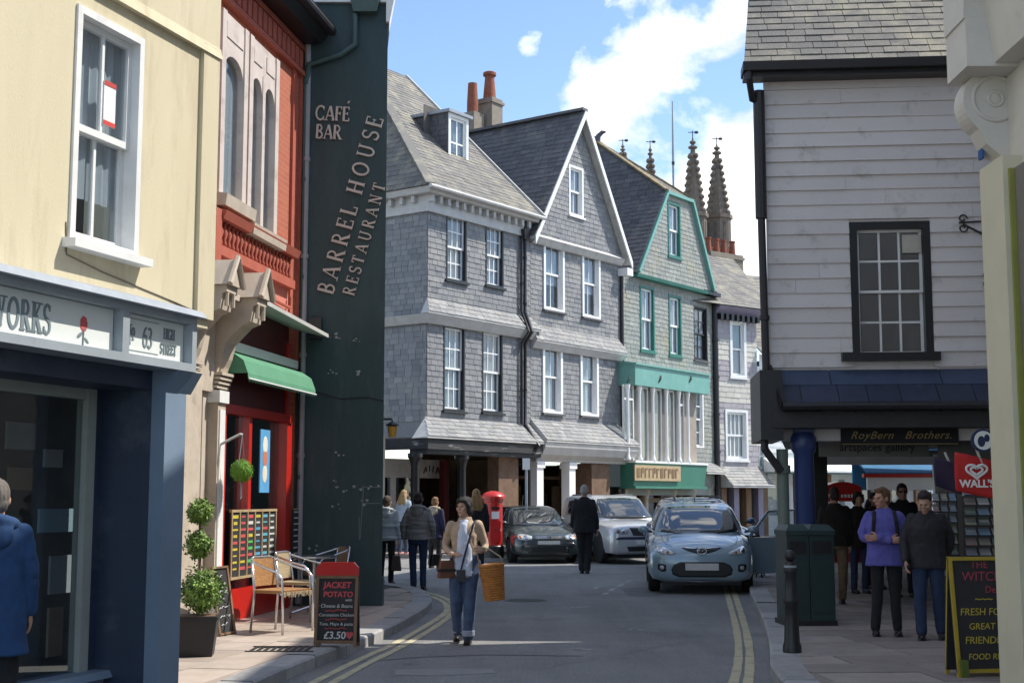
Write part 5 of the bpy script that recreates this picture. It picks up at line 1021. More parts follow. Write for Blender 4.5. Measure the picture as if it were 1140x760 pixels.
m = MB(); m.add([(-4,-.44,z4+.29),(L4+.7,-.44,z4+.29),(rp[0],4.95,z4+.29+5.4*t4),(-4,4.95,z4+.29+5.4*t4)], [(0,1,2,3)]); m.add([(L4+.7,-.44,z4+.29),(L4+.7,9,z4+.29),(rp[0],4.95,z4+.29+5.4*t4)], [(0,1,2)]); m.build('roof_deck', M['slate_roof_lichen'], r4)
m = MB(); m.box(-4,rp[0],4.85,5.1,z4+.28+5.4*t4,z4+.42+5.4*t4); m.build('ridge_tiles', M['clay'], r4)
pent(r4, -.0, L4, z5a, z5b, .8, M['slate_pale'], 43, hips=False)
for k in range(4): s = MB(); u = .15+k*(L4-.3)/3; s.box(u-.14,u+.14,-.2,.1,.1,z5a-.06); s.build('post', M['purple_trim'] if k % 2 else M['timber'], r4)
m = MB(); m.box(0,L4,1.0,1.05,0,z5a); m.build('shop_back', bpy.data.materials['warm_shop_interior'], r4)
# chimney with three pots on the ridge
p4 = f4.world(f4.uz(802,280,-4.6)[0], 4.6, 0); c4 = thing('ridge_chimney', 'wide chimney stack with a row of terracotta pots on the banded slate house', 'chimney', (p4.x, p4.y, z4+2.2), f4.th)
hz = f4.uz(802,283,-4.6)[1]-z4-2.2; m = MB(); m.box(-.95,1.05,-.35,.35,0,hz); m.box(-1.0,1.1,-.4,.4,hz-.22,hz-.1); m.build('stack', M['cement'], c4)
for x in (-.75,-.25,.2,.75): m = MB(); m.lathe([(.15,0),(.14,.12),(.115,.55),(.14,.58),(.14,.65)], 12, (x,0,hz)); smooth_by_angle(m.build('chimney_pot', M['clay'], c4))
# ---- house 5 (white) and the row beyond, seen under the arcade
o5 = f4.O + f4.U*(L4+.15); f5 = Frame((o5.x, o5.y), f4.th-R(6)); r5 = f5.root('white_slate_house', 'white painted slate-hung house partly hidden behind the arcade corner', 'building', 'slate-hung houses in a row')
L5 = 9.0; z5 = f5.uz(848,395)[1]; holes = [f5.rect(841,854,467,522), f5.rect(843,853,408,442), (3.0,4.0,4.2,6.0), (5.6,6.6,4.2,6.0), (3.0,4.0,7.3,9.0), (5.6,6.6,7.3,9.0)]
m = MB(); wall(m, 0, L5, 2.9, z5, holes); m.quad((L5,0,0),(L5,6,0),(L5,6,z5),(L5,0,z5)); m.build('wall', M['white_paint'], r5)
slates((0,0,0),(1,0,0),(0,0,1),[(0,3.3),(L5,3.3),(L5,z5),(0,z5)],.5,.22,holes=holes,seed=51).build('slate_cladding', M['white_paint'], r5, kind='stuff')
for h in holes: window(r5, h, 2, 4, M['white_fresh'], .08, bar=.04, sill=M['slate_roof'], back='curtain', rail=.06)
slope_roof((-.1,-.3,z5+.02),(1,0,0),(0,.75,.66),[(0,0),(L5+.2,0),(L5+.2,6),(0,6)],52,'slate_roof_lichen','roof_slates',r5,.4,.25)
m = MB(); m.add([(-.1,-.28,z5),(L5+.1,-.28,z5),(L5+.1,4.2,z5+3.95),(-.1,4.2,z5+3.95)], [(0,1,2,3)]); m.build('roof_deck', M['slate_roof'], r5)
m = MB(); m.box(0,L5,-.12,.0,2.5,3.0); m.build('shop_fascia', mat('teal_fascia', (.25,.42,.42)), r5)
m = MB(); m.hexa([(0,-.9,2.55),(L5,-.9,2.55),(L5,-.13,2.55),(0,-.13,2.55),(0,-.9,2.62),(L5,-.9,2.62),(L5,-.13,3.1),(0,-.13,3.1)]); m.build('shop_blind', M['white_paint'], r5)
for k in range(6): m = MB(); m.box(k*1.7,k*1.7+.25,-.05,.1,.1,2.5); m.build('shop_post', M['timber'], r5)
m = MB(); m.box(0,L5,.5,.55,0,2.9); m.build('shop_back', M['white_paint'], r5)
for k in range(5): m = MB(); m.box(k*1.7+.45,k*1.7+1.5,.47,.495,.9,2.3); m.build('shop_window', M['glass_dark'], r5)
o6 = f5.O + f5.U*(L5+.1); f6 = Frame((o6.x, o6.y), f5.th-R(18)); r6 = f6.root('far_white_shop', 'white shop with blue and red striped fascia seen through the arcade', 'building')
L6 = 16.0; holes = [(x, x+1.1, z, z+1.9) for x in (1,3.4,5.8,8.2,10.6,13) for z in (4.2,7.2)]
m = MB(); wall(m, 0, L6, 0, 10, holes); m.build('wall', M['white_paint'], r6)
for h in holes: window(r6, h, 2, 4, M['white_fresh'], .08, bar=.04, sill=M['slate_roof'], back='curtain', rail=.06)
slope_roof((-.1,-.3,10),(1,0,0),(0,.75,.66),[(0,0),(L6+.2,0),(L6+.2,6),(0,6)],53,'slate_roof','roof_slates',r6,.4,.25)
# ------------------------------------------------------------------ church tower behind
YC = 105.0
ct = at(752, 290, YC); tw = thing('church_tower', 'brown stone church tower with crocketed corner pinnacles behind the roofs', 'tower', (ct.x, YC, 0))
def pinnacle(px, ytop, ybot, wpx, yy, name='pinnacle'):
    b = at(px, ybot, yy) - Vector((ct.x, YC, 0)); t = at(px, ytop, yy) - Vector((ct.x, YC, 0)); H = t.z-b.z; wd = wpx/ (FPX/yy)/2
    m = MB(); x, y = b.x, b.y; q = H*.30
    m.lathe([(wd*1.12,-6),(wd*1.12,0),(wd*1.0,.05),(wd*1.0,q*.86),(wd*1.15,q*.88),(wd*1.15,q),(wd*.92,q+.02),(wd*.42,H*.68),(wd*.18,H*.86),(.05,H*.97)], 8, (x,y,b.z))
    o = m.build(name, M['church'], tw)
    s = MB()
    for lv in range(9):
        z = q + (H*.86-q)*lv/9; r = wd*(.92 - .78*lv/9)*1.0
        for k in range(4): a = k*math.pi/2+math.pi/8*2; s.ell((x+(r+.08)*math.cos(a), y+(r+.08)*math.sin(a), b.z+z+.1), (.2,.2,.2), 6, 4)
    for z, r in ((.885,.3),(.93,.2)): s.ell((x,y,b.z+H*z), (wd*r*1.3,wd*r*1.3,H*.018), 8, 5)
    s.build('crocket', M['church'], o, kind='stuff')
    s = MB(); s.tube([(x,y,b.z+H*.97),(x,y,b.z+H*1.035)], .035, 5); s.bar((x-.35,y,b.z+H*1.02),(x+.35,y,b.z+H*1.02),.05,.05); s.ell((x+.3,y,b.z+H*1.02),(.18,.03,.12),6,4); s.build('weather_vane', M['black_iron'], o)
    for k in range(8):
        a = k*math.pi/4+math.pi/8; s = MB(); s.box(-.12*wd,.12*wd,-.02,.05,.5,q*.75); 
        me = s.mesh('panel'); put('blind_panel', me, M['room'], o, loc=(x+wd*.94*math.cos(a),y+wd*.94*math.sin(a),b.z), rot=(0,0,a+math.pi/2))
    return o
pinnacle(773, 150, 276, 29, YC-2); pinnacle(800, 157, 276, 29, YC+0); pinnacle(694, 158, 235, 17, YC+5); pinnacle(725, 160, 262, 17, YC+7)
m = MB(); x0, x1 = at(690,300,YC).x-ct.x, at(812,300,YC).x-ct.x; zt = at(750,292,YC).z; m.box(x0,x1,-2,7,0,zt-.6)
for k in range(9): a = x0+(x1-x0)*k/9; m.box(a,a+(x1-x0)/18,-2.1,-1.6,zt-.6,zt+.5)
m.build('tower_body', M['church'], tw)
b = at(750, 222, 60); fp = thing('roof_aerial', 'thin tall mast rising behind the turquoise gable', 'mast', (b.x, b.y, 0)); zt = at(750,113,60).z
m = MB(); m.tube([(0,0,0),(0,0,(b.z+zt)/2),(0,0,zt)], [.06,.05,.025], 8); m.build('pole', M['lead'], fp)
m = MB(); m.tube([(0,0,b.z+1.6),(0,0,b.z+1.75)], .07, 8); m.build('collar', M['black_iron'], fp)
# ------------------------------------------------------------------ white slate-hung house over the arcade (right)
c_ = at(854, 300, 17.3); fr = Frame((c_.x, c_.y), R(-5)); rr = fr.root('arcade_house', 'white painted slate-hung house carried over the arcade on the right', 'building')
LR = 6.5; sk = .13; skw = .31                                            # the side walls run back to the right with the bending street
zw0 = fr.uz(980, 412)[1]; zw1 = fr.uz(980, 76)[1]; DR = 11.0
def B_(u, y): return (u + sk*y, y)
wr = fr.rect(947, 1037, 247, 399)
m = MB(); wall(m, 0, LR, zw0-.9, zw1, [wr], 0, .2)
m.add([(0,0,zw0-.5),(sk*DR,DR,zw0-.5),(sk*DR,DR,zw1),(0,0,zw1)], [(3,2,1,0)]); m.add([(LR,0,0),(LR+sk*DR,DR,0),(LR+sk*DR,DR,zw1),(LR,0,zw1)], [(0,1,2,3)]); m.add([(sk*DR,DR,zw0-.5),(LR+sk*DR,DR,zw0-.5),(LR+sk*DR,DR,zw1),(sk*DR,DR,zw1)], [(3,2,1,0)])
m.add([(0,0,zw0-.5),(LR,0,zw0-.5),(LR+sk*DR,DR,zw0-.5),(sk*DR,DR,zw0-.5)], [(3,2,1,0)]); m.build('wall', M['slate_white'], rr)
slates((0,0,0),(1,0,0),(0,0,1),[(0,zw0+.04),(LR,zw0+.04),(LR,zw1-.02),(0,zw1-.02)],3.4,.193,.032,holes=[(wr[0]-.0,wr[1]+.0,wr[2]-.07,wr[3])],seed=61,single=('slate_board',M['slate_white'],rr),jitter=.3,gap=.003)
w = window(rr, wr, 3, 4, M['black'], .095, M['white_paint'], bar=.026, sill=None, proud=.035, back=None, panes=True, rail=.035, glass=glass_mat('old_window_glass', (.8,.84,.88), .28, .8))
sb_ = fr.rect(936,1045,393,402); s = MB(); s.box(sb_[0],sb_[1],-.14,.02,sb_[2],sb_[3]); s.build('sill', M['black'], w)
q = fr.rect(1005,1026,261,281); s = MB(); s.box(q[0],q[1],.02,.06,q[2],q[3]); fan = s.build('extractor_vent', mat('vent_plastic', (.5,.48,.4)), w)
# plaster patches of a curtain seen inside
s = MB(); s.prism([(wr[1]-.16,.35,wr[2]+.1),(wr[1]-.5,.35,wr[2]+.12),(wr[1]-.3,.35,wr[2]+.7),(wr[1]-.2,.35,wr[3]-.5)], (0,.02,0)); s.build('inside_drape', mat('grey_drape', (.2,.19,.17)), w)
# roof
zrv = zw1+.02; PTR = 1.15; runR = 3.6; eo = .27; sR = math.hypot(1, PTR)
vis = 1.9
sk2 = .16
a_pt = lambda u, y: (u + sk2*y, y)
kx = sk2/sR
slates((0,-eo,zrv),(1,0,0),(0,1,PTR),[(-eo,0),(LR+.2,0),(LR+.2+kx*vis,vis),(-eo+kx*vis,vis)],.30,.165,.016,seed=62,single=('roof_slate',M['slate_roof_lichen'],rr),jitter=.35,gap=.008)
slates((0,-eo,zrv),(1,0,0),(0,1,PTR),[(-eo+kx*vis,vis),(LR+.2+kx*vis,vis),(LR+.2+kx*runR*sR,runR*sR),(-eo+kx*runR*sR,runR*sR)],.30,.165,.016,seed=63).build('roof_slates', M['slate_roof_lichen'], rr, kind='stuff')
m = MB(); zt = zrv+runR*PTR; yv = -eo+runR
a, b = -eo, LR+.2
m.add([(a,-eo,zrv-.02),(b,-eo,zrv-.02),(b+sk2*runR,yv,zt-.02),(a+sk2*runR,yv,zt-.02),(a+sk*DR+.2,DR,zt-.02),(b+sk*DR,DR,zt-.02),(a+.35,-eo+.3,zrv-.02)], [(0,1,2,3),(3,2,5,4),(0,3,4)]); m.build('roof_deck', M['slate_roof'], rr)
m = MB(); w0, w1_ = DR+.05, DR+5.6; m.hexa([(sk*w0,w0,2.9),(LR+skw*w0,w0,2.9),(LR+skw*w1_,w1_,2.9),(sk*w1_+.3,w1_,2.9),(sk*w0,w0,11.6),(LR+skw*w0,w0,11.6),(LR+skw*w1_,w1_,11.6),(sk*w1_+.3,w1_,11.6)]); m.build('rear_shade_block', M['slate_white'], rr)  # hidden block added behind the house to cast shadow over the road
for y_ in (DR+2.6, DR+5.3): m = MB(); m.box(sk*y_+.5,sk*y_+.75,y_-.12,y_+.12,.1,2.9); m.build('arcade_post', M['black'], rr)
m = MB(); m.hexa([(-eo-.02,-eo-.12,zw1-.1),(LR+.2,-eo-.12,zw1-.1),(LR+.2,.0,zw1-.1),(-eo-.02,.0,zw1-.1),(-eo-.02,-eo-.14,zw1+.01),(LR+.2,-eo-.14,zw1+.01),(LR+.2,.0,zw1+.01),(-eo-.02,.0,zw1+.01)]); m.build('eaves_gutter', M['gutter'], rr)
m = MB(); m.box(-eo,LR+.2,-eo-.02,0,zw1-.16,zw1-.101); m.build('eaves_board', M['black'], rr)
ux = fr.uz(850,200,.05)[0]; downpipe(rr, [(-eo+.06,-eo-.05,zw1-.05),(-eo+.06,-eo-.05,zw1-.2),(-.16,-.15,zw1-.42),(-.07,-.1,zw1-.45),(-.07,-.1,zw1-.6)], .045, collars=False)
downpipe(rr, [(-.07,-.1,zw1-.3),(-.07,-.1,zw1-2.0)], .075, collars=False); downpipe(rr, [(-.07,-.1,zw1-1.9),(-.05,-.1,zw0+.0)], .05)
# lean-to of blue painted slates
zq0 = fr.uz(980, 450, .5)[1]; zq1 = zw0+.0; out = .5; Bv = Vector((0,out,zq1-zq0)); Lb = Bv.length
slates((0,-out,zq0),(1,0,0),Bv,[(.14,0),(LR,0),(LR,Lb*.55),(.06,Lb*.55)],.42,Lb*.55,.012,seed=64,single=('pent_slate',M['slate_blue'],rr))
slates((0,-out,zq0),(1,0,0),Bv,[(.06,Lb*.55),(LR,Lb*.55),(LR,Lb),(0,Lb)],1.5,Lb*.45,.01,seed=65,single=('pent_flashing',mat('blue_lead', (.06,.085,.15),(.04,.06,.11),3,.5,.2,40),rr))
m = MB(); m.hexa([(.14,-out,zq0-.02),(LR,-out,zq0-.02),(LR,0,zq0-.02),(.14,0,zq0-.02),(.14,-out,zq0-.003),(LR,-out,zq0-.003),(LR,0,zq1-.003),(.0,0,zq1-.003)]); m.build('pent_deck', M['black'], rr)
m = MB(); m.bar((.12,-out-.03,zq0),(-.02,.0,zq1+.05),.07,.1); m.build('pent_edge_board', M['gutter'], rr)
m = MB(); m.tube([(.1,-out-.06,zq0-.02),(LR,-out-.06,zq0-.02)], .055, 8); m.build('pent_gutter', M['gutter'], rr)
zbm = fr.uz(980,476,.3)[1]; m = MB(); m.box(-.02,LR,-.42,-.05,zbm,zq0-.08); m.build('arcade_beam', mat('dark_beam', (.035,.033,.035), (.022,.021,.022), 3, .6, .3, 30), rr)
m = MB(); m.box(-.16,.12,-.38,1.0,fr.uz(855,490,.2)[1],zw0-.02); m.build('corner_bracket', M['black'], rr)
m = MB(); m.tube([(-.1,-.2,zw0-.3),(-.1,-.2,fr.uz(855,495,.2)[1]-.05),(-.02,-.2,fr.uz(860,510,.2)[1]),(.1,-.2,fr.uz(868,520,.2)[1]-.05)], .05, 8); m.build('waste_pipe', M['gutter'], rr)
# posts
u = fr.uz(897,600,0.05)[0]; ztp = fr.uz(897,470,.05)[1]; m = MB(); m.lathe([(.18,0),(.18,.25),(.135,.3),(.125,ztp-.5),(.15,ztp-.46),(.165,ztp-.4),(.165,ztp-.3),(.12,ztp-.22)], 14, (u,-.05,.1)); m.box(u-.12,u+.12,-.17,.07,ztp-.13,zbm+.05); smooth_by_angle(m.build('arcade_post', mat('royal_blue_paint', (.035,.06,.19), (.028,.05,.15), 3, .35, .1, 50), rr))
u = fr.uz(873,600,0.1)[0]; m = MB(); m.tube([(u,-.1,.1),(u,-.1,fr.uz(873,500)[1])], .075, 12); m.tube([(u,-.1,1.9),(u,-.1,2.0)], .1, 12); smooth_by_angle(m.build('soil_pipe', mat('sage_pipe', (.16,.20,.17), (.13,.165,.14), 4, .5), rr))
for k in range(1, 4):
    u, y = B_(.62, 4.2*k); m = MB(); m.box(u-.12,u+.12,y-.12,y+.12,.1,zbm); m.build('arcade_post', M['black'], rr)
# inside the arcade: ceiling, shop wall, far beams and hanging signs
zce = zbm+.12; m = MB(); m.add([(.0,-.05,zce),(LR,-.05,zce),(LR+sk*DR,DR,zce),(sk*DR,DR,zce)], [(3,2,1,0)]); m.build('arcade_ceiling', mat('arcade_ceiling', (.3,.29,.27), (.24,.23,.21), 2, .9), rr)
us = fr.uz(1046,560,-.2)[0]
m = MB(); m.add([(us,.2,0),(us+skw*DR,DR,0),(us+skw*DR,DR,zce),(us,.2,zce)], [(3,2,1,0)]); m.add([(us,.2,0),(LR,.2,0),(LR,.2,zce),(us,.2,zce)], [(0,1,2,3)]); m.build('shop_wall', mat('dark_shop_front', (.12,.11,.10), (.07,.065,.06), 2, .7), rr)
for k in range(4):
    y = 1.2+k*2.5; s = MB(); x = us+skw*y-.02; s.add([(x-.02,y,.5),(x+skw*1.8-.02,y+1.8,.5),(x+skw*1.8-.02,y+1.8,2.2),(x-.02,y,2.2)], [(3,2,1,0)]); s.build('shop_glass', M['glass_dark'], rr)
for (yy, px0, px1, y0, y1, mt, nm) in [(11.6,918,1046,508,517,'white_paint','end_beam'),(12.4,918,1040,503,507,'black','end_beam')]:
    q0 = fr.uz(px0,512,-yy)[0]; q1 = fr.uz(px1,512,-yy)[0]; s = MB(); s.box(q0,q1,yy,yy+.2,fr.uz(980,y1,-yy)[1],fr.uz(980,y0,-yy)[1]); s.build(nm, M[mt], rr)
q = fr.rect(918,1046,485,508,-11.4); s = MB(); s.box(q[0]-.5,q[1]+.6,11.65,11.75,q[2],zce); s.build('end_lintel', mat('grey_lintel', (.2,.2,.2)), rr)
q = fr.uz(1043,600,-11.6)[0]; s = MB(); s.box(q,q+.15,11.6,11.8,.1,q*0+2.5); s.build('end_post', M['white_paint'], rr)
sg = thing('hanging_shop_sign', 'long black sign with gold script lettering under the arcade beam', 'sign', fr.world(0,0,0), fr.th)
q = fr.rect(936,1067,474,495,.02); s = MB(); s.box(q[0],q[1],-.03,.03,q[2],q[3]); s.build('board', mat('sign_black', (.012,.011,.016)), sg)
s = MB(); 
for (zz) in (q[2]+.012, q[3]-.012): s.box(q[0]+.01,q[1]-.01,-.034,-.0305,zz-.004,zz+.004)
s.build('gold_rule', mat('gold_leaf', (.38,.28,.10), None, 4, .4), sg)
for (s_, f_x) in (('RoyBern',.26),('Brothers.',.74)): lettering(s_, (q[3]-q[2])*.58, bpy.data.materials['gold_leaf'], sg, (q[0]+(q[1]-q[0])*f_x,-.034,(q[2]+q[3])/2), depth=.003, shear=.45, spacing=1.1)
s = MB(); s.tube([(q[0]+.2,0,q[3]),(q[0]+.2,0,q[3]+.25)], .01, 5); s.build('hanger', M['black_iron'], sg); s = MB(); s.tube([(q[1]-.2,0,q[3]),(q[1]-.2,0,q[3]+.25)], .01, 5); s.build('hanger', M['black_iron'], sg)
sg2 = thing('gallery_sign', 'pale grey gallery sign hanging behind the black script sign', 'sign', fr.world(0,0,0), fr.th)
yy = 1.1; q = fr.rect(912,1034,485,508,-yy); s = MB(); s.box(q[0],q[1],yy,yy+.05,q[2],q[3]); s.build('board', mat('grey_sign', (.32,.32,.31)), sg2)
for (s_, px_) in (('artspaces',958),('gallery',1002)): lettering(s_, .15, M['plastic_black'], sg2, (fr.uz(px_,498,-yy)[0],yy-.004,q[2]+.12), depth=.003)
# iron sign brackets on the wall
def scrollwork(pts, r, nm='iron_bracket', par=None): 
    m = MB(); m.tube(pts, r, 6); return m.build(nm, M['black_iron'], par)
ib = thing('iron_sign_bracket', 'scrolled wrought iron bracket on the white slate wall right of the window', 'bracket', fr.world(0,0,0), fr.th)
p, z = fr.uz(1063,247,.05); p2, z2 = fr.uz(1108,266,.05)
scrollwork([(p2,-.05,z2+.24),(p+.05,-.05,z2+.22)], .012, 'bar', ib); scrollwork([(p2,-.05,z2-.02),(p+.1,-.05,z2+.2)], .014, 'stay', ib)
scrollwork([(p+.1+.06*math.cos(a)*(1-a/9),-.05,z2+.27+.06*math.sin(a)*(1-a/9)) for a in [i*.5 for i in range(14)]], .01, 'scroll', ib)
scrollwork([(p+.1+.06*math.cos(-a)*(1-a/9),-.05,z2+.15+.06*math.sin(-a)*(1-a/9)) for a in [i*.5 for i in range(14)]], .01, 'scroll', ib)
ib2 = thing('iron_scroll', 'small wrought iron scroll low on the white slate wall by the pillar', 'bracket', fr.world(0,0,0), fr.th)
p, z = fr.uz(1098,311,.05); scrollwork([(p+.05*math.cos(a)*(1-a/9),-.05,z+.05+.05*math.sin(a)*(1-a/9)) for a in [i*.5 for i in range(14)]], .009, 'scroll', ib2); scrollwork([(p+.05*math.cos(-a)*(1-a/9),-.05,z-.05+.05*math.sin(-a)*(1-a/9)) for a in [i*.5 for i in range(14)]], .009, 'scroll', ib2); scrollwork([(p,-.05,z),(p+.3,-.05,z)], .009, 'bar', ib2)
# ------------------------------------------------------------------ corbelled shop house nearest the camera on the right
YP = 8.4; pc = at(1103, 500, YP); rp_ = thing('corbelled_shop_house', 'pale classical shop front with scrolled bracket at the right edge', 'building', (pc.x, YP, 0))
PM = mat('stone_paint_grey', (.66,.62,.55), (.58,.545,.485), 2.5, .65, .15, 60, dirt=(.32,.29,.25), dirt_scale=2, dirt_lo=.57, dirt_hi=.85); CRM = mat('cream_gloss_paint', (.66,.60,.43), (.58,.53,.38), 2, .5, .1, 50)
m = MB(); m.box(.12,6,-9,0,0,9.6); m.box(1.6,9,0,3.8,0,11.2); m.box(3.2,9,3.8,8.2,0,11.2); m.build('wall', PM, rp_)  # front box is the house; two unseen rear boxes added to shade the street
m = MB(); m.box(0,.13,-.4,0,0,at(1110,190,YP).z); m.build('pilaster', CRM, rp_)
m = MB(); m.box(.03,.12,-.425,-.405,0,at(1110,205,YP).z); m.build('pilaster_bead', mat('olive_line', (.30,.30,.06)), rp_)
m = MB(); m.box(.06,.12,-.7,-.43,0,at(1110,205,YP).z); m.build('pilaster_inner', mat('grey_brown_paint', (.2,.18,.15)), rp_)
m = MB(); m.box(-.015,-.001,-.1,-.03,at(1103,163,YP).z-.1,at(1103,163,YP).z); m.build('blue_tag', mat('blue_tag', (.03,.10,.30)), rp_)
# scroll bracket: profile in x-z, extruded along the street
S = YP*1.006/FPX; Z = lambda py: at(1110, py, YP-.2).z; X = lambda px: at(px, 150, YP-.2).x - pc.x
prof = []
c1 = (1112,112); 
for a in range(100, 236, 9): prof.append((c1[0]+38*math.cos(R(a)), c1[1]-38*math.sin(R(a))))
prof += [(1098,160),(1112,172)]
for a in range(150, 300, 12): prof.append((1134+19*math.cos(R(a)), 188-19*math.sin(R(a))))
prof += [(1160,196),(1160,74)]
m = MB(); m.prism([(X(x), -.02, Z(y)) for x, y in prof], (0,-.18,0)); sc = m.build('scroll_bracket', PM, rp_)
def ring(cx_, cy_, r1_, r2_, y0, nm):
    s = MB(); pts = [(X(cx_)+r1_*S*math.cos(R(a)), y0, Z(cy_)+r1_*S*math.sin(R(a))) for a in range(0, 361, 15)]; s.tube(pts, r2_*S, 6, cap=False); s.build(nm, PM, sc, True)
ring(1110,110,25,2.4,-.2,'volute_ring'); ring(1110,110,8,2.2,-.2,'volute_ring'); ring(1134,188,11,2,-.2,'volute_ring')
s = MB(); s.ell((X(1110),-.2,Z(110)), (7*S,.015,7*S), 14, 6); s.build('volute_boss', PM, sc, True); s = MB(); s.ell((X(1134),-.2,Z(188)), (7*S,.015,7*S), 14, 6); s.build('volute_boss', PM, sc, True)
m = MB(); m.box(X(1066),.6,-.42,-.05,Z(86),Z(34)); m.build('cornice_block', PM, rp_)
m = MB(); m.hexa([(X(1064)-.0,-.42,Z(34)),(.6,-.42,Z(34)),(.6,-.05,Z(34)),(X(1064),-.05,Z(34)),(X(1064)-.0,-.5,Z(-60)),(.6,-.5,Z(-60)),(.6,-.05,Z(-60)),(X(1064),-.05,Z(-60))]); m.build('cornice_end', PM, rp_)
m = MB(); m.hexa([(X(1096),-6,Z(86)+.02),(.6,-6,Z(86)+.02),(.6,-.421,Z(86)+.02),(X(1096),-.421,Z(86)+.02),(X(1080),-6,Z(-30)),(.6,-6,Z(-30)),(.6,-.421,Z(-30)),(X(1080),-.421,Z(-30))]); m.build('cornice', PM, rp_)
m = MB(); m.box(X(1060)-.05,.6,-6,-.03,Z(-60)+.01,Z(-90)); m.build('cornice_cap', M['lead'], rp_)
m = MB(); m.tube([(X(1074),-.46,Z(10)),(X(1082),-.46,Z(-10)),(X(1090),-.46,Z(-40))], .03, 6); m.build('olive_moulding', bpy.data.materials['olive_line'], rp_)
# ------------------------------------------------------------------ street furniture
RED = mat('post_office_red', (.52,.018,.014), (.45,.015,.012), 3, .35, .05, 40, coat=.3)
def loc3(px, py, z=.12): return G(px, py, z)
# pillar box
p = loc3(549, 620.5); pb = thing('pillar_box', 'red cylindrical pillar box with black base by the kerb', 'post box', p, R(15))
m = MB(); m.lathe([(.265,0),(.265,.28),(.25,.3)], 24); smooth_by_angle(m.build('base', M['black'], pb))
m = MB(); m.lathe([(.23,.3),(.23,1.36),(.25,1.38),(.25,1.44)], 24); smooth_by_angle(m.build('drum', RED, pb))
m = MB(); m.lathe([(.30,1.441),(.30,1.5),(.27,1.54),(.18,1.6),(.05,1.63)], 24); smooth_by_angle(m.build('cap', RED, pb))
m = MB(); m.box(-.1,.1,-.25,-.2,1.18,1.24); m.build('posting_slot', M['black'], pb)
m = MB(); m.box(-.09,.09,-.238,-.2,.95,1.13); m.build('notice_plate', M['white_fresh'], pb)
m = MB(); m.box(-.13,.13,-.236,-.2,.4,.9); m.build('door', RED, pb)
m = MB(); m.box(-.02,.02,-.245,-.2,.66,.7); m.build('lock', M['black_iron'], pb)
# bus stop style pole
p = loc3(586, 616); sp = thing('parking_sign_pole', 'slim grey pole with small white plate in front of the white columns', 'sign', p)
m = MB(); m.tube([(0,0,0),(0,0,2.5)], .035, 8); m.build('pole', M['lead'], sp); m = MB(); m.box(-.1,.1,-.05,-.035,2.2,2.5); m.build('plate', M['white_fresh'], sp)
# litter bin
p = loc3(896, 694); lb = thing('litter_bin', 'large dark green twin litter bin in front of the blue arcade post', 'bin', p, R(4))
GB = mat('bin_green', (.022,.045,.045), (.018,.036,.036), 3, .4, .1, 50, coat=.1)
for k, sx in enumerate((-.135, .148)):
    w_ = .13 if k == 0 else .145; m = MB(); m.prism([(sx-w_,-.26,.06),(sx+w_,-.26,.06),(sx+w_,.24,.06),(sx-w_,.24,.06)], (0,0,.98)); m.prism([(sx-w_-.01,-.28,1.042),(sx+w_+.01,-.28,1.042),(sx+w_+.01,.26,1.042),(sx-w_-.01,.26,1.042)], (0,0,.05)); m.hexa([(sx-w_-.01,-.28,1.093),(sx+w_+.01,-.28,1.093),(sx+w_+.01,.26,1.093),(sx-w_-.01,.26,1.093),(sx-w_+.04,-.2,1.16),(sx+w_-.04,-.2,1.16),(sx+w_-.04,.2,1.16),(sx-w_+.04,.2,1.16)]); b_ = m.build('bin_body', GB, lb)
    m = MB(); m.box(sx-w_+.03,sx+w_-.03,-.268,-.255,.15,.75); m.build('door', GB, b_); 
    m = MB(); m.box(sx-w_+.03,sx+w_-.03,-.266,-.258,.82,.97); m.build('opening', M['black'], b_)
m = MB(); m.box(-.29,.31,-.27,.25,0,.06); m.build('plinth', M['black'], lb)
# bollard
p = loc3(882, 725.5); bo = thing('bollard', 'black cast iron bollard with pale band by the right kerb', 'bollard', p)
m = MB(); m.lathe([(.09,0),(.09,.06),(.075,.1),(.068,.3),(.062,.45),(.075,.47),(.075,.5),(.06,.53),(.055,.74),(.066,.76),(.066,.79),(.05,.84),(.045,.86)], 18); smooth_by_angle(m.build('shaft', M['black'], bo))
m = MB(); m.lathe([(.0615,.795),(.0615,.825)], 18); m.build('reflective_band', M['lead'], bo)
m = MB(); m.ell((0,0,.915), (.055,.055,.06), 16, 10); m.build('finial', M['black'], bo, True)
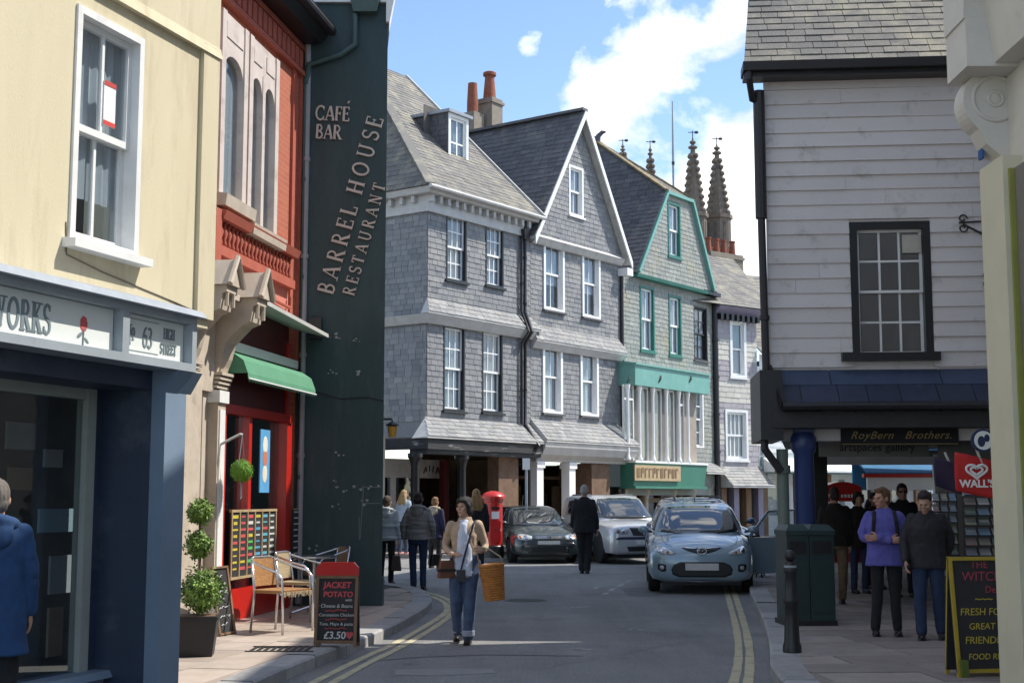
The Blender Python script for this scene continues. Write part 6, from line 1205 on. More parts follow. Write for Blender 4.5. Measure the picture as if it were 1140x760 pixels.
# left pavement sign board
def aboard(name, label, loc, rz, w, h, top, frame, lines, header=None, feet=None):
    t = thing(name, label, 'sign board', loc, rz); lean = .22*h
    CH = bpy.data.materials.get('chalk_black') or mat('chalk_black', (.03,.03,.032), (.022,.022,.024), 6, .8)
    def P(x, z, o=0): f = z/h; y = -lean*(1-f)*.5; return (x, y-o, z)
    for s_ in (1, -1):
        m = MB(); q = [P(-w/2,.04),P(w/2,.04),P(w/2,h),P(-w/2,h)]; q = [(a,b*s_,c) for a,b,c in q]; m.prism(q, (0,.015*s_,0)); pn = m.build('panel', CH, t)
        m = MB(); fw = .03
        for (a, b) in ((P(-w/2+fw/2,0),P(-w/2+fw/2,h)),(P(w/2-fw/2,0),P(w/2-fw/2,h)),(P(-w/2,h-fw/2),P(w/2,h-fw/2)),(P(-w/2,.05),P(w/2,.05))): m.bar((a[0],(a[1]-.004)*s_,a[2]),(b[0],(b[1]-.004)*s_,b[2]),fw,.03,up=(0,1,0))
        m.build('frame', frame, t)
    if header:
        m = MB(); hz_ = header[0]; pts = [(-w/2+.0,0,h),(w/2-.0,0,h),(w/2,0,h+hz_*.6),(w/2-.05,0,h+hz_),(-w/2+.05,0,h+hz_),(-w/2,0,h+hz_*.6)]; m.prism([(a,-.025,c) for a,b,c in pts], (0,.05,0)); m.build('header', header[1], t)
    if feet:
        for sx in (-1, 1): m = MB(); m.box(sx*(w/2-.05)-.03,sx*(w/2-.05)+.03,-lean*.5-.04,-lean*.5+.02,0,.14); m.build('foot', feet, t)
    ang = math.atan2(lean*.5, h)
    for (s_, x, z, size, mt, kw) in lines:
        me = text_mesh(s_, size, depth=.0015, **kw); q = P(x, z, .004); put('chalk_writing', me, mt, t, loc=q, rot=(R(90)-ang, 0, 0))
    return t
WH = mat('chalk_white', (.62,.62,.6)); PK = mat('chalk_pink', (.62,.09,.10)); YE = mat('chalk_yellow', (.55,.44,.06)); PKD = mat('chalk_dark_pink', (.40,.06,.09))
p = loc3(375, 719); L = dict(shear=.12); h = .70
aboard('jacket_potato_board', 'chalk pavement board with red top advertising jacket potatoes', p, R(-6), .43, h, None, M['timber'],
    [('JACKET',0,h*.86,.082,PK,dict(shear=.1,bold=.002)),('POTATO',.01,h*.73,.075,PK,dict(shear=.1,bold=.002)),('with',.12,h*.655,.04,WH,L),('Cheese & Beans',.0,h*.57,.05,WH,L),('Coronation Chicken',.0,h*.445,.043,WH,L),('Tuna, Mayo & pasta',.0,h*.32,.043,WH,L),('£3.50',-.01,h*.16,.1,WH,dict(shear=.1,bold=.002)),('♥',.14,h*.16,.07,PK,{}),('•',-.18,h*.57,.05,PK,{}),('•',-.18,h*.445,.05,PK,{})],
    header=(.13, RED))
jb = bpy.data.objects['jacket_potato_board']; rg = random.Random(4)
for zf in (.51,.385,.26):
    m = MB(); z = h*zf; y = -.22*h*(1-zf)*.5-.006; m.tube([(-.11+.22*i/11, y, z+rg.uniform(-.008,.008)) for i in range(12)], .004, 5); m.build('chalk_scribble', PK, jb)
p = loc3(1096, 751); h = .98
aboard('food_chalk_board', 'yellow framed chalk board with yellow lettering beside the right pillar', p, R(8), .58, h, None, mat('yellow_frame', (.45,.33,.03), (.38,.28,.025), 4, .6),
    [('THE',-.02,h*.93,.085,PKD,dict(shear=.1)),('WITCH',.0,h*.83,.11,PKD,dict(shear=.1)),('Deli',.08,h*.72,.08,PKD,L),('~~~',0,h*.645,.09,YE,{}),('FRESH FOOD',.02,h*.535,.083,YE,dict(shear=.15)),('GREAT',-.04,h*.415,.075,YE,dict(shear=.15)),('FRIENDLY &',.02,h*.30,.083,YE,dict(shear=.15)),('FOOD REAL',0,h*.165,.068,YE,dict(shear=.15))], feet=mat('green_foot', (.12,.16,.03)))
# little chalk board behind the planter
p = loc3(241, 706); t = thing('leaning_chalk_board', 'narrow wooden framed chalk board leaning on the stone pilaster behind the planter', 'sign board', p, R(72))
m = MB(); m.prism([(-.16,-.12,0),(.16,-.12,0),(.16,0,.72),(-.16,0,.72)], (0,-.01,0)); m.build('panel', bpy.data.materials['chalk_black'], t)
for (a, b) in (((-.16,-.135,0),(-.16,-.012,.73)),((.16,-.135,0),(.16,-.012,.73)),((-.17,-.014,.72),(.17,-.014,.72)),((-.17,-.134,.02),(.17,-.134,.02))): m = MB(); m.bar(a,b,.03,.02); m.build('frame', M['timber'], t)
rg = random.Random(6)
for k in range(7):
    z = .63-k*.085; m = MB(); y = -.135+z*.1667; pts = [(-.1+.2*i/9, y, z+rg.uniform(-.018,.018)) for i in range(10 if k % 3 else 7)]; m.tube(pts, .005, 5); m.build('chalk_scribble', WH, t)
# menu board on the red shopfront
r_ = fb.rect(257,306,568,640,.12); mbd = thing('menu_chalk_board', 'wide coloured chalk menu in wooden strips standing on the red shopfront sill', 'menu board', fb.world(0,0,0), fb.th)
u0, u1, z0, z1 = r_; u1 = min(u1, LB-.35); n = 6
m = MB(); m.box(u0,u1,-.12,-.10,z0,z1); m.build('panel', bpy.data.materials['chalk_black'], mbd)
for k in range(n+1): x = u0+(u1-u0)*k/n; m = MB(); m.box(x-.012,x+.012,-.135,-.1201,z0,z1); m.build('divider', M['gold'], mbd)
for zz in (z0,z1): m = MB(); m.box(u0-.02,u1+.02,-.136,-.1,zz-.015,zz+.015); m.build('rail', M['gold'], mbd)
cols = [mat('menu_yellow', (.62,.5,.05)), WH, mat('menu_green', (.1,.5,.12)), mat('menu_blue', (.1,.38,.6)), mat('menu_cyan', (.12,.45,.6)), PK]
rg = random.Random(2)
for k in range(n):
    for j in range(9):
        x = u0+(u1-u0)*(k+.5)/n; s = MB(); hw = (u1-u0)/n*rg.uniform(.22,.36); zz = z1-.07-(z1-z0-.1)*j/9; hgt = rg.uniform(.008,.02)
        s.box(x-hw,x+hw,-.1235,-.1202,zz-hgt,zz+hgt); s.build('menu_line', cols[[0,5,2,3,4,1][k] if rg.random() < .65 else rg.choice((1,5,0))], mbd)
r_ = fb.rect(308,316,566,640,.12); s = thing('tall_menu_board', 'narrow black menu board beside the wide coloured menu', 'menu board', fb.world(0,0,0), fb.th)
m = MB(); m.box(LB-.30,LB-.02,-.1,-.08,r_[2]-.1,r_[3]); m.build('panel', bpy.data.materials['chalk_black'], s)
for k in range(9): m = MB(); m.box(LB-.26,LB-.06-rg.random()*.08,-.1035,-.1002,r_[3]-.06-k*.08,r_[3]-.04-k*.08); m.build('menu_line', WH, s)
m = MB(); m.box(LB-.31,LB-.01,-.105,-.101,r_[3]-.02,r_[3]); m.build('rail', M['gold'], s)
# foliage
LEAF = mat('topiary_leaf', (.16,.27,.04), (.07,.13,.02), 9, .6, tone_c=[(.04,.09,.012),(.10,.19,.025),(.18,.30,.04),(.32,.44,.08)]); GRASSB = mat('grass_ball', (.16,.33,.03), (.10,.22,.02), 20, .8, tone_c=[(.07,.16,.015),(.14,.29,.03),(.22,.42,.05)])
def leaf_ball(c, r, n, seed, size, rough=.2, nar=.45):
    rng = random.Random(seed); m = MB(); c = Vector(c)
    for k in range(n):
        d = Vector((rng.gauss(0,1),rng.gauss(0,1),rng.gauss(0,1))).normalized(); lump = 1 + rough*(noise.noise(d*2.2+Vector((seed,0,0)))+.6*noise.noise(d*6+Vector((0,seed,0))))
        rr_ = r*lump*(rng.uniform(.5,1.04)**.5)*(1.12 if rng.random() < .06 else 1); p_ = c + d*rr_
        t = (d.cross(Vector((rng.gauss(0,1),rng.gauss(0,1),rng.gauss(0,1))))).normalized(); t = (t + d*rng.uniform(0,.9)).normalized(); b_ = t.cross(d).normalized(); s = size*rng.uniform(.6,1.3)
        m.add([p_, p_+t*s*.5+b_*s*nar*.5, p_+t*s, p_+t*s*.5-b_*s*nar*.5], [(0,1,2,3)], min(1,max(0,rng.gauss(.5,.25))))
    return m
p = loc3(219, 729); pl = thing('topiary_planter', 'three-tiered clipped topiary shrub in a square black planter', 'potted plant', p, R(8))
m = MB(); m.hexa([(-.15,-.15,0),(.15,-.15,0),(.15,.15,0),(-.15,.15,0),(-.19,-.19,.34),(.19,-.19,.34),(.19,.19,.34),(-.19,.19,.34)]); m.box(-.2,.2,-.2,.2,.341,.37); m.build('pot', M['plastic_black'], pl)
m = MB(); m.box(-.17,.17,-.17,.17,.371,.375); m.build('soil', M['brown_stone'], pl)
m = MB(); m.tube([(0,0,.36),(.01,.0,.8),(-.01,.01,1.4)], [.018,.014,.01], 7); m.build('stem', M['timber'], pl)
zs = [(.59,.19,3000),(1.03,.11,1300),(1.34,.105,1200)]
for (z, r, n) in zs: leaf_ball((.02 if z < .6 else -.01,0,z), r, n, int(z*100), .042, .5).build('foliage', LEAF, pl, kind='stuff')
hb = thing('hanging_grass_ball', 'bright green grass ball hanging from a bracket on the red shop', 'hanging plant', fb.world(0,0,0), fb.th)
DB = .42; u, z = fb.uz(269,524,DB); c = (u,-DB,z)
leaf_ball(c, .125, 2600, 77, .03, .05, .25).build('grass_ball', GRASSB, hb, kind='stuff'); m = MB(); m.ell(c, (.115,.115,.115), 16, 10); m.build('core', GRASSB, hb, True)
zt = fb.uz(272,484,DB)[1]; 
for sx in (-1,1): m = MB(); m.tube([(u+sx*.1,-DB,z+.07),(u,-DB,zt)], .004, 5); m.build('wire', M['lead'], hb)
m = MB(); m.tube([(u,-DB,zt),(u-.02,-DB+.02,zt+.005),(u-.08,-.17,zt-.12)], .016, 8); m.build('bracket_arm', M['offwhite'], hb); m = MB(); m.tube([(u,-DB,z-.1),(u+.02,-DB,z-.3),(u-.02,-DB,z-.32),(u-.03,-DB,z-.1)], .004, 5); m.build('wire', M['lead'], hb)
# cafe table and chairs
ALU = mat('brushed_aluminium', (.72,.72,.73), (.6,.6,.62), 6, .22, metal=.9); WICK = mat('wicker', (.50,.27,.11), (.36,.18,.07), 30, .7, .6, 60); WICK2 = mat('pale_wicker', (.50,.40,.25), (.4,.31,.19), 30, .7, .6, 60)
def chair(label, loc, rz, wk):
    t = thing('cafe_chair', label, 'chair', loc, rz, 'aluminium cafe chairs')
    for s in (-1, 1):
        m = MB(); m.tube([(s*.27,-.24,0),(s*.275,-.235,.45),(s*.275,-.22,.6),(s*.272,-.15,.665),(s*.26,0,.70),(s*.23,.2,.76),(s*.2,.25,.78)], .0135, 8); m.build('front_leg', ALU, t, True)
        m = MB(); m.tube([(s*.22,.24,0),(s*.21,.2,.45),(s*.2,.26,.8)], .0135, 8); m.build('back_leg', ALU, t, True)
    m = MB(); m.tube([(-.2,.26,.8),(-.14,.28,.815),(.14,.28,.815),(.2,.26,.8)], .0135, 8); m.build('top_rail', ALU, t, True)
    m = MB(); m.tube([(-.27,-.2,.43),(.27,-.2,.43)], .011, 8); m.build('seat_rail', ALU, t, True)
    m = MB(); rng = random.Random(hash(label) % 999); n = 18
    m.hexa([(-.26,-.22,.435),(.26,-.22,.435),(.21,.21,.43),(-.21,.21,.43),(-.26,-.22,.465),(.26,-.22,.465),(.21,.21,.455),(-.21,.21,.455)])
    for k in range(n): x = -.26+.52*k/n; m.box(x,x+.52/n-.008,-.225,.2,.462,.4695)
    sm_ = m.build('seat', wk, t)
    m = MB(); n = 10
    for k in range(n):
        z = .5+k*.03; y = .215+ (z-.45)*.16
        for j in range(8): x0_ = -.19+.38*j/8; c0 = .018*(1-((x0_+.0)/.19)**2); c1 = .018*(1-((x0_+.0475)/.19)**2); m.hexa([(x0_,y+c0-.008,z),(x0_+.0475,y+c1-.008,z),(x0_+.0475,y+c1+.008,z),(x0_,y+c0+.008,z),(x0_,y+c0-.008,z+.029),(x0_+.0475,y+c1-.008,z+.029),(x0_+.0475,y+c1+.008,z+.029),(x0_,y+c0+.008,z+.029)])
    m.build('backrest', wk, t)
    if wk is WICK:
        m = MB(); rng = random.Random(4)
        for k in range(70): x = rng.uniform(-.26,.26); L_ = rng.uniform(.02,.06); m.bar((x,-.226,.45),(x+rng.uniform(-.03,.03),-.235,.45-L_),.008,.004)
        m.build('frayed_cane', WICK2, t, kind='stuff')
    return t
chair('aluminium chair with orange wicker back nearest the red shopfront', loc3(312, 703), R(62), WICK)
chair('aluminium chair with pale wicker seat behind the orange one', loc3(335, 690), R(75), WICK2)
chair('aluminium chair against the dark green wall beyond the table', loc3(362, 676), R(-60), WICK2)
p = loc3(335, 684); t = thing('cafe_table', 'round aluminium cafe table among the wicker chairs', 'table', p + Vector((.12,.25,0)))
m = MB(); m.lathe([(.30,.70),(.31,.71),(.31,.725),(.29,.73)], 28); m.build('table_top', ALU, t); m = MB(); m.tube([(0,0,.05),(0,0,.7)], .03, 10); m.build('stem', ALU, t)
for k in range(4): a = k*math.pi/2+.4; m = MB(); m.tube([(0,0,.1),(.2*math.cos(a),.2*math.sin(a),.04),(.28*math.cos(a),.28*math.sin(a),.015)], .018, 8); m.build('foot', ALU, t)
# flags, lottery disc and postcard racks by the news shop
def flag(name, label, px0, px1, py0, py1, Y, mt, emblem=None, skew=.0):
    a, b = at(px0, py0, Y), at(px1, py1, Y); w_, h_ = b.x-a.x, a.z-b.z; t = thing(name, label, 'flag', (a.x, Y, b.z))
    m = MB(); nx, nz = 10, 10
    def P(i, j, o): x = w_*i/nx; z = h_*j/nz - skew*x; return (x, .03*math.sin(x*14+j*.3)+o, z + .0)
    g = [[P(i,j,0) for i in range(nx+1)] for j in range(nz+1)]; vs = [q for row in g for q in row]
    m.add(vs, [(j*(nx+1)+i, j*(nx+1)+i+1, (j+1)*(nx+1)+i+1, (j+1)*(nx+1)+i) for j in range(nz) for i in range(nx)])
    me = evaluated(m.mesh('f'), [('SOLIDIFY', dict(thickness=.004))]); put('cloth', me, mt, t, True)
    m = MB(); m.tube([(w_+.02,0,-.1),(w_-.15,0,h_*1.15)], .012, 6); m.build('pole', M['offwhite'], t)
    if emblem: emblem(t, w_, h_, skew)
    return t
def wall_s(t, w_, h_, skew):
    for r0 in (.30, .17):
        m = MB(); pts = []
        for a in range(0, 361, 12):
            q = R(a); x = 16*math.sin(q)**3/17; z = (13*math.cos(q)-5*math.cos(2*q)-2*math.cos(3*q)-math.cos(4*q))/17; pts.append((w_*.52+x*r0*w_, -.05, h_*.62-skew*w_*.5+z*r0*w_*.75))
        m.tube(pts, .011, 6, cap=False); m.build('heart_emblem', M['white_fresh'], t)
    lettering("WALL'S", .095, M['white_fresh'], t, (w_*.52,-.05,h_*.28-skew*w_*.5), depth=.003, bold=.003)
FR_ = mat('flag_red', (.55,.02,.02), (.48,.016,.016), 2, .7)
flag('ice_cream_flag', 'red ice cream flag with white heart emblem above the postcard racks', 1063, 1106, 503, 546, 12.4, FR_, wall_s, .22)
flag('dark_flag', 'dark purple flag hanging left of the red flag', 1040, 1070, 508, 540, 13.4, mat('flag_purple', (.03,.015,.05)), None, .35)
a = at(1094,490,12.2); t = thing('lottery_sign', 'round white and blue shop sign above the red flag', 'sign', a)
m = MB(); me_ = MB(); me_.lathe([(.105,-.02),(.105,.02)], 28); o = me_.build('disc', mat('sign_blue', (.02,.03,.09)), t); o.rotation_euler = (R(90),0,0)
me_ = MB(); me_.lathe([(.085,.021),(.085,.024)], 28); o = me_.build('disc_face', M['sign_white'], t); o.rotation_euler = (R(90),0,0)
m = MB(); m.ell((-.02,-.026,-.01),(.035,.004,.05),10,6); m.ell((.03,-.026,.02),(.025,.004,.035),10,6); m.build('hand_emblem', bpy.data.materials['sign_blue'], t)
PC = [mat('card_%d' % k, c) for k, c in enumerate([(.35,.36,.36),(.2,.26,.32),(.3,.28,.22),(.45,.45,.44),(.14,.18,.16),(.30,.22,.2),(.2,.3,.4)])]
def rack(label, px0, px1, py0, py1, Y, cols, rows):
    a = at(px0, py0, Y); b = at(px1, py1, Y); w_, h_ = b.x-a.x, a.z-.12; t = thing('postcard_rack', label, 'rack', (a.x, Y, .12)); rng = random.Random(px0)
    for k in range(cols+1): m = MB(); m.tube([(w_*k/cols,0,0),(w_*k/cols,0,h_)], .009, 5); m.build('upright', M['black_iron'], t)
    zt = b.z-.12
    for j in range(rows):
        z = zt+(h_-zt)*j/rows; m = MB(); m.box(0,w_,-.05,-.04,z,z+.02); m.build('shelf', M['black_iron'], t)
        for k in range(cols):
            m = MB(); x = w_*k/cols+.015; cw = w_/cols-.03; ch = (h_-zt)/rows*.82; m.prism([(x,-.045,z+.02),(x+cw,-.045,z+.02),(x+cw,.02,z+ch),(x,.02,z+ch)], (0,.006,0)); c_ = m.build('postcard', rng.choice(PC), t)
            m = MB(); q_ = rng.uniform(.3,.6); m.prism([(x+.01,-.049+.065*.3,z+.02+ch*.3),(x+cw-.01,-.049+.065*.3,z+.02+ch*.3),(x+cw-.01,-.049+.065*q_,z+.02+ch*q_),(x+.01,-.049+.065*q_,z+.02+ch*q_)], (0,.003,0)); m.build('print', rng.choice(PC), c_)
    return t
rack('wire postcard rack by the shop wall, left of the two', 1036, 1068, 547, 642, 16.6, 3, 8)
rack('wire postcard rack right behind the chalk board, under the red flag', 1071, 1120, 541, 642, 15.6, 3, 9)
# things seen through the arcade
a = at(966,545,33.0); b = at(1046,512,33.0); t = thing('striped_shop_awning', 'blue, red and white shop awning beyond the far end of the arcade', 'awning', (a.x,33.0,0))
w_ = b.x-a.x+1.0; z0, z1 = a.z, b.z; k = (z1-z0)
m = MB(); m.hexa([(0,0,z0),(w_,0,z0),(w_,.1,z0),(0,.1,z0),(0,.0,z0+k*.42),(w_,.0,z0+k*.42),(w_,.1,z0+k*.42),(0,.1,z0+k*.42)]); m.build('valance', M['white_fresh'], t)
m = MB(); m.box(-.1,w_+.1,-.06,.12,z0+k*.421,z0+k*.54); m.build('red_rail', RED, t)
m = MB(); m.hexa([(0,.0,z0+k*.541),(w_,.0,z0+k*.541),(w_,1.4,z0+k*1.1),(0,1.4,z0+k*1.1),(0,.0,z0+k*.58),(w_,.0,z0+k*.58),(w_,1.4,z0+k*1.25),(0,1.4,z0+k*1.25)]); m.box(0,w_,1.41,1.5,z0,z0+k*1.6); m.build('canvas', mat('awning_blue', (.03,.16,.32)), t)
for x in (.05,w_*.33,w_*.66,w_-.1): m = MB(); m.tube([(x,.05,.1),(x,.05,z0)], .05, 8); m.build('post', M['black'], t)
a = at(939,553,31.0); t = thing('red_market_stall', 'small red canopied stall standing beyond the arcade', 'stall', (a.x,31.0,.0))
zc0 = at(939,552,31).z; zc1 = at(939,536,31).z; hw = .42
m = MB(); n = 8
for k in range(n):
    x0_, x1_ = -hw+2*hw*k/n, -hw+2*hw*(k+1)/n; f0, f1 = zc1-.12*(x0_/hw)**2, zc1-.12*(x1_/hw)**2; m.hexa([(x0_,0,zc0-.12),(x1_,0,zc0-.12),(x1_,1,zc0-.12),(x0_,1,zc0-.12),(x0_,0,f0),(x1_,0,f1),(x1_,1,f1),(x0_,1,f0)])
m.build('canopy', RED, t); rg = random.Random(1)
for k in range(8): s = MB(); x = -.28+k*.075; s.box(x,x+.05,-.006,-.001,zc0-.03,zc0+.03+rg.random()*.02); s.build('sign_mark', M['white_fresh'], t)
for sx in (-1,1): m = MB(); m.box(sx*hw*.9-.03,sx*hw*.9+.03,.02,.08,0,zc0-.12); m.build('post', M['dark_red'], t)
m = MB(); m.box(-hw,hw,.1,.9,.0,.9); m.build('counter', RED, t)
# pushchair wheels beyond the open car door
p = G(851, 652, .0); t = thing('pushchair', 'black pushchair half hidden behind the green arcade pipe', 'pushchair', p + Vector((0,.5,0)), R(20))
for (x, y) in ((0,0),(.45,0),(.05,.6),(.4,.6)):
    m = MB(); pts = [(x, y+.11*math.cos(R(a)), .12+.11*math.sin(R(a))) for a in range(0,361,20)]; m.tube(pts, .016, 6, cap=False); wv = m.build('wheel', M['plastic_black'], t)
    m = MB()
    for k in range(5): a = k*1.257; m.bar((x,y,.12),(x,y+.1*math.cos(a),.12+.1*math.sin(a)),.01,.01)
    m.build('spokes', M['lead'], wv)
m = MB(); m.bar((.05,.6,.2),(.05,.1,.6),.025,.025); m.bar((.4,.6,.2),(.4,.1,.6),.025,.025); m.bar((.05,.0,.2),(.05,.75,.95),.025,.025); m.bar((.4,.0,.2),(.4,.75,.95),.025,.025); m.build('frame', M['black_iron'], t)
m = MB(); m.hexa([(.05,.1,.42),(.4,.1,.42),(.4,.5,.36),(.05,.5,.36),(.05,.1,.5),(.4,.1,.5),(.4,.5,.42),(.05,.5,.42)]); m.prism([(.05,.5,.4),(.05,.7,.85),(.05,.64,.88),(.05,.42,.45)], (.35,0,0)); m.build('seat', M['plastic_black'], t)
# ------------------------------------------------------------------ cars
def cr(p0, p1, p2, p3, t): return .5*((2*p1)+(-p0+p2)*t+(2*p0-5*p1+4*p2-p3)*t*t+(-p0+3*p1-3*p2+p3)*t**3)
def interp(rows, n):
    out = []
    for i in range(len(rows)-1):
        a, b, c, d = rows[max(0,i-1)], rows[i], rows[i+1], rows[min(len(rows)-1,i+2)]
        for k in range(n): out.append([cr(a[j],b[j],c[j],d[j],k/n) for j in range(len(b))])
    out.append(list(rows[-1])); return out
BODY = [(0.0,.52,.58,.48,.27,.42,.60,.65),(.05,.66,.71,.59,.22,.42,.66,.72),(.17,.74,.795,.665,.20,.45,.715,.79),(.40,.78,.835,.70,.20,.48,.78,.87),(.70,.79,.845,.72,.20,.5,.845,.935),(1.05,.79,.845,.735,.20,.52,.895,.985),(1.5,.79,.845,.74,.20,.54,.92,1.0),(2.5,.79,.845,.74,.20,.55,.94,1.0),(3.3,.78,.84,.72,.21,.56,.96,1.0),(3.7,.73,.79,.66,.25,.56,.94,.98),(3.88,.6,.68,.55,.32,.55,.85,.9)]
GREEN = [(.88,.78,3.72,.765),(1.0,.95,3.69,.745),(1.15,1.22,3.62,.70),(1.30,1.53,3.5,.645),(1.39,1.78,3.38,.60),(1.44,2.02,3.2,.53),(1.468,2.3,2.98,.36),(1.475,2.5,2.8,.15)]
def tri_bvh(me):
    return BVHTree.FromPolygons([v.co.copy() for v in me.vertices], [list(p.vertices) for p in me.polygons])
def patch(bvhs, pts, axis, off, mat_, parent, name, thick=.006, cuts=3, side=1):
    """A panel that follows the car body: polygon given in the front (x,z) or side (y,z) view and laid on the surface."""
    bm = bmesh.new(); vs = [bm.verts.new((p[0], 0, p[1])) for p in pts]; bm.faces.new(vs); bmesh.ops.triangulate(bm, faces=bm.faces[:])
    for _ in range(cuts): bmesh.ops.subdivide_edges(bm, edges=[e for e in bm.edges if e.calc_length() > .05], cuts=1); bmesh.ops.triangulate(bm, faces=bm.faces[:])
    bad = []
    for v in bm.verts:
        if axis == 'y': o, d = Vector((v.co.x, -3, v.co.z)), Vector((0,1,0))
        else: o, d = Vector((4*side, v.co.x, v.co.z)), Vector((-side,0,0))
        best = None
        for b in bvhs:
            h = b.ray_cast(o, d)
            if h[0] is not None and (best is None or h[3] < best[3]): best = h
        if best: v.co = best[0] + (-d*.7 + (best[1] if best[1].dot(d) < 0 else -best[1])*.3)*off
        else: bad.append(v)
    bmesh.ops.delete(bm, geom=bad, context='VERTS')
    me = bpy.data.meshes.new(name); bm.to_mesh(me); bm.free()
    if len(me.polygons) == 0: return None
    me = evaluated(me, [('SOLIDIFY', dict(thickness=thick, offset=0))])
    return put(name, me, mat_, parent, True)
def mirror(pts): return [(-x, z) for x, z in pts][::-1]
CARG = bpy.data.materials.new('car_glass'); CARG.use_nodes = True; _p = CARG.node_tree.nodes['Principled BSDF']; _p.inputs['Base Color'].default_value = (.02,.025,.028,1); _p.inputs['Roughness'].default_value = .03; _p.inputs['Specular IOR Level'].default_value = 1.0; _p.inputs['IOR'].default_value = 1.7
LAMP = mat('headlamp_glass', (.55,.58,.6), (.4,.42,.45), 18, .08, spec=.9, coat=1.0); LAMPD = mat('lamp_dark', (.08,.08,.09), None, 9, .15, coat=1.0); TYRE = mat('tyre_rubber', (.02,.02,.02), (.014,.014,.014), 9, .85, .2, 90); RIM = mat('alloy_rim', (.5,.5,.52), (.4,.4,.42), 5, .3, metal=.8); PLATE = mat('number_plate', (.72,.72,.70), None, 5, .5); CHROME = mat('chrome', (.75,.75,.77), (.65,.65,.67), 5, .12, metal=1.0); DARKP = mat('grille_black', (.015,.015,.017), None, 9, .45); ORANGE = mat('indicator', (.5,.16,.03), None, 9, .2)
def paint(name, c, c2=None, metal=.35): return mat(name, c, c2 or tuple(x*.93 for x in c), 1.5, .3, metal=metal, coat=1.0)
def car(name, label, loc, rz, pm, L=3.9, W=1.69, H=1.475, spec=None, wr_=.295, body_rows=None, green_rows=None):
    t = thing(name, label, 'car', loc, rz); fx, fy, fz = W/1.69, L/3.9, H/1.475
    rows = interp([(y*fy,a*fx,b*fx,c*fx,d*(fz**.5),e*fz,f*fz,g*fz) for (y,a,b,c,d,e,f,g) in (body_rows or BODY)], 4)
    vs, fs = [], []; half = []
    for (y,hl,hm,hs,zl,zm,zs,zt) in rows:
        P = [(0,zl),(hl*.85,zl),(hl,zl+.04),(hm*.99,(zl+zm)*.5),(hm,zm),(hm*.99,(zm*.4+zs*.6)),((hs+hm*.99)/2+.012,zs-.035*fz),(hs,zs),(hs*.85,zs+(zt-zs)*.42),(hs*.6,zs+(zt-zs)*.76),(hs*.3,zs+(zt-zs)*.95),(0,zt)]
        ring = P + [(-x, z) for x, z in P[-2:0:-1]]; half.append(len(ring)); vs += [(x, y, z) for x, z in ring]
    n = half[0]; m_ = len(rows)
    for i in range(m_-1):
        for k in range(n): fs.append((i*n+k, (i+1)*n+k, (i+1)*n+(k+1)%n, i*n+(k+1)%n))
    fs.append(tuple(range(n))); fs.append(tuple(range((m_-1)*n, m_*n))[::-1])
    bmsh = MB(); bmsh.add(vs, fs); bme = bmsh.mesh('b')
    cut = MB(); wy = (.80*fy, 3.22*fy); ar = wr_*1.17
    for y in wy:
        for s in (-1, 1):
            c = MB(); c.lathe([(ar,-.17),(ar,.3)], 28); cut.add([(s*(.74*fx)+q[2]*s, y+q[0], wr_+.01+q[1]*1.0) for q in c.v], c.f if s > 0 else [f[::-1] for f in c.f])
    cme = cut.mesh('c'); bmc = bmesh.new(); bmc.from_mesh(cme); bmesh.ops.recalc_face_normals(bmc, faces=bmc.faces[:]); bmc.to_mesh(cme); bmc.free()
    bmc = bmesh.new(); bmc.from_mesh(bme); bmesh.ops.recalc_face_normals(bmc, faces=bmc.faces[:]); bmc.to_mesh(bme); bmc.free()
    co = bpy.data.objects.new('cut', cme); COL.objects.link(co); co.hide_render = True
    bb = tri_bvh(bme)
    me = evaluated(bme, [('BOOLEAN', dict(operation='DIFFERENCE', object=co, solver='EXACT'))]); bpy.data.objects.remove(co)
    body = put('body', me, pm, t); smooth_by_angle(body, 38)
    # greenhouse
    g = MB(); gr = interp([(z*fz, a*fy, b*fy, c*fx) for (z,a,b,c) in (green_rows or GREEN)], 4); n = 40; vs, fs = [], []
    for (z, y0, y1, hw) in gr:
        ym, yh = (y0+y1)/2, (y1-y0)/2
        for k in range(n):
            a = 2*math.pi*k/n; c, s = math.cos(a), math.sin(a); e = 2/4.6
            vs.append((hw*math.copysign(abs(c)**e, c), ym + yh*math.copysign(abs(s)**e, s) , z))
    for i in range(len(gr)-1):
        for k in range(n): fs.append((i*n+k, i*n+(k+1)%n, (i+1)*n+(k+1)%n, (i+1)*n+k))
    fs.append(tuple(range((len(gr)-1)*n, len(gr)*n)))
    g.add(vs, fs); gme = g.mesh('g'); gb_ = tri_bvh(gme); put('roof', gme, pm, t, True)
    both = [bb, gb_]
    def S(pts): return [(x*fx, z*fz) for x, z in pts]
    ws = patch([gb_], S([(-.66,.975),(-.3,.955),(.3,.955),(.66,.975),(.575,1.25),(.50,1.375),(.2,1.40),(-.2,1.40),(-.50,1.375),(-.575,1.25)]), 'y', .012, CARG, t, 'windscreen')
    for s in (-1, 1):
        w1 = [(1.35*fy,.99*fz),(2.05*fy,1.0*fz),(2.05*fy,1.38*fz),(1.85*fy,1.37*fz)]; w2 = [(2.12*fy,1.0*fz),(3.0*fy,1.03*fz),(2.95*fy,1.33*fz),(2.12*fy,1.38*fz)]
        for w in (w1, w2): patch([gb_], w, 'x', .012, CARG, t, 'side_window', side=s)
        mr = MB(); mr.ell((s*.90*fx,1.10*fy,1.01*fz), (.095,.06,.065), 12, 8); mm = mr.build('door_mirror', pm, t, True); q = MB(); q.bar((s*.76*fx,1.12*fy,.97*fz),(s*.86*fx,1.1*fy,.985*fz),.04,.04); q.build('mirror_arm', DARKP, mm)
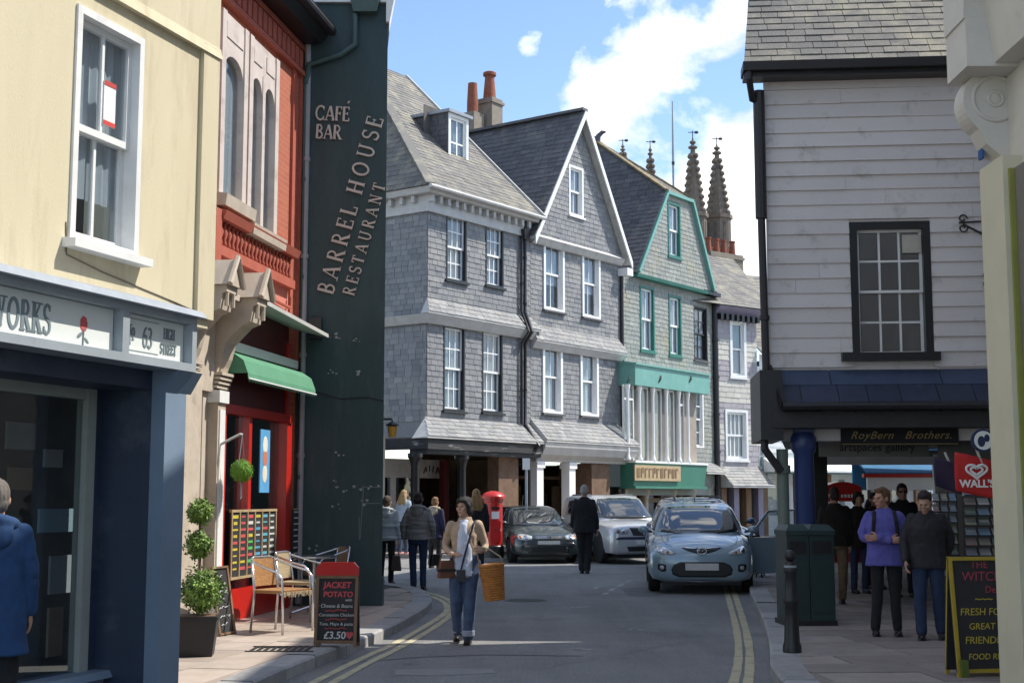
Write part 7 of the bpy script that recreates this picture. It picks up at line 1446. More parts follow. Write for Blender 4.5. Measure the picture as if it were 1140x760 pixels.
        dl = MB(); dl.tube([(s*.847*fx,1.12*fy,.3*fz),(s*.857*fx,1.12*fy,.55*fz),(s*.82*fx,1.15*fy,.88*fz)], .004, 4); dl.build('door_seam', DARKP, t)
        hd = MB(); hd.box(s*.85*fx-.01,s*.85*fx+.02*s,1.95*fy,2.1*fy,.78*fz,.81*fz); hd.build('door_handle', pm, t)
    wb = MB(); wb.tube([(-.55*fx,.98*fy,.985*fz),(-.05*fx,.97*fy,.995*fz)], .008, 5); wb.build('wiper', DARKP, t); wb = MB(); wb.tube([(.02*fx,.98*fy,.99*fz),(.5*fx,.98*fy,.985*fz)], .008, 5); wb.build('wiper', DARKP, t)
    for y in wy:
        for s in (-1, 1):
            w_ = MB(); w_.lathe([(wr_*.62,-.09),(wr_*.9,-.1),(wr_,-.07),(wr_,.07),(wr_*.9,.1),(wr_*.62,.09)], 28); tm = MB(); tm.add([(s*(.74*fx)+q[2], y+q[0], wr_+q[1]) for q in w_.v], w_.f); to = tm.build('tyre', TYRE, t); smooth_by_angle(to)
            w_ = MB(); w_.lathe([(wr_*.64,-.05),(wr_*.64,.075),(wr_*.56,.08),(wr_*.55,.05),(.05,.045),(.05,.06)], 24); 
            for k in range(10):
                a = k*math.pi/5; w_.bar((0,0,.055),(wr_*.56*math.cos(a),wr_*.56*math.sin(a),.068),.035,.02)
            tm = MB(); tm.add([(s*(.74*fx)+q[2]*s, y+q[0], wr_+q[1]) for q in w_.v], w_.f); tm.build('rim', RIM, to)
    spec(t, both, S, fx, fy, fz, pm)
    ub = MB(); ub.box(-.62*fx,.62*fx,.15,L-.2,.15,.24); ub.build('underbody', DARKP, t)
    return t
def lamp(t, both, S, pts, inner=None):
    for q in (pts, mirror(pts)):
        o = patch(both, S(q), 'y', .008, LAMP, t, 'headlight', .012)
        if inner and o:
            for (c, r, mt) in inner:
                sx = 1 if q is pts else -1; pp = [(sx*c[0]+r*math.cos(R(a)), c[1]+r*math.sin(R(a))) for a in range(0,360,36)]; patch(both, S(pp), 'y', .018, mt, o, 'lamp_reflector', .006, 1)
def hatch_spec(t, both, S, fx, fy, fz, pm):
    lamp(t, both, S, [(.40,.655),(.46,.625),(.60,.635),(.71,.675),(.735,.72),(.70,.765),(.60,.745),(.5,.70)], [((.64,.695),.038,CHROME),((.53,.665),.022,ORANGE)])
    gr_ = patch(both, S([(-.31,.735),(-.2,.725),(.2,.725),(.31,.735),(.22,.69),(.1,.655),(0,.645),(-.1,.655),(-.22,.69)]), 'y', .004, DARKP, t, 'upper_grille')
    bd = MB(); pts = [(.075*math.cos(R(a)), 0, .05*math.sin(R(a))) for a in range(0,361,20)]; bd.tube(pts, .008, 6, cap=False); bd.tube([(-.06,0,.0),(-.03,0,.018),(0,0,-.005),(.03,0,.018),(.06,0,.0)], .008, 6); put('badge', bd.mesh('b'), CHROME, t, loc=(0,-.035,.69*fz))
    for s in (-1,1): c_ = patch(both, S([(s*.30,.738),(s*.29,.75),(s*.05,.735),(s*.05,.725)][::s]), 'y', .008, CHROME, t, 'grille_trim', .006, 2)
    patch(both, S([(-.48,.40),(-.44,.47),(-.34,.515),(.34,.515),(.44,.47),(.48,.40),(.46,.32),(.36,.275),(-.36,.275),(-.46,.32)]), 'y', .004, DARKP, t, 'lower_grille')
    pl_ = MB(); pl_.box(-.26*fx,.26*fx,-.035,-.02,.385*fz,.495*fz); pl_.build('number_plate', PLATE, t)
    for s in (-1,1):
        fl = patch(both, S([(s*.56,.37),(s*.56,.47),(s*.62,.49),(s*.69,.48),(s*.69,.40),(s*.63,.36)][::-s]), 'y', .004, DARKP, t, 'fog_surround'); pp = [(s*.625+.035*math.cos(R(a)), .425+.035*math.sin(R(a))) for a in range(0,360,36)]; patch(both, S(pp), 'y', .012, LAMP, fl, 'fog_lamp', .006, 1)
    for s in (-1, 1):
        bl = MB(); pts = []
        for (x, y) in [(.46,.14),(.56,.3),(.60,.55),(.61,.85)]:
            h = both[0].ray_cast(Vector((s*x*fx, y*fy, 3)), Vector((0,0,-1))); pts.append(h[0]+Vector((0,0,.002))) if h[0] else None
        bl.tube(pts, .004, 4); bl.build('bonnet_seam', DARKP, t)
    ln = MB(); ln.tube([(-.55*fx,.09,.205*fz),(0,.03,.20*fz),(.55*fx,.09,.205*fz)], .018, 6); ln.build('bumper_lip', LAMPD, t)
    ae = MB(); ae.tube([(0,2.3*fy,1.47*fz),(0,2.4*fy,1.56*fz)], .008, 5); ae.build('aerial', DARKP, t)
pm1 = paint('ice_blue_paint', (.29,.40,.48), None, .2); p = G(782, 661.5)
c1 = car('parked_hatchback', 'light blue hatchback parked at the right kerb with its door open', p, R(-5), pm1, 3.95, 1.78, 1.52, spec=hatch_spec)
# its open front door
dn = MB(); dn.prism([(0,0,.28),(1.02,0,.30),(1.02,0,.92),(0,0,.90)], (0,.07,0)); dn.prism([(0,0,.92),(.06,0,.92),(.42,0,1.36),(.36,0,1.36)], (0,.04,0)); dn.prism([(.36,0,1.33),(.98,0,1.36),(.98,0,1.40),(.40,0,1.37)], (0,.04,0)); dn.prism([(.96,0,.92),(1.02,0,.92),(1.0,0,1.4),(.94,0,1.4)], (0,.04,0)); od = dn.build('open_door', pm1, c1); od.location = (.875,1.16,0); od.rotation_euler = (0,0,R(18)); od['label'] = 'open driver side door swung out over the kerb'
gl_ = MB(); gl_.prism([(.08,.015,.93),(.95,.015,.93),(.95,.015,1.35),(.42,.015,1.34)], (0,.008,0)); gl_.build('door_glass', M['glass_dark'], od)
def mpv_spec(t, both, S, fx, fy, fz, pm):
    lamp(t, both, S, [(.40,.66),(.46,.62),(.60,.63),(.71,.67),(.735,.75),(.70,.80),(.60,.775),(.5,.71)])
    patch(both, S([(-.34,.62),(-.34,.68),(.34,.68),(.34,.62)]), 'y', .004, DARKP, t, 'upper_grille'); patch(both, S([(-.45,.28),(-.42,.44),(.42,.44),(.45,.28)]), 'y', .004, DARKP, t, 'lower_grille')
    pl_ = MB(); pl_.box(-.26,.26,-.04,-.02,.5*fz,.58*fz); pl_.build('number_plate', PLATE, t)
    for s in (-1,1): r_ = MB(); r_.tube([(s*.5*fx,1.95*fy,1.44*fz),(s*.5*fx,2.1*fy,1.49*fz),(s*.5*fx,3.0*fy,1.48*fz),(s*.5*fx,3.15*fy,1.44*fz)], .02, 6); r_.build('roof_rail', DARKP, t)
p = G(806, 641); car('parked_people_carrier', 'deep blue car parked behind the light blue hatchback', p, R(6), paint('mid_blue_paint', (.05,.09,.18)), 4.2, 1.75, 1.60, mpv_spec)
def saloon_spec(t, both, S, fx, fy, fz, pm):
    lamp(t, both, S, [(.40,.70),(.42,.615),(.58,.60),(.72,.63),(.74,.70),(.70,.745),(.56,.745)], [((.55,.675),.05,CHROME),((.67,.68),.035,ORANGE)])
    patch(both, S([(-.33,.70),(-.33,.65),(.33,.65),(.33,.70)]), 'y', .006, DARKP, t, 'upper_grille')
    for zz in (.70,.65,.675): b_ = MB(); b_.tube([(-.33*fx,-.0,zz*fz),(0,-.035,zz*fz),(.33*fx,-.0,zz*fz)], .007, 6); b_.build('grille_bar', CHROME, t)
    bd = MB(); bd.bar((-.035,-.05,.65*fz),(-.045,-.05,.71*fz),.012,.012); bd.bar((.035,-.05,.65*fz),(.045,-.05,.71*fz),.012,.012); bd.bar((-.035,-.05,.68*fz),(.035,-.05,.68*fz),.012,.012); bd.build('badge', CHROME, t)
    pl_ = MB(); pl_.box(-.27,.27,-.045,-.02,.50*fz,.585*fz); pl_.build('number_plate', PLATE, t)
    patch(both, S([(-.68,.50),(-.60,.54),(.60,.54),(.68,.50),(.68,.46),(.60,.47),(-.60,.47),(-.68,.46)]), 'y', .01, LAMPD, t, 'bumper_strip'); patch(both, S([(-.5,.27),(-.5,.42),(.5,.42),(.5,.27)]), 'y', .004, DARKP, t, 'lower_grille')
    ae = MB(); ae.tube([(-.5*fx,1.0*fy,1.0*fz),(-.3*fx,1.6*fy,1.75*fz)], .006, 5); ae.build('aerial', DARKP, t)
p = G(611, 627.5); car('parked_dark_saloon', 'dark grey-green car parked facing the road beside the pillar box', p, R(10), paint('dark_green_paint', (.035,.055,.055)), 4.3, 1.69, 1.39, saloon_spec)
SUVB = [(0.0,.60,.66,.60,.30,.46,.70,.76),(.05,.70,.76,.68,.25,.46,.76,.82),(.15,.77,.82,.72,.22,.48,.80,.86),(.40,.79,.84,.74,.22,.5,.83,.90),(.70,.79,.845,.745,.22,.52,.86,.925),(1.05,.79,.845,.75,.22,.54,.89,.955),(1.5,.79,.845,.75,.22,.55,.91,.98),(2.5,.79,.845,.75,.22,.56,.93,1.0),(3.3,.79,.845,.745,.22,.56,.95,1.0),(3.7,.77,.82,.72,.25,.56,.94,.98),(3.88,.70,.76,.66,.32,.55,.88,.92)]
SUVG = [(.88,.88,3.80,.765),(1.0,1.02,3.78,.75),(1.15,1.22,3.74,.72),(1.30,1.44,3.68,.685),(1.39,1.60,3.6,.655),(1.44,1.80,3.5,.60),(1.468,2.1,3.3,.42),(1.475,2.4,3.1,.18)]
def suv_spec(t, both, S, fx, fy, fz, pm):
    lamp(t, both, S, [(.42,.745),(.45,.64),(.60,.635),(.73,.67),(.745,.74),(.66,.775),(.52,.775)], [((.54,.70),.048,CHROME),((.66,.70),.038,LAMPD)])
    patch(both, S([(-.39,.77),(-.31,.61),(.31,.61),(.39,.77)]), 'y', .006, DARKP, t, 'upper_grille')
    for k in range(3): b_ = MB(); zz = .64+k*.045; b_.tube([(-.33*fx,-.012,zz*fz),(0,-.02,zz*fz),(.33*fx,-.012,zz*fz)], .008, 6); b_.build('grille_bar', LAMPD, t)
    bd = MB(); r0 = .11; bd.tube([(r0*math.cos(R(a)),0,r0*math.sin(R(a))) for a in range(0,361,15)], .011, 6, cap=False)
    for a in (90,210,330): bd.tube([(0,0,0),(r0*math.cos(R(a)),0,r0*math.sin(R(a)))], [.02,.006], 6)
    put('badge', bd.mesh('b'), CHROME, t, loc=(0,-.045,.69*fz))
    patch(both, S([(-.7,.56),(-.6,.585),(.6,.585),(.7,.56),(.7,.52),(.6,.53),(-.6,.53),(-.7,.52)]), 'y', .012, mat('blue_black_trim', (.03,.04,.09)), t, 'bumper_strip'); patch(both, S([(-.42,.28),(-.46,.38),(.46,.38),(.42,.28)]), 'y', .004, DARKP, t, 'lower_grille')
    pl_ = MB(); pl_.box(-.27,.27,-.06,-.03,.42*fz,.51*fz); pl_.build('number_plate', PLATE, t)
    for s in (-1,1):
        r_ = MB(); r_.tube([(s*.53*fx,1.9*fy,1.43*fz),(s*.53*fx,2.05*fy,1.475*fz),(s*.53*fx,3.1*fy,1.47*fz),(s*.53*fx,3.25*fy,1.42*fz)], .022, 6); r_.build('roof_rail', CHROME, t)
p = G(720, 628.0); car('parked_silver_suv', 'silver four wheel drive car parked behind the man in black', p, R(17), paint('silver_paint', (.62,.63,.64), None, .35), 4.5, 1.85, 1.66, suv_spec, wr_=.37, body_rows=SUVB, green_rows=SUVG)
# motorcycle nose beside the dark saloon
p = G(572, 618, .12); t = thing('motorcycle', 'black motorcycle parked between the pillar box and the dark car', 'motorcycle', p + Vector((.1,.6,0)), R(20))
for y in (0,1.35):
    w_ = MB(); w_.tube([(0,y+.29*math.cos(R(a)),.31+.29*math.sin(R(a))) for a in range(0,361,15)], .05, 8, cap=False); wv = w_.build('wheel', TYRE, t, True); w_ = MB()
    for k in range(6): a = k*math.pi/3; w_.bar((0,y,.31),(0,y+.26*math.cos(a),.31+.26*math.sin(a)),.02,.02)
    w_.build('spokes', RIM, wv)
m = MB(); m.tube([(-.08,0,.31),(-.08,.25,.95)], .025, 8); m.tube([(.08,0,.31),(.08,.25,.95)], .025, 8); m.build('fork', CHROME, t)
m = MB(); m.ell((0,.6,.82),(.16,.3,.16),12,8); m.build('fuel_tank', M['black'], t, True); m = MB(); m.ell((0,1.1,.78),(.14,.35,.08),12,8); m.build('seat', M['plastic_black'], t, True)
m = MB(); m.box(-.18,.18,.45,.95,.3,.62); m.build('engine', RIM, t); m = MB(); m.tube([(-.36,.35,1.02),(-.15,.25,1.0),(.15,.25,1.0),(.36,.35,1.02)], .017, 8); m.build('handlebar', CHROME, t)
m = MB(); m.ell((0,.12,.86),(.1,.08,.1),12,8); m.build('headlamp', LAMP, t, True)
for s in (-1,1): m = MB(); m.tube([(s*.28,.32,1.02),(s*.34,.3,1.2)], .008, 5); m.ell((s*.36,.29,1.24),(.07,.02,.045),10,6); m.build('mirror', M['black'], t)
# ------------------------------------------------------------------ people
def fcol(name, c, c2=None, sc=14, rough=.9, bump=.35, bs=120): return mat(name, c, c2 or tuple(x*.75 for x in c), sc, rough, bump, bs)
SKIN = mat('skin', (.52,.31,.22), (.44,.25,.17), 6, .55); SKIN2 = mat('skin_ruddy', (.48,.26,.18), (.4,.2,.14), 6, .55)
def remesh(mb, vox, smooth=4, folds=0.0, fs=9.0, seed=0, aniso=(1,1,.55)):
    me = evaluated(mb.mesh('r'), [('REMESH', dict(mode='VOXEL', voxel_size=vox)), ('SMOOTH', dict(iterations=smooth, factor=.5))])
    if folds:
        nv = [v.normal.copy() for v in me.vertices]
        for v, n_ in zip(me.vertices, nv):
            p_ = Vector((v.co.x*aniso[0], v.co.y*aniso[1], v.co.z*aniso[2]))*fs + Vector((seed*3.7, seed, 0))
            a = noise.noise(p_) + .5*noise.noise(p_*2.3); v.co += n_*folds*(abs(a)*1.4-.3)
    return me
def loft(mb, secs, n=18):
    vs, fs = [], []
    for (x, y, z, rx, ry) in secs:
        for k in range(n): a = 2*math.pi*k/n; c, s = math.cos(a), math.sin(a); vs.append((x+rx*math.copysign(abs(c)**.85, c), y+ry*math.copysign(abs(s)**.85, s), z))
    for i in range(len(secs)-1):
        for k in range(n): fs.append((i*n+k, i*n+(k+1)%n, (i+1)*n+(k+1)%n, (i+1)*n+k))
    fs.append(tuple(range(n))[::-1]); fs.append(tuple(range((len(secs)-1)*n, len(secs)*n))); mb.add(vs, fs)
def limb(mb, pts, rs, n=12, sub=4):
    P = interp([tuple(p)+(r,) for p, r in zip(pts, rs)], sub); mb.tube([q[:3] for q in P], [q[3] for q in P], n); mb.ell(pts[0], (rs[0],)*3, 10, 7); mb.ell(pts[-1], (rs[-1],)*3, 10, 7)
    for p, r in list(zip(pts, rs))[1:-1]: mb.ell(p, (r*1.02,)*3, 10, 7)
def hand(mb, wrist, d, palm_n, curl, side):
    """Palm, four unequal fingers and a thumb leaving the side of the palm."""
    d = Vector(d).normalized(); nn_ = Vector(palm_n); nn_ = (nn_ - d*nn_.dot(d)).normalized(); s = d.cross(nn_).normalized()*side; w = Vector(wrist)
    rot = Matrix((s, nn_, d)).transposed()
    mb.ell(w + d*.05, (.042,.017,.055), 12, 8, rot=rot)
    for k, (o, L) in enumerate(((-.030,.062),(-.010,.075),(.010,.08),(.029,.073))):
        b = w + d*.09 + s*o; a1 = curl*.6; a2 = curl*1.3; a3 = curl*1.9
        p1 = b + (d*math.cos(a1)+nn_*math.sin(a1))*L*.42; p2 = p1 + (d*math.cos(a2)+nn_*math.sin(a2))*L*.33; p3 = p2 + (d*math.cos(a3)+nn_*math.sin(a3))*L*.25
        mb.tube([b - d*.02, b, p1, p2, p3], [.009,.0095,.009,.0082,.0065], 8)
    b = w + d*.03 + s*.034; t1 = b + (d*.7 + s*.6 + nn_*.25).normalized()*.035; t2 = t1 + (d*.85 + s*.2 + nn_*.45).normalized()*.028
    mb.tube([w + d*.02 + s*.02, b, t1, t2], [.012,.0125,.0105,.008], 8)
def person(label, loc, rz, H=1.7, top=None, legs=None, shoes=None, skin=SKIN, hair=('short', (.06,.04,.03)), pose=None, torso=1.0, puff=1.0, hem=.86, vox=.013, head=(0,0), extras=None, sleeve=.87, belly=0.0, leg_w=1.0, mats=None, sl=1.0, name='person', cuffs=None, lean=0.0):
    t = thing(name, label, 'person', loc, rz); k = H/1.7; t.scale = (k,k,k)
    J = dict(ha=(-.09,0,.92), hb=(.09,0,.92), ka=(-.10,-.01,.50), kb=(.10,-.01,.50), aa=(-.10,.03,.09), ab=(.10,.03,.09), sa=(-.160,.0,1.375), sb=(.160,.0,1.375), ea=(-.215,.02,1.12), eb=(.215,.02,1.12), wa=(-.225,-.04,.88), wb=(.225,-.04,.88), na=None, nb=None, da=None, db=None)
    J.update(pose or {}); V_ = {q: (Vector(v) if v is not None else None) for q, v in J.items()}
    near = vox < .015
    # --- body, one continuous surface
    b = MB()
    loft(b, [(0,0,.84,.14,.10),(0,0,.95,.15,.105),(0,0,1.08,.125,.09),(0,-.0,1.25,.15,.10),(0,0,1.37,.14,.085),(0,.0,1.44,.06,.06)])
    hc = Vector((0,-.015,1.575)); Hr = Matrix.Rotation(head[0], 3, 'Z') @ Matrix.Rotation(head[1], 3, 'X'); piv = Vector((0,.01,1.47))
    def hp(x, y, z): return piv + Hr @ (Vector((x,y,z)) + hc - piv)
    b.tube([(0,.015,1.40),(0,.005,1.48), hp(0,.01,-.05)], [.062,.054,.055], 12)
    b.ell(hp(0,.012,.018), (.074,.092,.105), 16, 12, rot=Hr); b.ell(hp(0,-.022,-.055), (.056,.062,.062), 14, 10, rot=Hr); b.ell(hp(0,-.06,-.095), (.026,.022,.022), 10, 8, rot=Hr)
    b.ell(hp(0,-.088,-.018), (.014,.022,.026), 10, 8, rot=Hr); b.ell(hp(0,-.079,.022), (.05,.016,.014), 10, 8, rot=Hr); b.ell(hp(0,-.078,-.065), (.026,.014,.012), 10, 8, rot=Hr)
    for s in (-1, 1): b.ell(hp(s*.076,.012,-.005), (.012,.022,.034), 8, 6, rot=Hr); b.ell(hp(s*.042,-.062,-.022), (.026,.024,.026), 8, 6, rot=Hr)
    for q in 'ab':
        limb(b, [V_['s'+q], V_['e'+q], V_['w'+q]], [.047,.036,.026]); limb(b, [V_['h'+q], V_['k'+q], V_['a'+q]], [.075,.05,.035])
    me = remesh(b, .0085 if near else .014, 3); hm = MB()
    for q, sd_ in (('a',1),('b',-1)):
        d = V_['d'+q] or (V_['w'+q]-V_['e'+q]); n_ = V_['n'+q] or Vector((1 if q == 'a' else -1, 0, 0)); hand(hm, V_['w'+q], d, n_, .55, sd_)
    bm = bmesh.new(); bm.from_mesh(me); hmm = hm.mesh('h'); bm.from_mesh(hmm); me2 = bpy.data.meshes.new('body'); bm.to_mesh(me2); bm.free(); me2.materials.clear()
    body = put('body', me2, skin, t, True)
    if near:
        for s in (-1, 1): e = MB(); e.ell(hp(s*.03,-.0775,.002), (.012,.007,.007), 8, 6, rot=Hr); e.build('eye', mat('eye_dark', (.05,.04,.035)) if 'eye_dark' not in bpy.data.materials else bpy.data.materials['eye_dark'], t, True)
        e = MB(); e.ell(hp(0,-.0885,-.066), (.022,.006,.006), 8, 6, rot=Hr); e.build('lips', bpy.data.materials.get('lips') or mat('lips', (.42,.16,.13)), t, True)
    # --- trousers
    g = MB(); lw = leg_w
    loft(g, [(0,.005,.80,.15,.11),(0,.005,.88,.178,.125),(0,.0,.96,.17,.12),(0,0,1.04,.155,.108)])
    for q in 'ab': limb(g, [V_['h'+q], V_['k'+q], V_['a'+q]+Vector((0,0,.0))], [.092*lw,.066*lw,.056*lw])
    put('trousers', remesh(g, vox, 3, .010, 8, hash(label) % 17), legs, t, True)
    if cuffs:
        for q in 'ab': c = MB(); a_ = V_['a'+q]; c.tube([a_+Vector((0,0,.0)), a_+Vector((0,0,.07))], .066*lw, 14); put('turn_up', remesh(c, vox*.8, 2), cuffs, t, True)
    # --- shoes
    for q in 'ab':
        s = MB(); a_ = V_['a'+q]; s.ell(a_+Vector((0,-.07,-.05)), (.043,.125,.035), 12, 8); s.ell(a_+Vector((0,.01,-.03)), (.04,.055,.055), 12, 8); s.box(a_.x-.04,a_.x+.04,a_.y-.17,a_.y+.05,a_.z-.09,a_.z-.065); put('shoe', remesh(s, vox*.8, 3), shoes, t, True)
    # --- top
    j = MB(); w = torso; p_ = puff
    loft(j, [(0,.0,hem,.19*w*p_,(.135+belly)*p_),(0,-.0,hem+.12,.175*w*p_,(.128+belly)*p_),(0,-belly*.4,1.08,.165*w*p_,(.122+belly)*p_),(0,-.005,1.25,.178*w*p_,.128*p_),(0,.0,1.35,.165*w*p_,.108*p_),(0,.01,1.42,.10*w,.082),(0,.01,1.465,.072,.07)])
    for q in 'ab':
        wv = V_['w'+q]; ev = V_['e'+q]; end = ev.lerp(wv, .96); limb(j, [V_['s'+q]+Vector((0,0,-.01)), ev, end], [.064*p_,.052*p_*sl,.043*p_*sl])
    put('jacket', remesh(j, vox, 3, (.009 if puff < 1.1 else .016), 9 if puff < 1.1 else 5, hash(label) % 23, (1,1,.8) if puff < 1.1 else (.35,.35,2.6)), top, t, True)
    # --- hair
    st, hcx = hair[0], hair[1]; HM = mat('hair_%s' % label[:18], hcx, tuple(x*.5 for x in hcx), 30, .75, .5, 90, stretch=(1,1,.15)); h = MB()
    if st == 'bald': h.ell(hp(0,.045,-.01), (.073,.066,.07), 14, 10, rot=Hr); h.ell(hp(0,.018,.035), (.0745,.09,.096), 14, 10, rot=Hr)
    else: h.ell(hp(0,.026,.032), (.083,.093,.106), 16, 12, rot=Hr); h.ell(hp(0,-.03,.092), (.062,.05,.035), 12, 8, rot=Hr)
    if st in ('short',): h.ell(hp(0,.045,-.02), (.078,.066,.07), 14, 10, rot=Hr)
    if st == 'bob':
        h.ell(hp(0,.05,-.03), (.086,.075,.09), 14, 10, rot=Hr)
        for s in (-1,1): h.tube([hp(s*.05,-.055,.075), hp(s*.078,-.02,.02), hp(s*.08,.0,-.06)], [.026,.03,.022], 10)
        h.tube([hp(-.06,-.06,.07), hp(0,-.082,.075), hp(.06,-.06,.07)], [.02,.022,.02], 10)
    if st == 'long':
        h.ell(hp(0,.05,-.03), (.09,.08,.1), 14, 10, rot=Hr)
        for x in (-.06,-.03,0,.03,.06): h.tube([hp(x,.07,.0), hp(x*1.4,.10,-.12), hp(x*1.6,.11,-.22), hp(x*1.3,.12,-.31)], [.035,.042,.038,.016], 8)
    if st == 'up': h.ell(hp(0,.05,-.01), (.084,.075,.08), 14, 10, rot=Hr); h.ell(hp(.0,.085,.075), (.05,.045,.05), 12, 8, rot=Hr)
    if st == 'tail': h.ell(hp(0,.05,-.02), (.082,.07,.08), 14, 10, rot=Hr); h.tube([hp(0,.11,.03), hp(0,.15,-.05), hp(0,.14,-.17)], [.03,.035,.012], 8)
    put('hair', remesh(h, .008 if near else .013, 2, .006, 30, 2, (1,1,.3)), HM, t, True)
    if extras: extras(t, V_, hp)
    return t
JEAN = fcol('blue_denim', (.075,.11,.19), (.04,.06,.11), 7); JEAND = fcol('dark_denim', (.025,.045,.10), (.018,.03,.07), 7); BLK = fcol('black_cloth', (.016,.016,.019)); BLKS = mat('black_leather', (.02,.018,.018), None, 9, .4); TAN = fcol('tan_cardigan', (.47,.35,.25), (.36,.26,.18), 10); SHIRT = fcol('pale_shirt', (.62,.66,.76), (.5,.54,.64), 6); BAGB = fcol('brown_leather', (.16,.055,.02), None, 8, .5)
BASK = mat('basket_weave', (.52,.21,.04), (.36,.13,.022), 20, .6, .6, 50)
# woman with the basket
def ex_woman(t, J, hp):
    s = MB(); loft(s, [(0,-.055,.78,.125,.10),(0,-.055,.95,.112,.098),(0,-.055,1.1,.095,.092),(0,-.055,1.25,.09,.095),(0,-.035,1.38,.062,.08),(0,-.01,1.44,.06,.065)]); put('shirt', remesh(s, .011, 3, .012, 9, 5), SHIRT, t, True)
    s = MB(); 
    for sx, dz in ((-.05,-.07),(.07,-.05)): s.prism([(sx-.05,-.14,.83),(sx+.05,-.14,.83),(sx+.01,-.145,.83+dz)], (0,.02,0))
    put('shirt_tails', s.mesh('s'), SHIRT, t)
    s = MB(); pts = [(.13,-.02,1.43),(.115,-.10,1.38),(.07,-.15,1.2),(.02,-.158,1.02),(-.02,-.165,.86)]; s.tube(pts, .012, 6, flat=.5); s.build('bag_strap', fcol('navy_strap', (.03,.03,.06)), t)
    s = MB(); s.box(-.07,.03,-.20,-.14,.72,.86); put('pouch', remesh(s, .01, 4), fcol('dark_pouch', (.05,.05,.055)), t, True)
P_ = G(517, 715.5)
woman = person('woman in tan cardigan and jeans walking with an orange basket', P_, R(-6), 1.60, TAN, JEAN, BLKS, hair=('bob', (.018,.014,.014)), hem=.76, vox=.0115, head=(R(-32), R(-6)), leg_w=1.15, torso=.9, sl=.85, cuffs=fcol('denim_turnup', (.34,.36,.42)), extras=ex_woman,
    pose=dict(ka=(-.09,-.06,.50), aa=(-.085,.10,.11), kb=(.075,-.08,.50), ab=(.06,-.10,.09), ea=(-.235,.05,1.12), wa=(-.12,-.20,1.03), da=(.5,-.6,.15), na=(.2,.2,-1), eb=(.24,.04,1.13), wb=(.22,-.19,1.08), db=(-.2,-.8,.1), nb=(-1,0,-.3)))
Wm = Matrix.Translation(P_) @ Matrix.Rotation(R(-6), 4, 'Z') @ Matrix.Scale(1.6/1.7, 4)
bp = Wm @ Vector((.38,-.17,.51)); bs = thing('wicker_basket', 'orange woven basket hanging from the arm of the woman in the cardigan', 'basket', bp, R(-4)); bs.rotation_euler = (0, R(-6), 0)
m = MB(); hgt = .38; nr = 15
for k in range(nr):
    z = hgt*k/nr; r = .10+.03*k/nr; m.tube([(r*math.cos(R(a))*(1+.015*math.sin(R(a*12+180*(k%2)))), r*math.sin(R(a))*(1+.015*math.sin(R(a*12+180*(k%2)))), z+.0125) for a in range(0,361,8)], .0145, 6, cap=False)
m.build('weave', BASK, bs, True); m = MB(); m.lathe([(.097,0),(.097,.01),(.02,.012)], 24); m.build('base', BASK, bs)
m = MB(); m.tube([(.132*math.cos(R(a)), .132*math.sin(R(a)), hgt) for a in range(0,361,10)], .017, 7, cap=False); m.build('rim', BASK, bs, True)
m = MB(); m.tube([(.125,0,hgt),(.11,0,hgt+.08),(.0,-.01,hgt+.17),(-.13,-.02,hgt+.225),(-.145,-.01,hgt+.15),(-.125,0,hgt)], .008, 6); m.build('handle', WICK2, bs, True)
bp = Wm @ Vector((-.20,-.14,.76)); bg_ = thing('handbag', 'brown leather handbag at the hip of the woman in the cardigan', 'bag', bp, R(20))
m = MB(); m.hexa([(-.095,-.045,0),(.095,-.045,0),(.095,.045,0),(-.095,.045,0),(-.075,-.035,.19),(.075,-.035,.19),(.075,.035,.19),(-.075,.035,.19)]); put('bag_body', remesh(m, .01, 4), BAGB, bg_, True)
m = MB(); m.box(-.095,.095,-.05,.05,.07,.10); m.build('band', BLKS, bg_); m = MB(); m.tube([(-.08,0,.17),(-.05,-.01,.27),(.05,-.01,.27),(.08,0,.17)], .009, 6); m.build('handle', BAGB, bg_, True)
# man in black walking away
person('grey-haired man in black walking away up the road', G(651, 638), R(178), 1.86, BLK, BLK, BLKS, skin=SKIN2, hair=('bald', (.42,.38,.36)), hem=.78, vox=.014, torso=1.22, leg_w=1.15, pose=dict(ka=(-.07,-.03,.5), aa=(-.05,.02,.09), kb=(.07,-.03,.5), ab=(.05,-.04,.09), wa=(-.25,-.05,.86), wb=(.24,-.09,.90)))
# woman in shiny padded jacket from behind
PUFF = mat('shiny_grey_nylon', (.26,.235,.22), (.17,.15,.14), 6, .38, .25, 40); PUFF2 = mat('pale_grey_nylon', (.45,.47,.50), (.34,.36,.38), 6, .45, .25, 40)
def ex_hood(mt, fur=False):
    def f(t, J, hp):
        s = MB(); s.tube([(.105*math.cos(R(a)), .03+.10*math.sin(R(a)), 1.42+.03*math.sin(R(a))) for a in range(-60,241,20)], .042, 10); s.ell((0,.12,1.36), (.12,.05,.10), 12, 8); put('hood', remesh(s, .013, 3, .012, 22 if fur else 8, 3), mt, t, True)
    return f
sj = person('woman in shiny grey padded jacket and dark jeans seen from behind', G(465, 656.5), R(172), 1.68, PUFF, JEAND, BLKS, hair=('up', (.04,.022,.015)), hem=.88, vox=.013, torso=1.05, puff=1.18, extras=ex_hood(PUFF), pose=dict(ka=(-.09,-.02,.5), aa=(-.10,.03,.09), kb=(.10,-.03,.5), ab=(.08,-.02,.09), ea=(-.26,.04,1.13), wa=(-.25,-.06,.90), eb=(.26,.03,1.13), wb=(.26,-.03,.90)))
bg2 = thing('black_handbag', 'small black handbag beside the woman in the shiny padded jacket', 'bag', sj.location + Vector((.30,-.02,.42)), R(30))
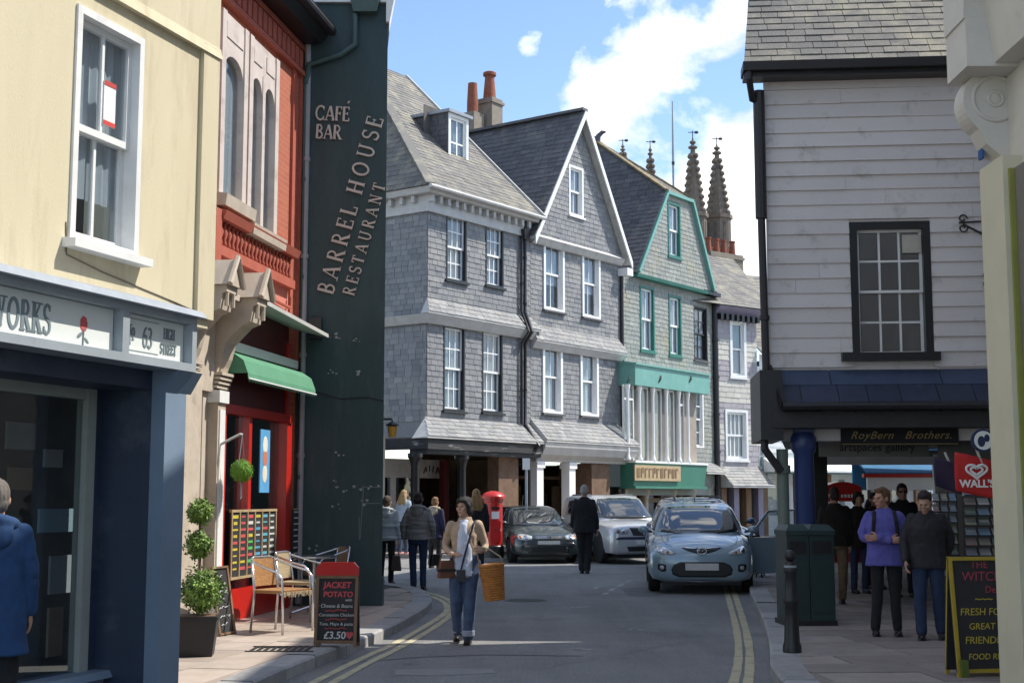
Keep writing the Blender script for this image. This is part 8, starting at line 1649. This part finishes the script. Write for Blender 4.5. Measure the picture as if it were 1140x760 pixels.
m = MB(); m.hexa([(-.1,-.05,0),(.1,-.05,0),(.1,.05,0),(-.1,.05,0),(-.08,-.04,.2),(.08,-.04,.2),(.08,.04,.2),(-.08,.04,.2)]); put('bag_body', remesh(m, .012, 4), BLKS, bg2, True); m = MB(); m.tube([(-.06,0,.19),(-.04,0,.42),(.04,0,.42),(.06,0,.19)], .008, 6); m.build('handle', BLKS, bg2)
pj = person('person in pale grey padded jacket half hidden by the dark green wall', G(430, 650), R(165), 1.62, PUFF2, BLK, BLKS, hair=('short', (.10,.07,.05)), hem=.84, vox=.014, puff=1.2, extras=ex_hood(PUFF2, True), pose=dict(wb=(.25,-.02,.88)))
bg3 = thing('brown_shoulder_bag', 'brown bag hanging by the corner of the dark green wall', 'bag', pj.location + Vector((.19,-.12,.25)), 0); m = MB(); m.hexa([(-.1,-.06,0),(.1,-.06,0),(.1,.06,0),(-.1,.06,0),(-.07,-.04,.28),(.07,-.04,.28),(.07,.04,.28),(-.07,.04,.28)]); put('bag_body', remesh(m, .013, 4), fcol('dull_brown', (.10,.07,.055)), bg3, True); m = MB(); m.tube([(-.05,0,.27),(0,0,.5),(.05,0,.27)], .008, 6); m.build('handle', BAGB, bg3)
person('blonde woman in pale blue top standing under the slate house arcade', G(449, 617, .12), R(150), 1.66, fcol('pale_blue_knit', (.42,.50,.58)), JEAN, fcol('pink_shoe', (.5,.25,.24)), hair=('long', (.48,.31,.13)), vox=.018, torso=1.1, puff=1.1)
FUR = fcol('cream_fur', (.50,.42,.30), None, 20)
person('woman in navy coat with cream fur collar near the arcade', G(484, 632), R(160), 1.60, fcol('navy_coat', (.03,.03,.07)), BLK, BLKS, hair=('up', (.26,.13,.05)), hem=.72, vox=.017, extras=ex_hood(FUR, True))
person('long-haired blonde woman in black coat behind the basket woman', G(530, 641), R(185), 1.76, BLK, BLK, BLKS, hair=('long', (.42,.24,.09)), hem=.74, vox=.015, torso=1.12)
# person at the left edge
BLUJ = fcol('royal_blue_jacket', (.02,.065,.17), (.014,.045,.12), 5)
lp_ = at(-6, 600, 7.9)
def ex_hood2(t, J, hp): ex_hood(BLUJ)(t, J, hp)
person('person in a blue jacket seen from behind at the left edge', (lp_.x, 7.9, .12), R(200), 1.58, BLUJ, BLK, BLKS, hair=('short', (.20,.17,.15)), hem=.62, vox=.011, torso=1.12, puff=1.09, extras=ex_hood2, pose=dict(wb=(.27,-.03,.87), eb=(.26,.03,1.12)))
# right-hand pavement
PURP = fcol('purple_fleece', (.13,.12,.42), (.10,.09,.33), 6); DKJ = fcol('black_padded', (.020,.018,.022), (.013,.012,.015), 6, .7)
def ex_straps(t, J, hp):
    for s in (-1,1): m = MB(); m.tube([(s*.11,.05,1.43),(s*.115,-.06,1.42),(s*.125,-.135,1.32),(s*.14,-.13,1.15),(s*.16,-.05,1.05)], .022, 8, flat=.45); m.build('backpack_strap', BLK, t)
    m = MB(); m.box(-.14,.14,.13,.26,1.02,1.40); put('backpack', remesh(m, .016, 6), BLK, t, True)
person('man in purple fleece standing with folded arms under the arcade sign', G(988, 707, .12), R(-10), 1.58, PURP, BLK, BLKS, skin=SKIN2, hair=('short', (.16,.075,.03)), hem=.80, vox=.0125, torso=1.12, puff=1.08, head=(R(-48), R(2)), extras=ex_straps,
    pose=dict(ea=(-.24,-.02,1.13), wa=(.05,-.20,1.10), da=(1,-.1,.05), na=(0,1,0), eb=(.24,-.02,1.13), wb=(-.08,-.19,1.13), db=(-1,-.1,-.05), nb=(0,1,0), aa=(-.13,.0,.09), ab=(.12,.02,.09)))
person('person in black jacket and jeans looking down beside the chalk board', G(1036, 711, .12), R(-14), 1.56, DKJ, JEAND, BLKS, hair=('tail', (.035,.022,.018)), hem=.80, vox=.0125, torso=1.1, puff=1.09, head=(R(-14), R(26)), leg_w=1.12, pose=dict(ea=(-.25,.0,1.13), wa=(-.25,-.10,.89), eb=(.26,.05,1.14), wb=(.20,.10,.92), aa=(-.10,-.06,.09), ka=(-.10,-.05,.5), ab=(.13,.06,.09)))
person('man in dark jacket and tan trousers walking away under the arcade', G(932, 672, .12), R(176), 1.62, fcol('dark_brown_jacket', (.022,.018,.017)), fcol('tan_chinos', (.20,.14,.09)), BLKS, skin=SKIN2, hair=('bald', (.05,.035,.03)), hem=.84, vox=.0135, torso=1.18, puff=1.08, leg_w=1.1, pose=dict(kb=(.10,-.02,.5), ab=(.14,.14,.12), aa=(-.09,-.05,.09)))
person('person in dark clothes in the shade behind the tan-trousered man', G(958, 660, .12), R(10), 1.56, fcol('charcoal_coat', (.022,.018,.018)), JEAND, BLKS, hair=('bob', (.03,.015,.012)), vox=.017, hem=.76)
def ex_shades(t, J, hp): m = MB(); m.tube([hp(-.075,-.02,.005), hp(-.05,-.085,.005), hp(.05,-.085,.005), hp(.075,-.02,.005)], .014, 8); m.build('sunglasses', M['black'], t)
person('person in sunglasses and dark top walking behind the purple fleece', G(1008, 664, .12), R(-5), 1.68, BLK, BLK, BLKS, skin=SKIN2, hair=('up', (.015,.012,.012)), vox=.015, hem=.84, extras=ex_shades)
person('dark figure further back in the arcade beside the tan-trousered man', G(975, 655, .12), R(20), 1.55, fcol('maroon_top', (.07,.015,.015)), BLK, BLKS, hair=('long', (.04,.025,.02)), vox=.018, hem=.84)
bpy.data.scenes.remove(TMP)
for o in scene.objects:
    if o.type == 'MESH' and len(o.data.materials) == 0: o.data.materials.append(M['plastic_black'])
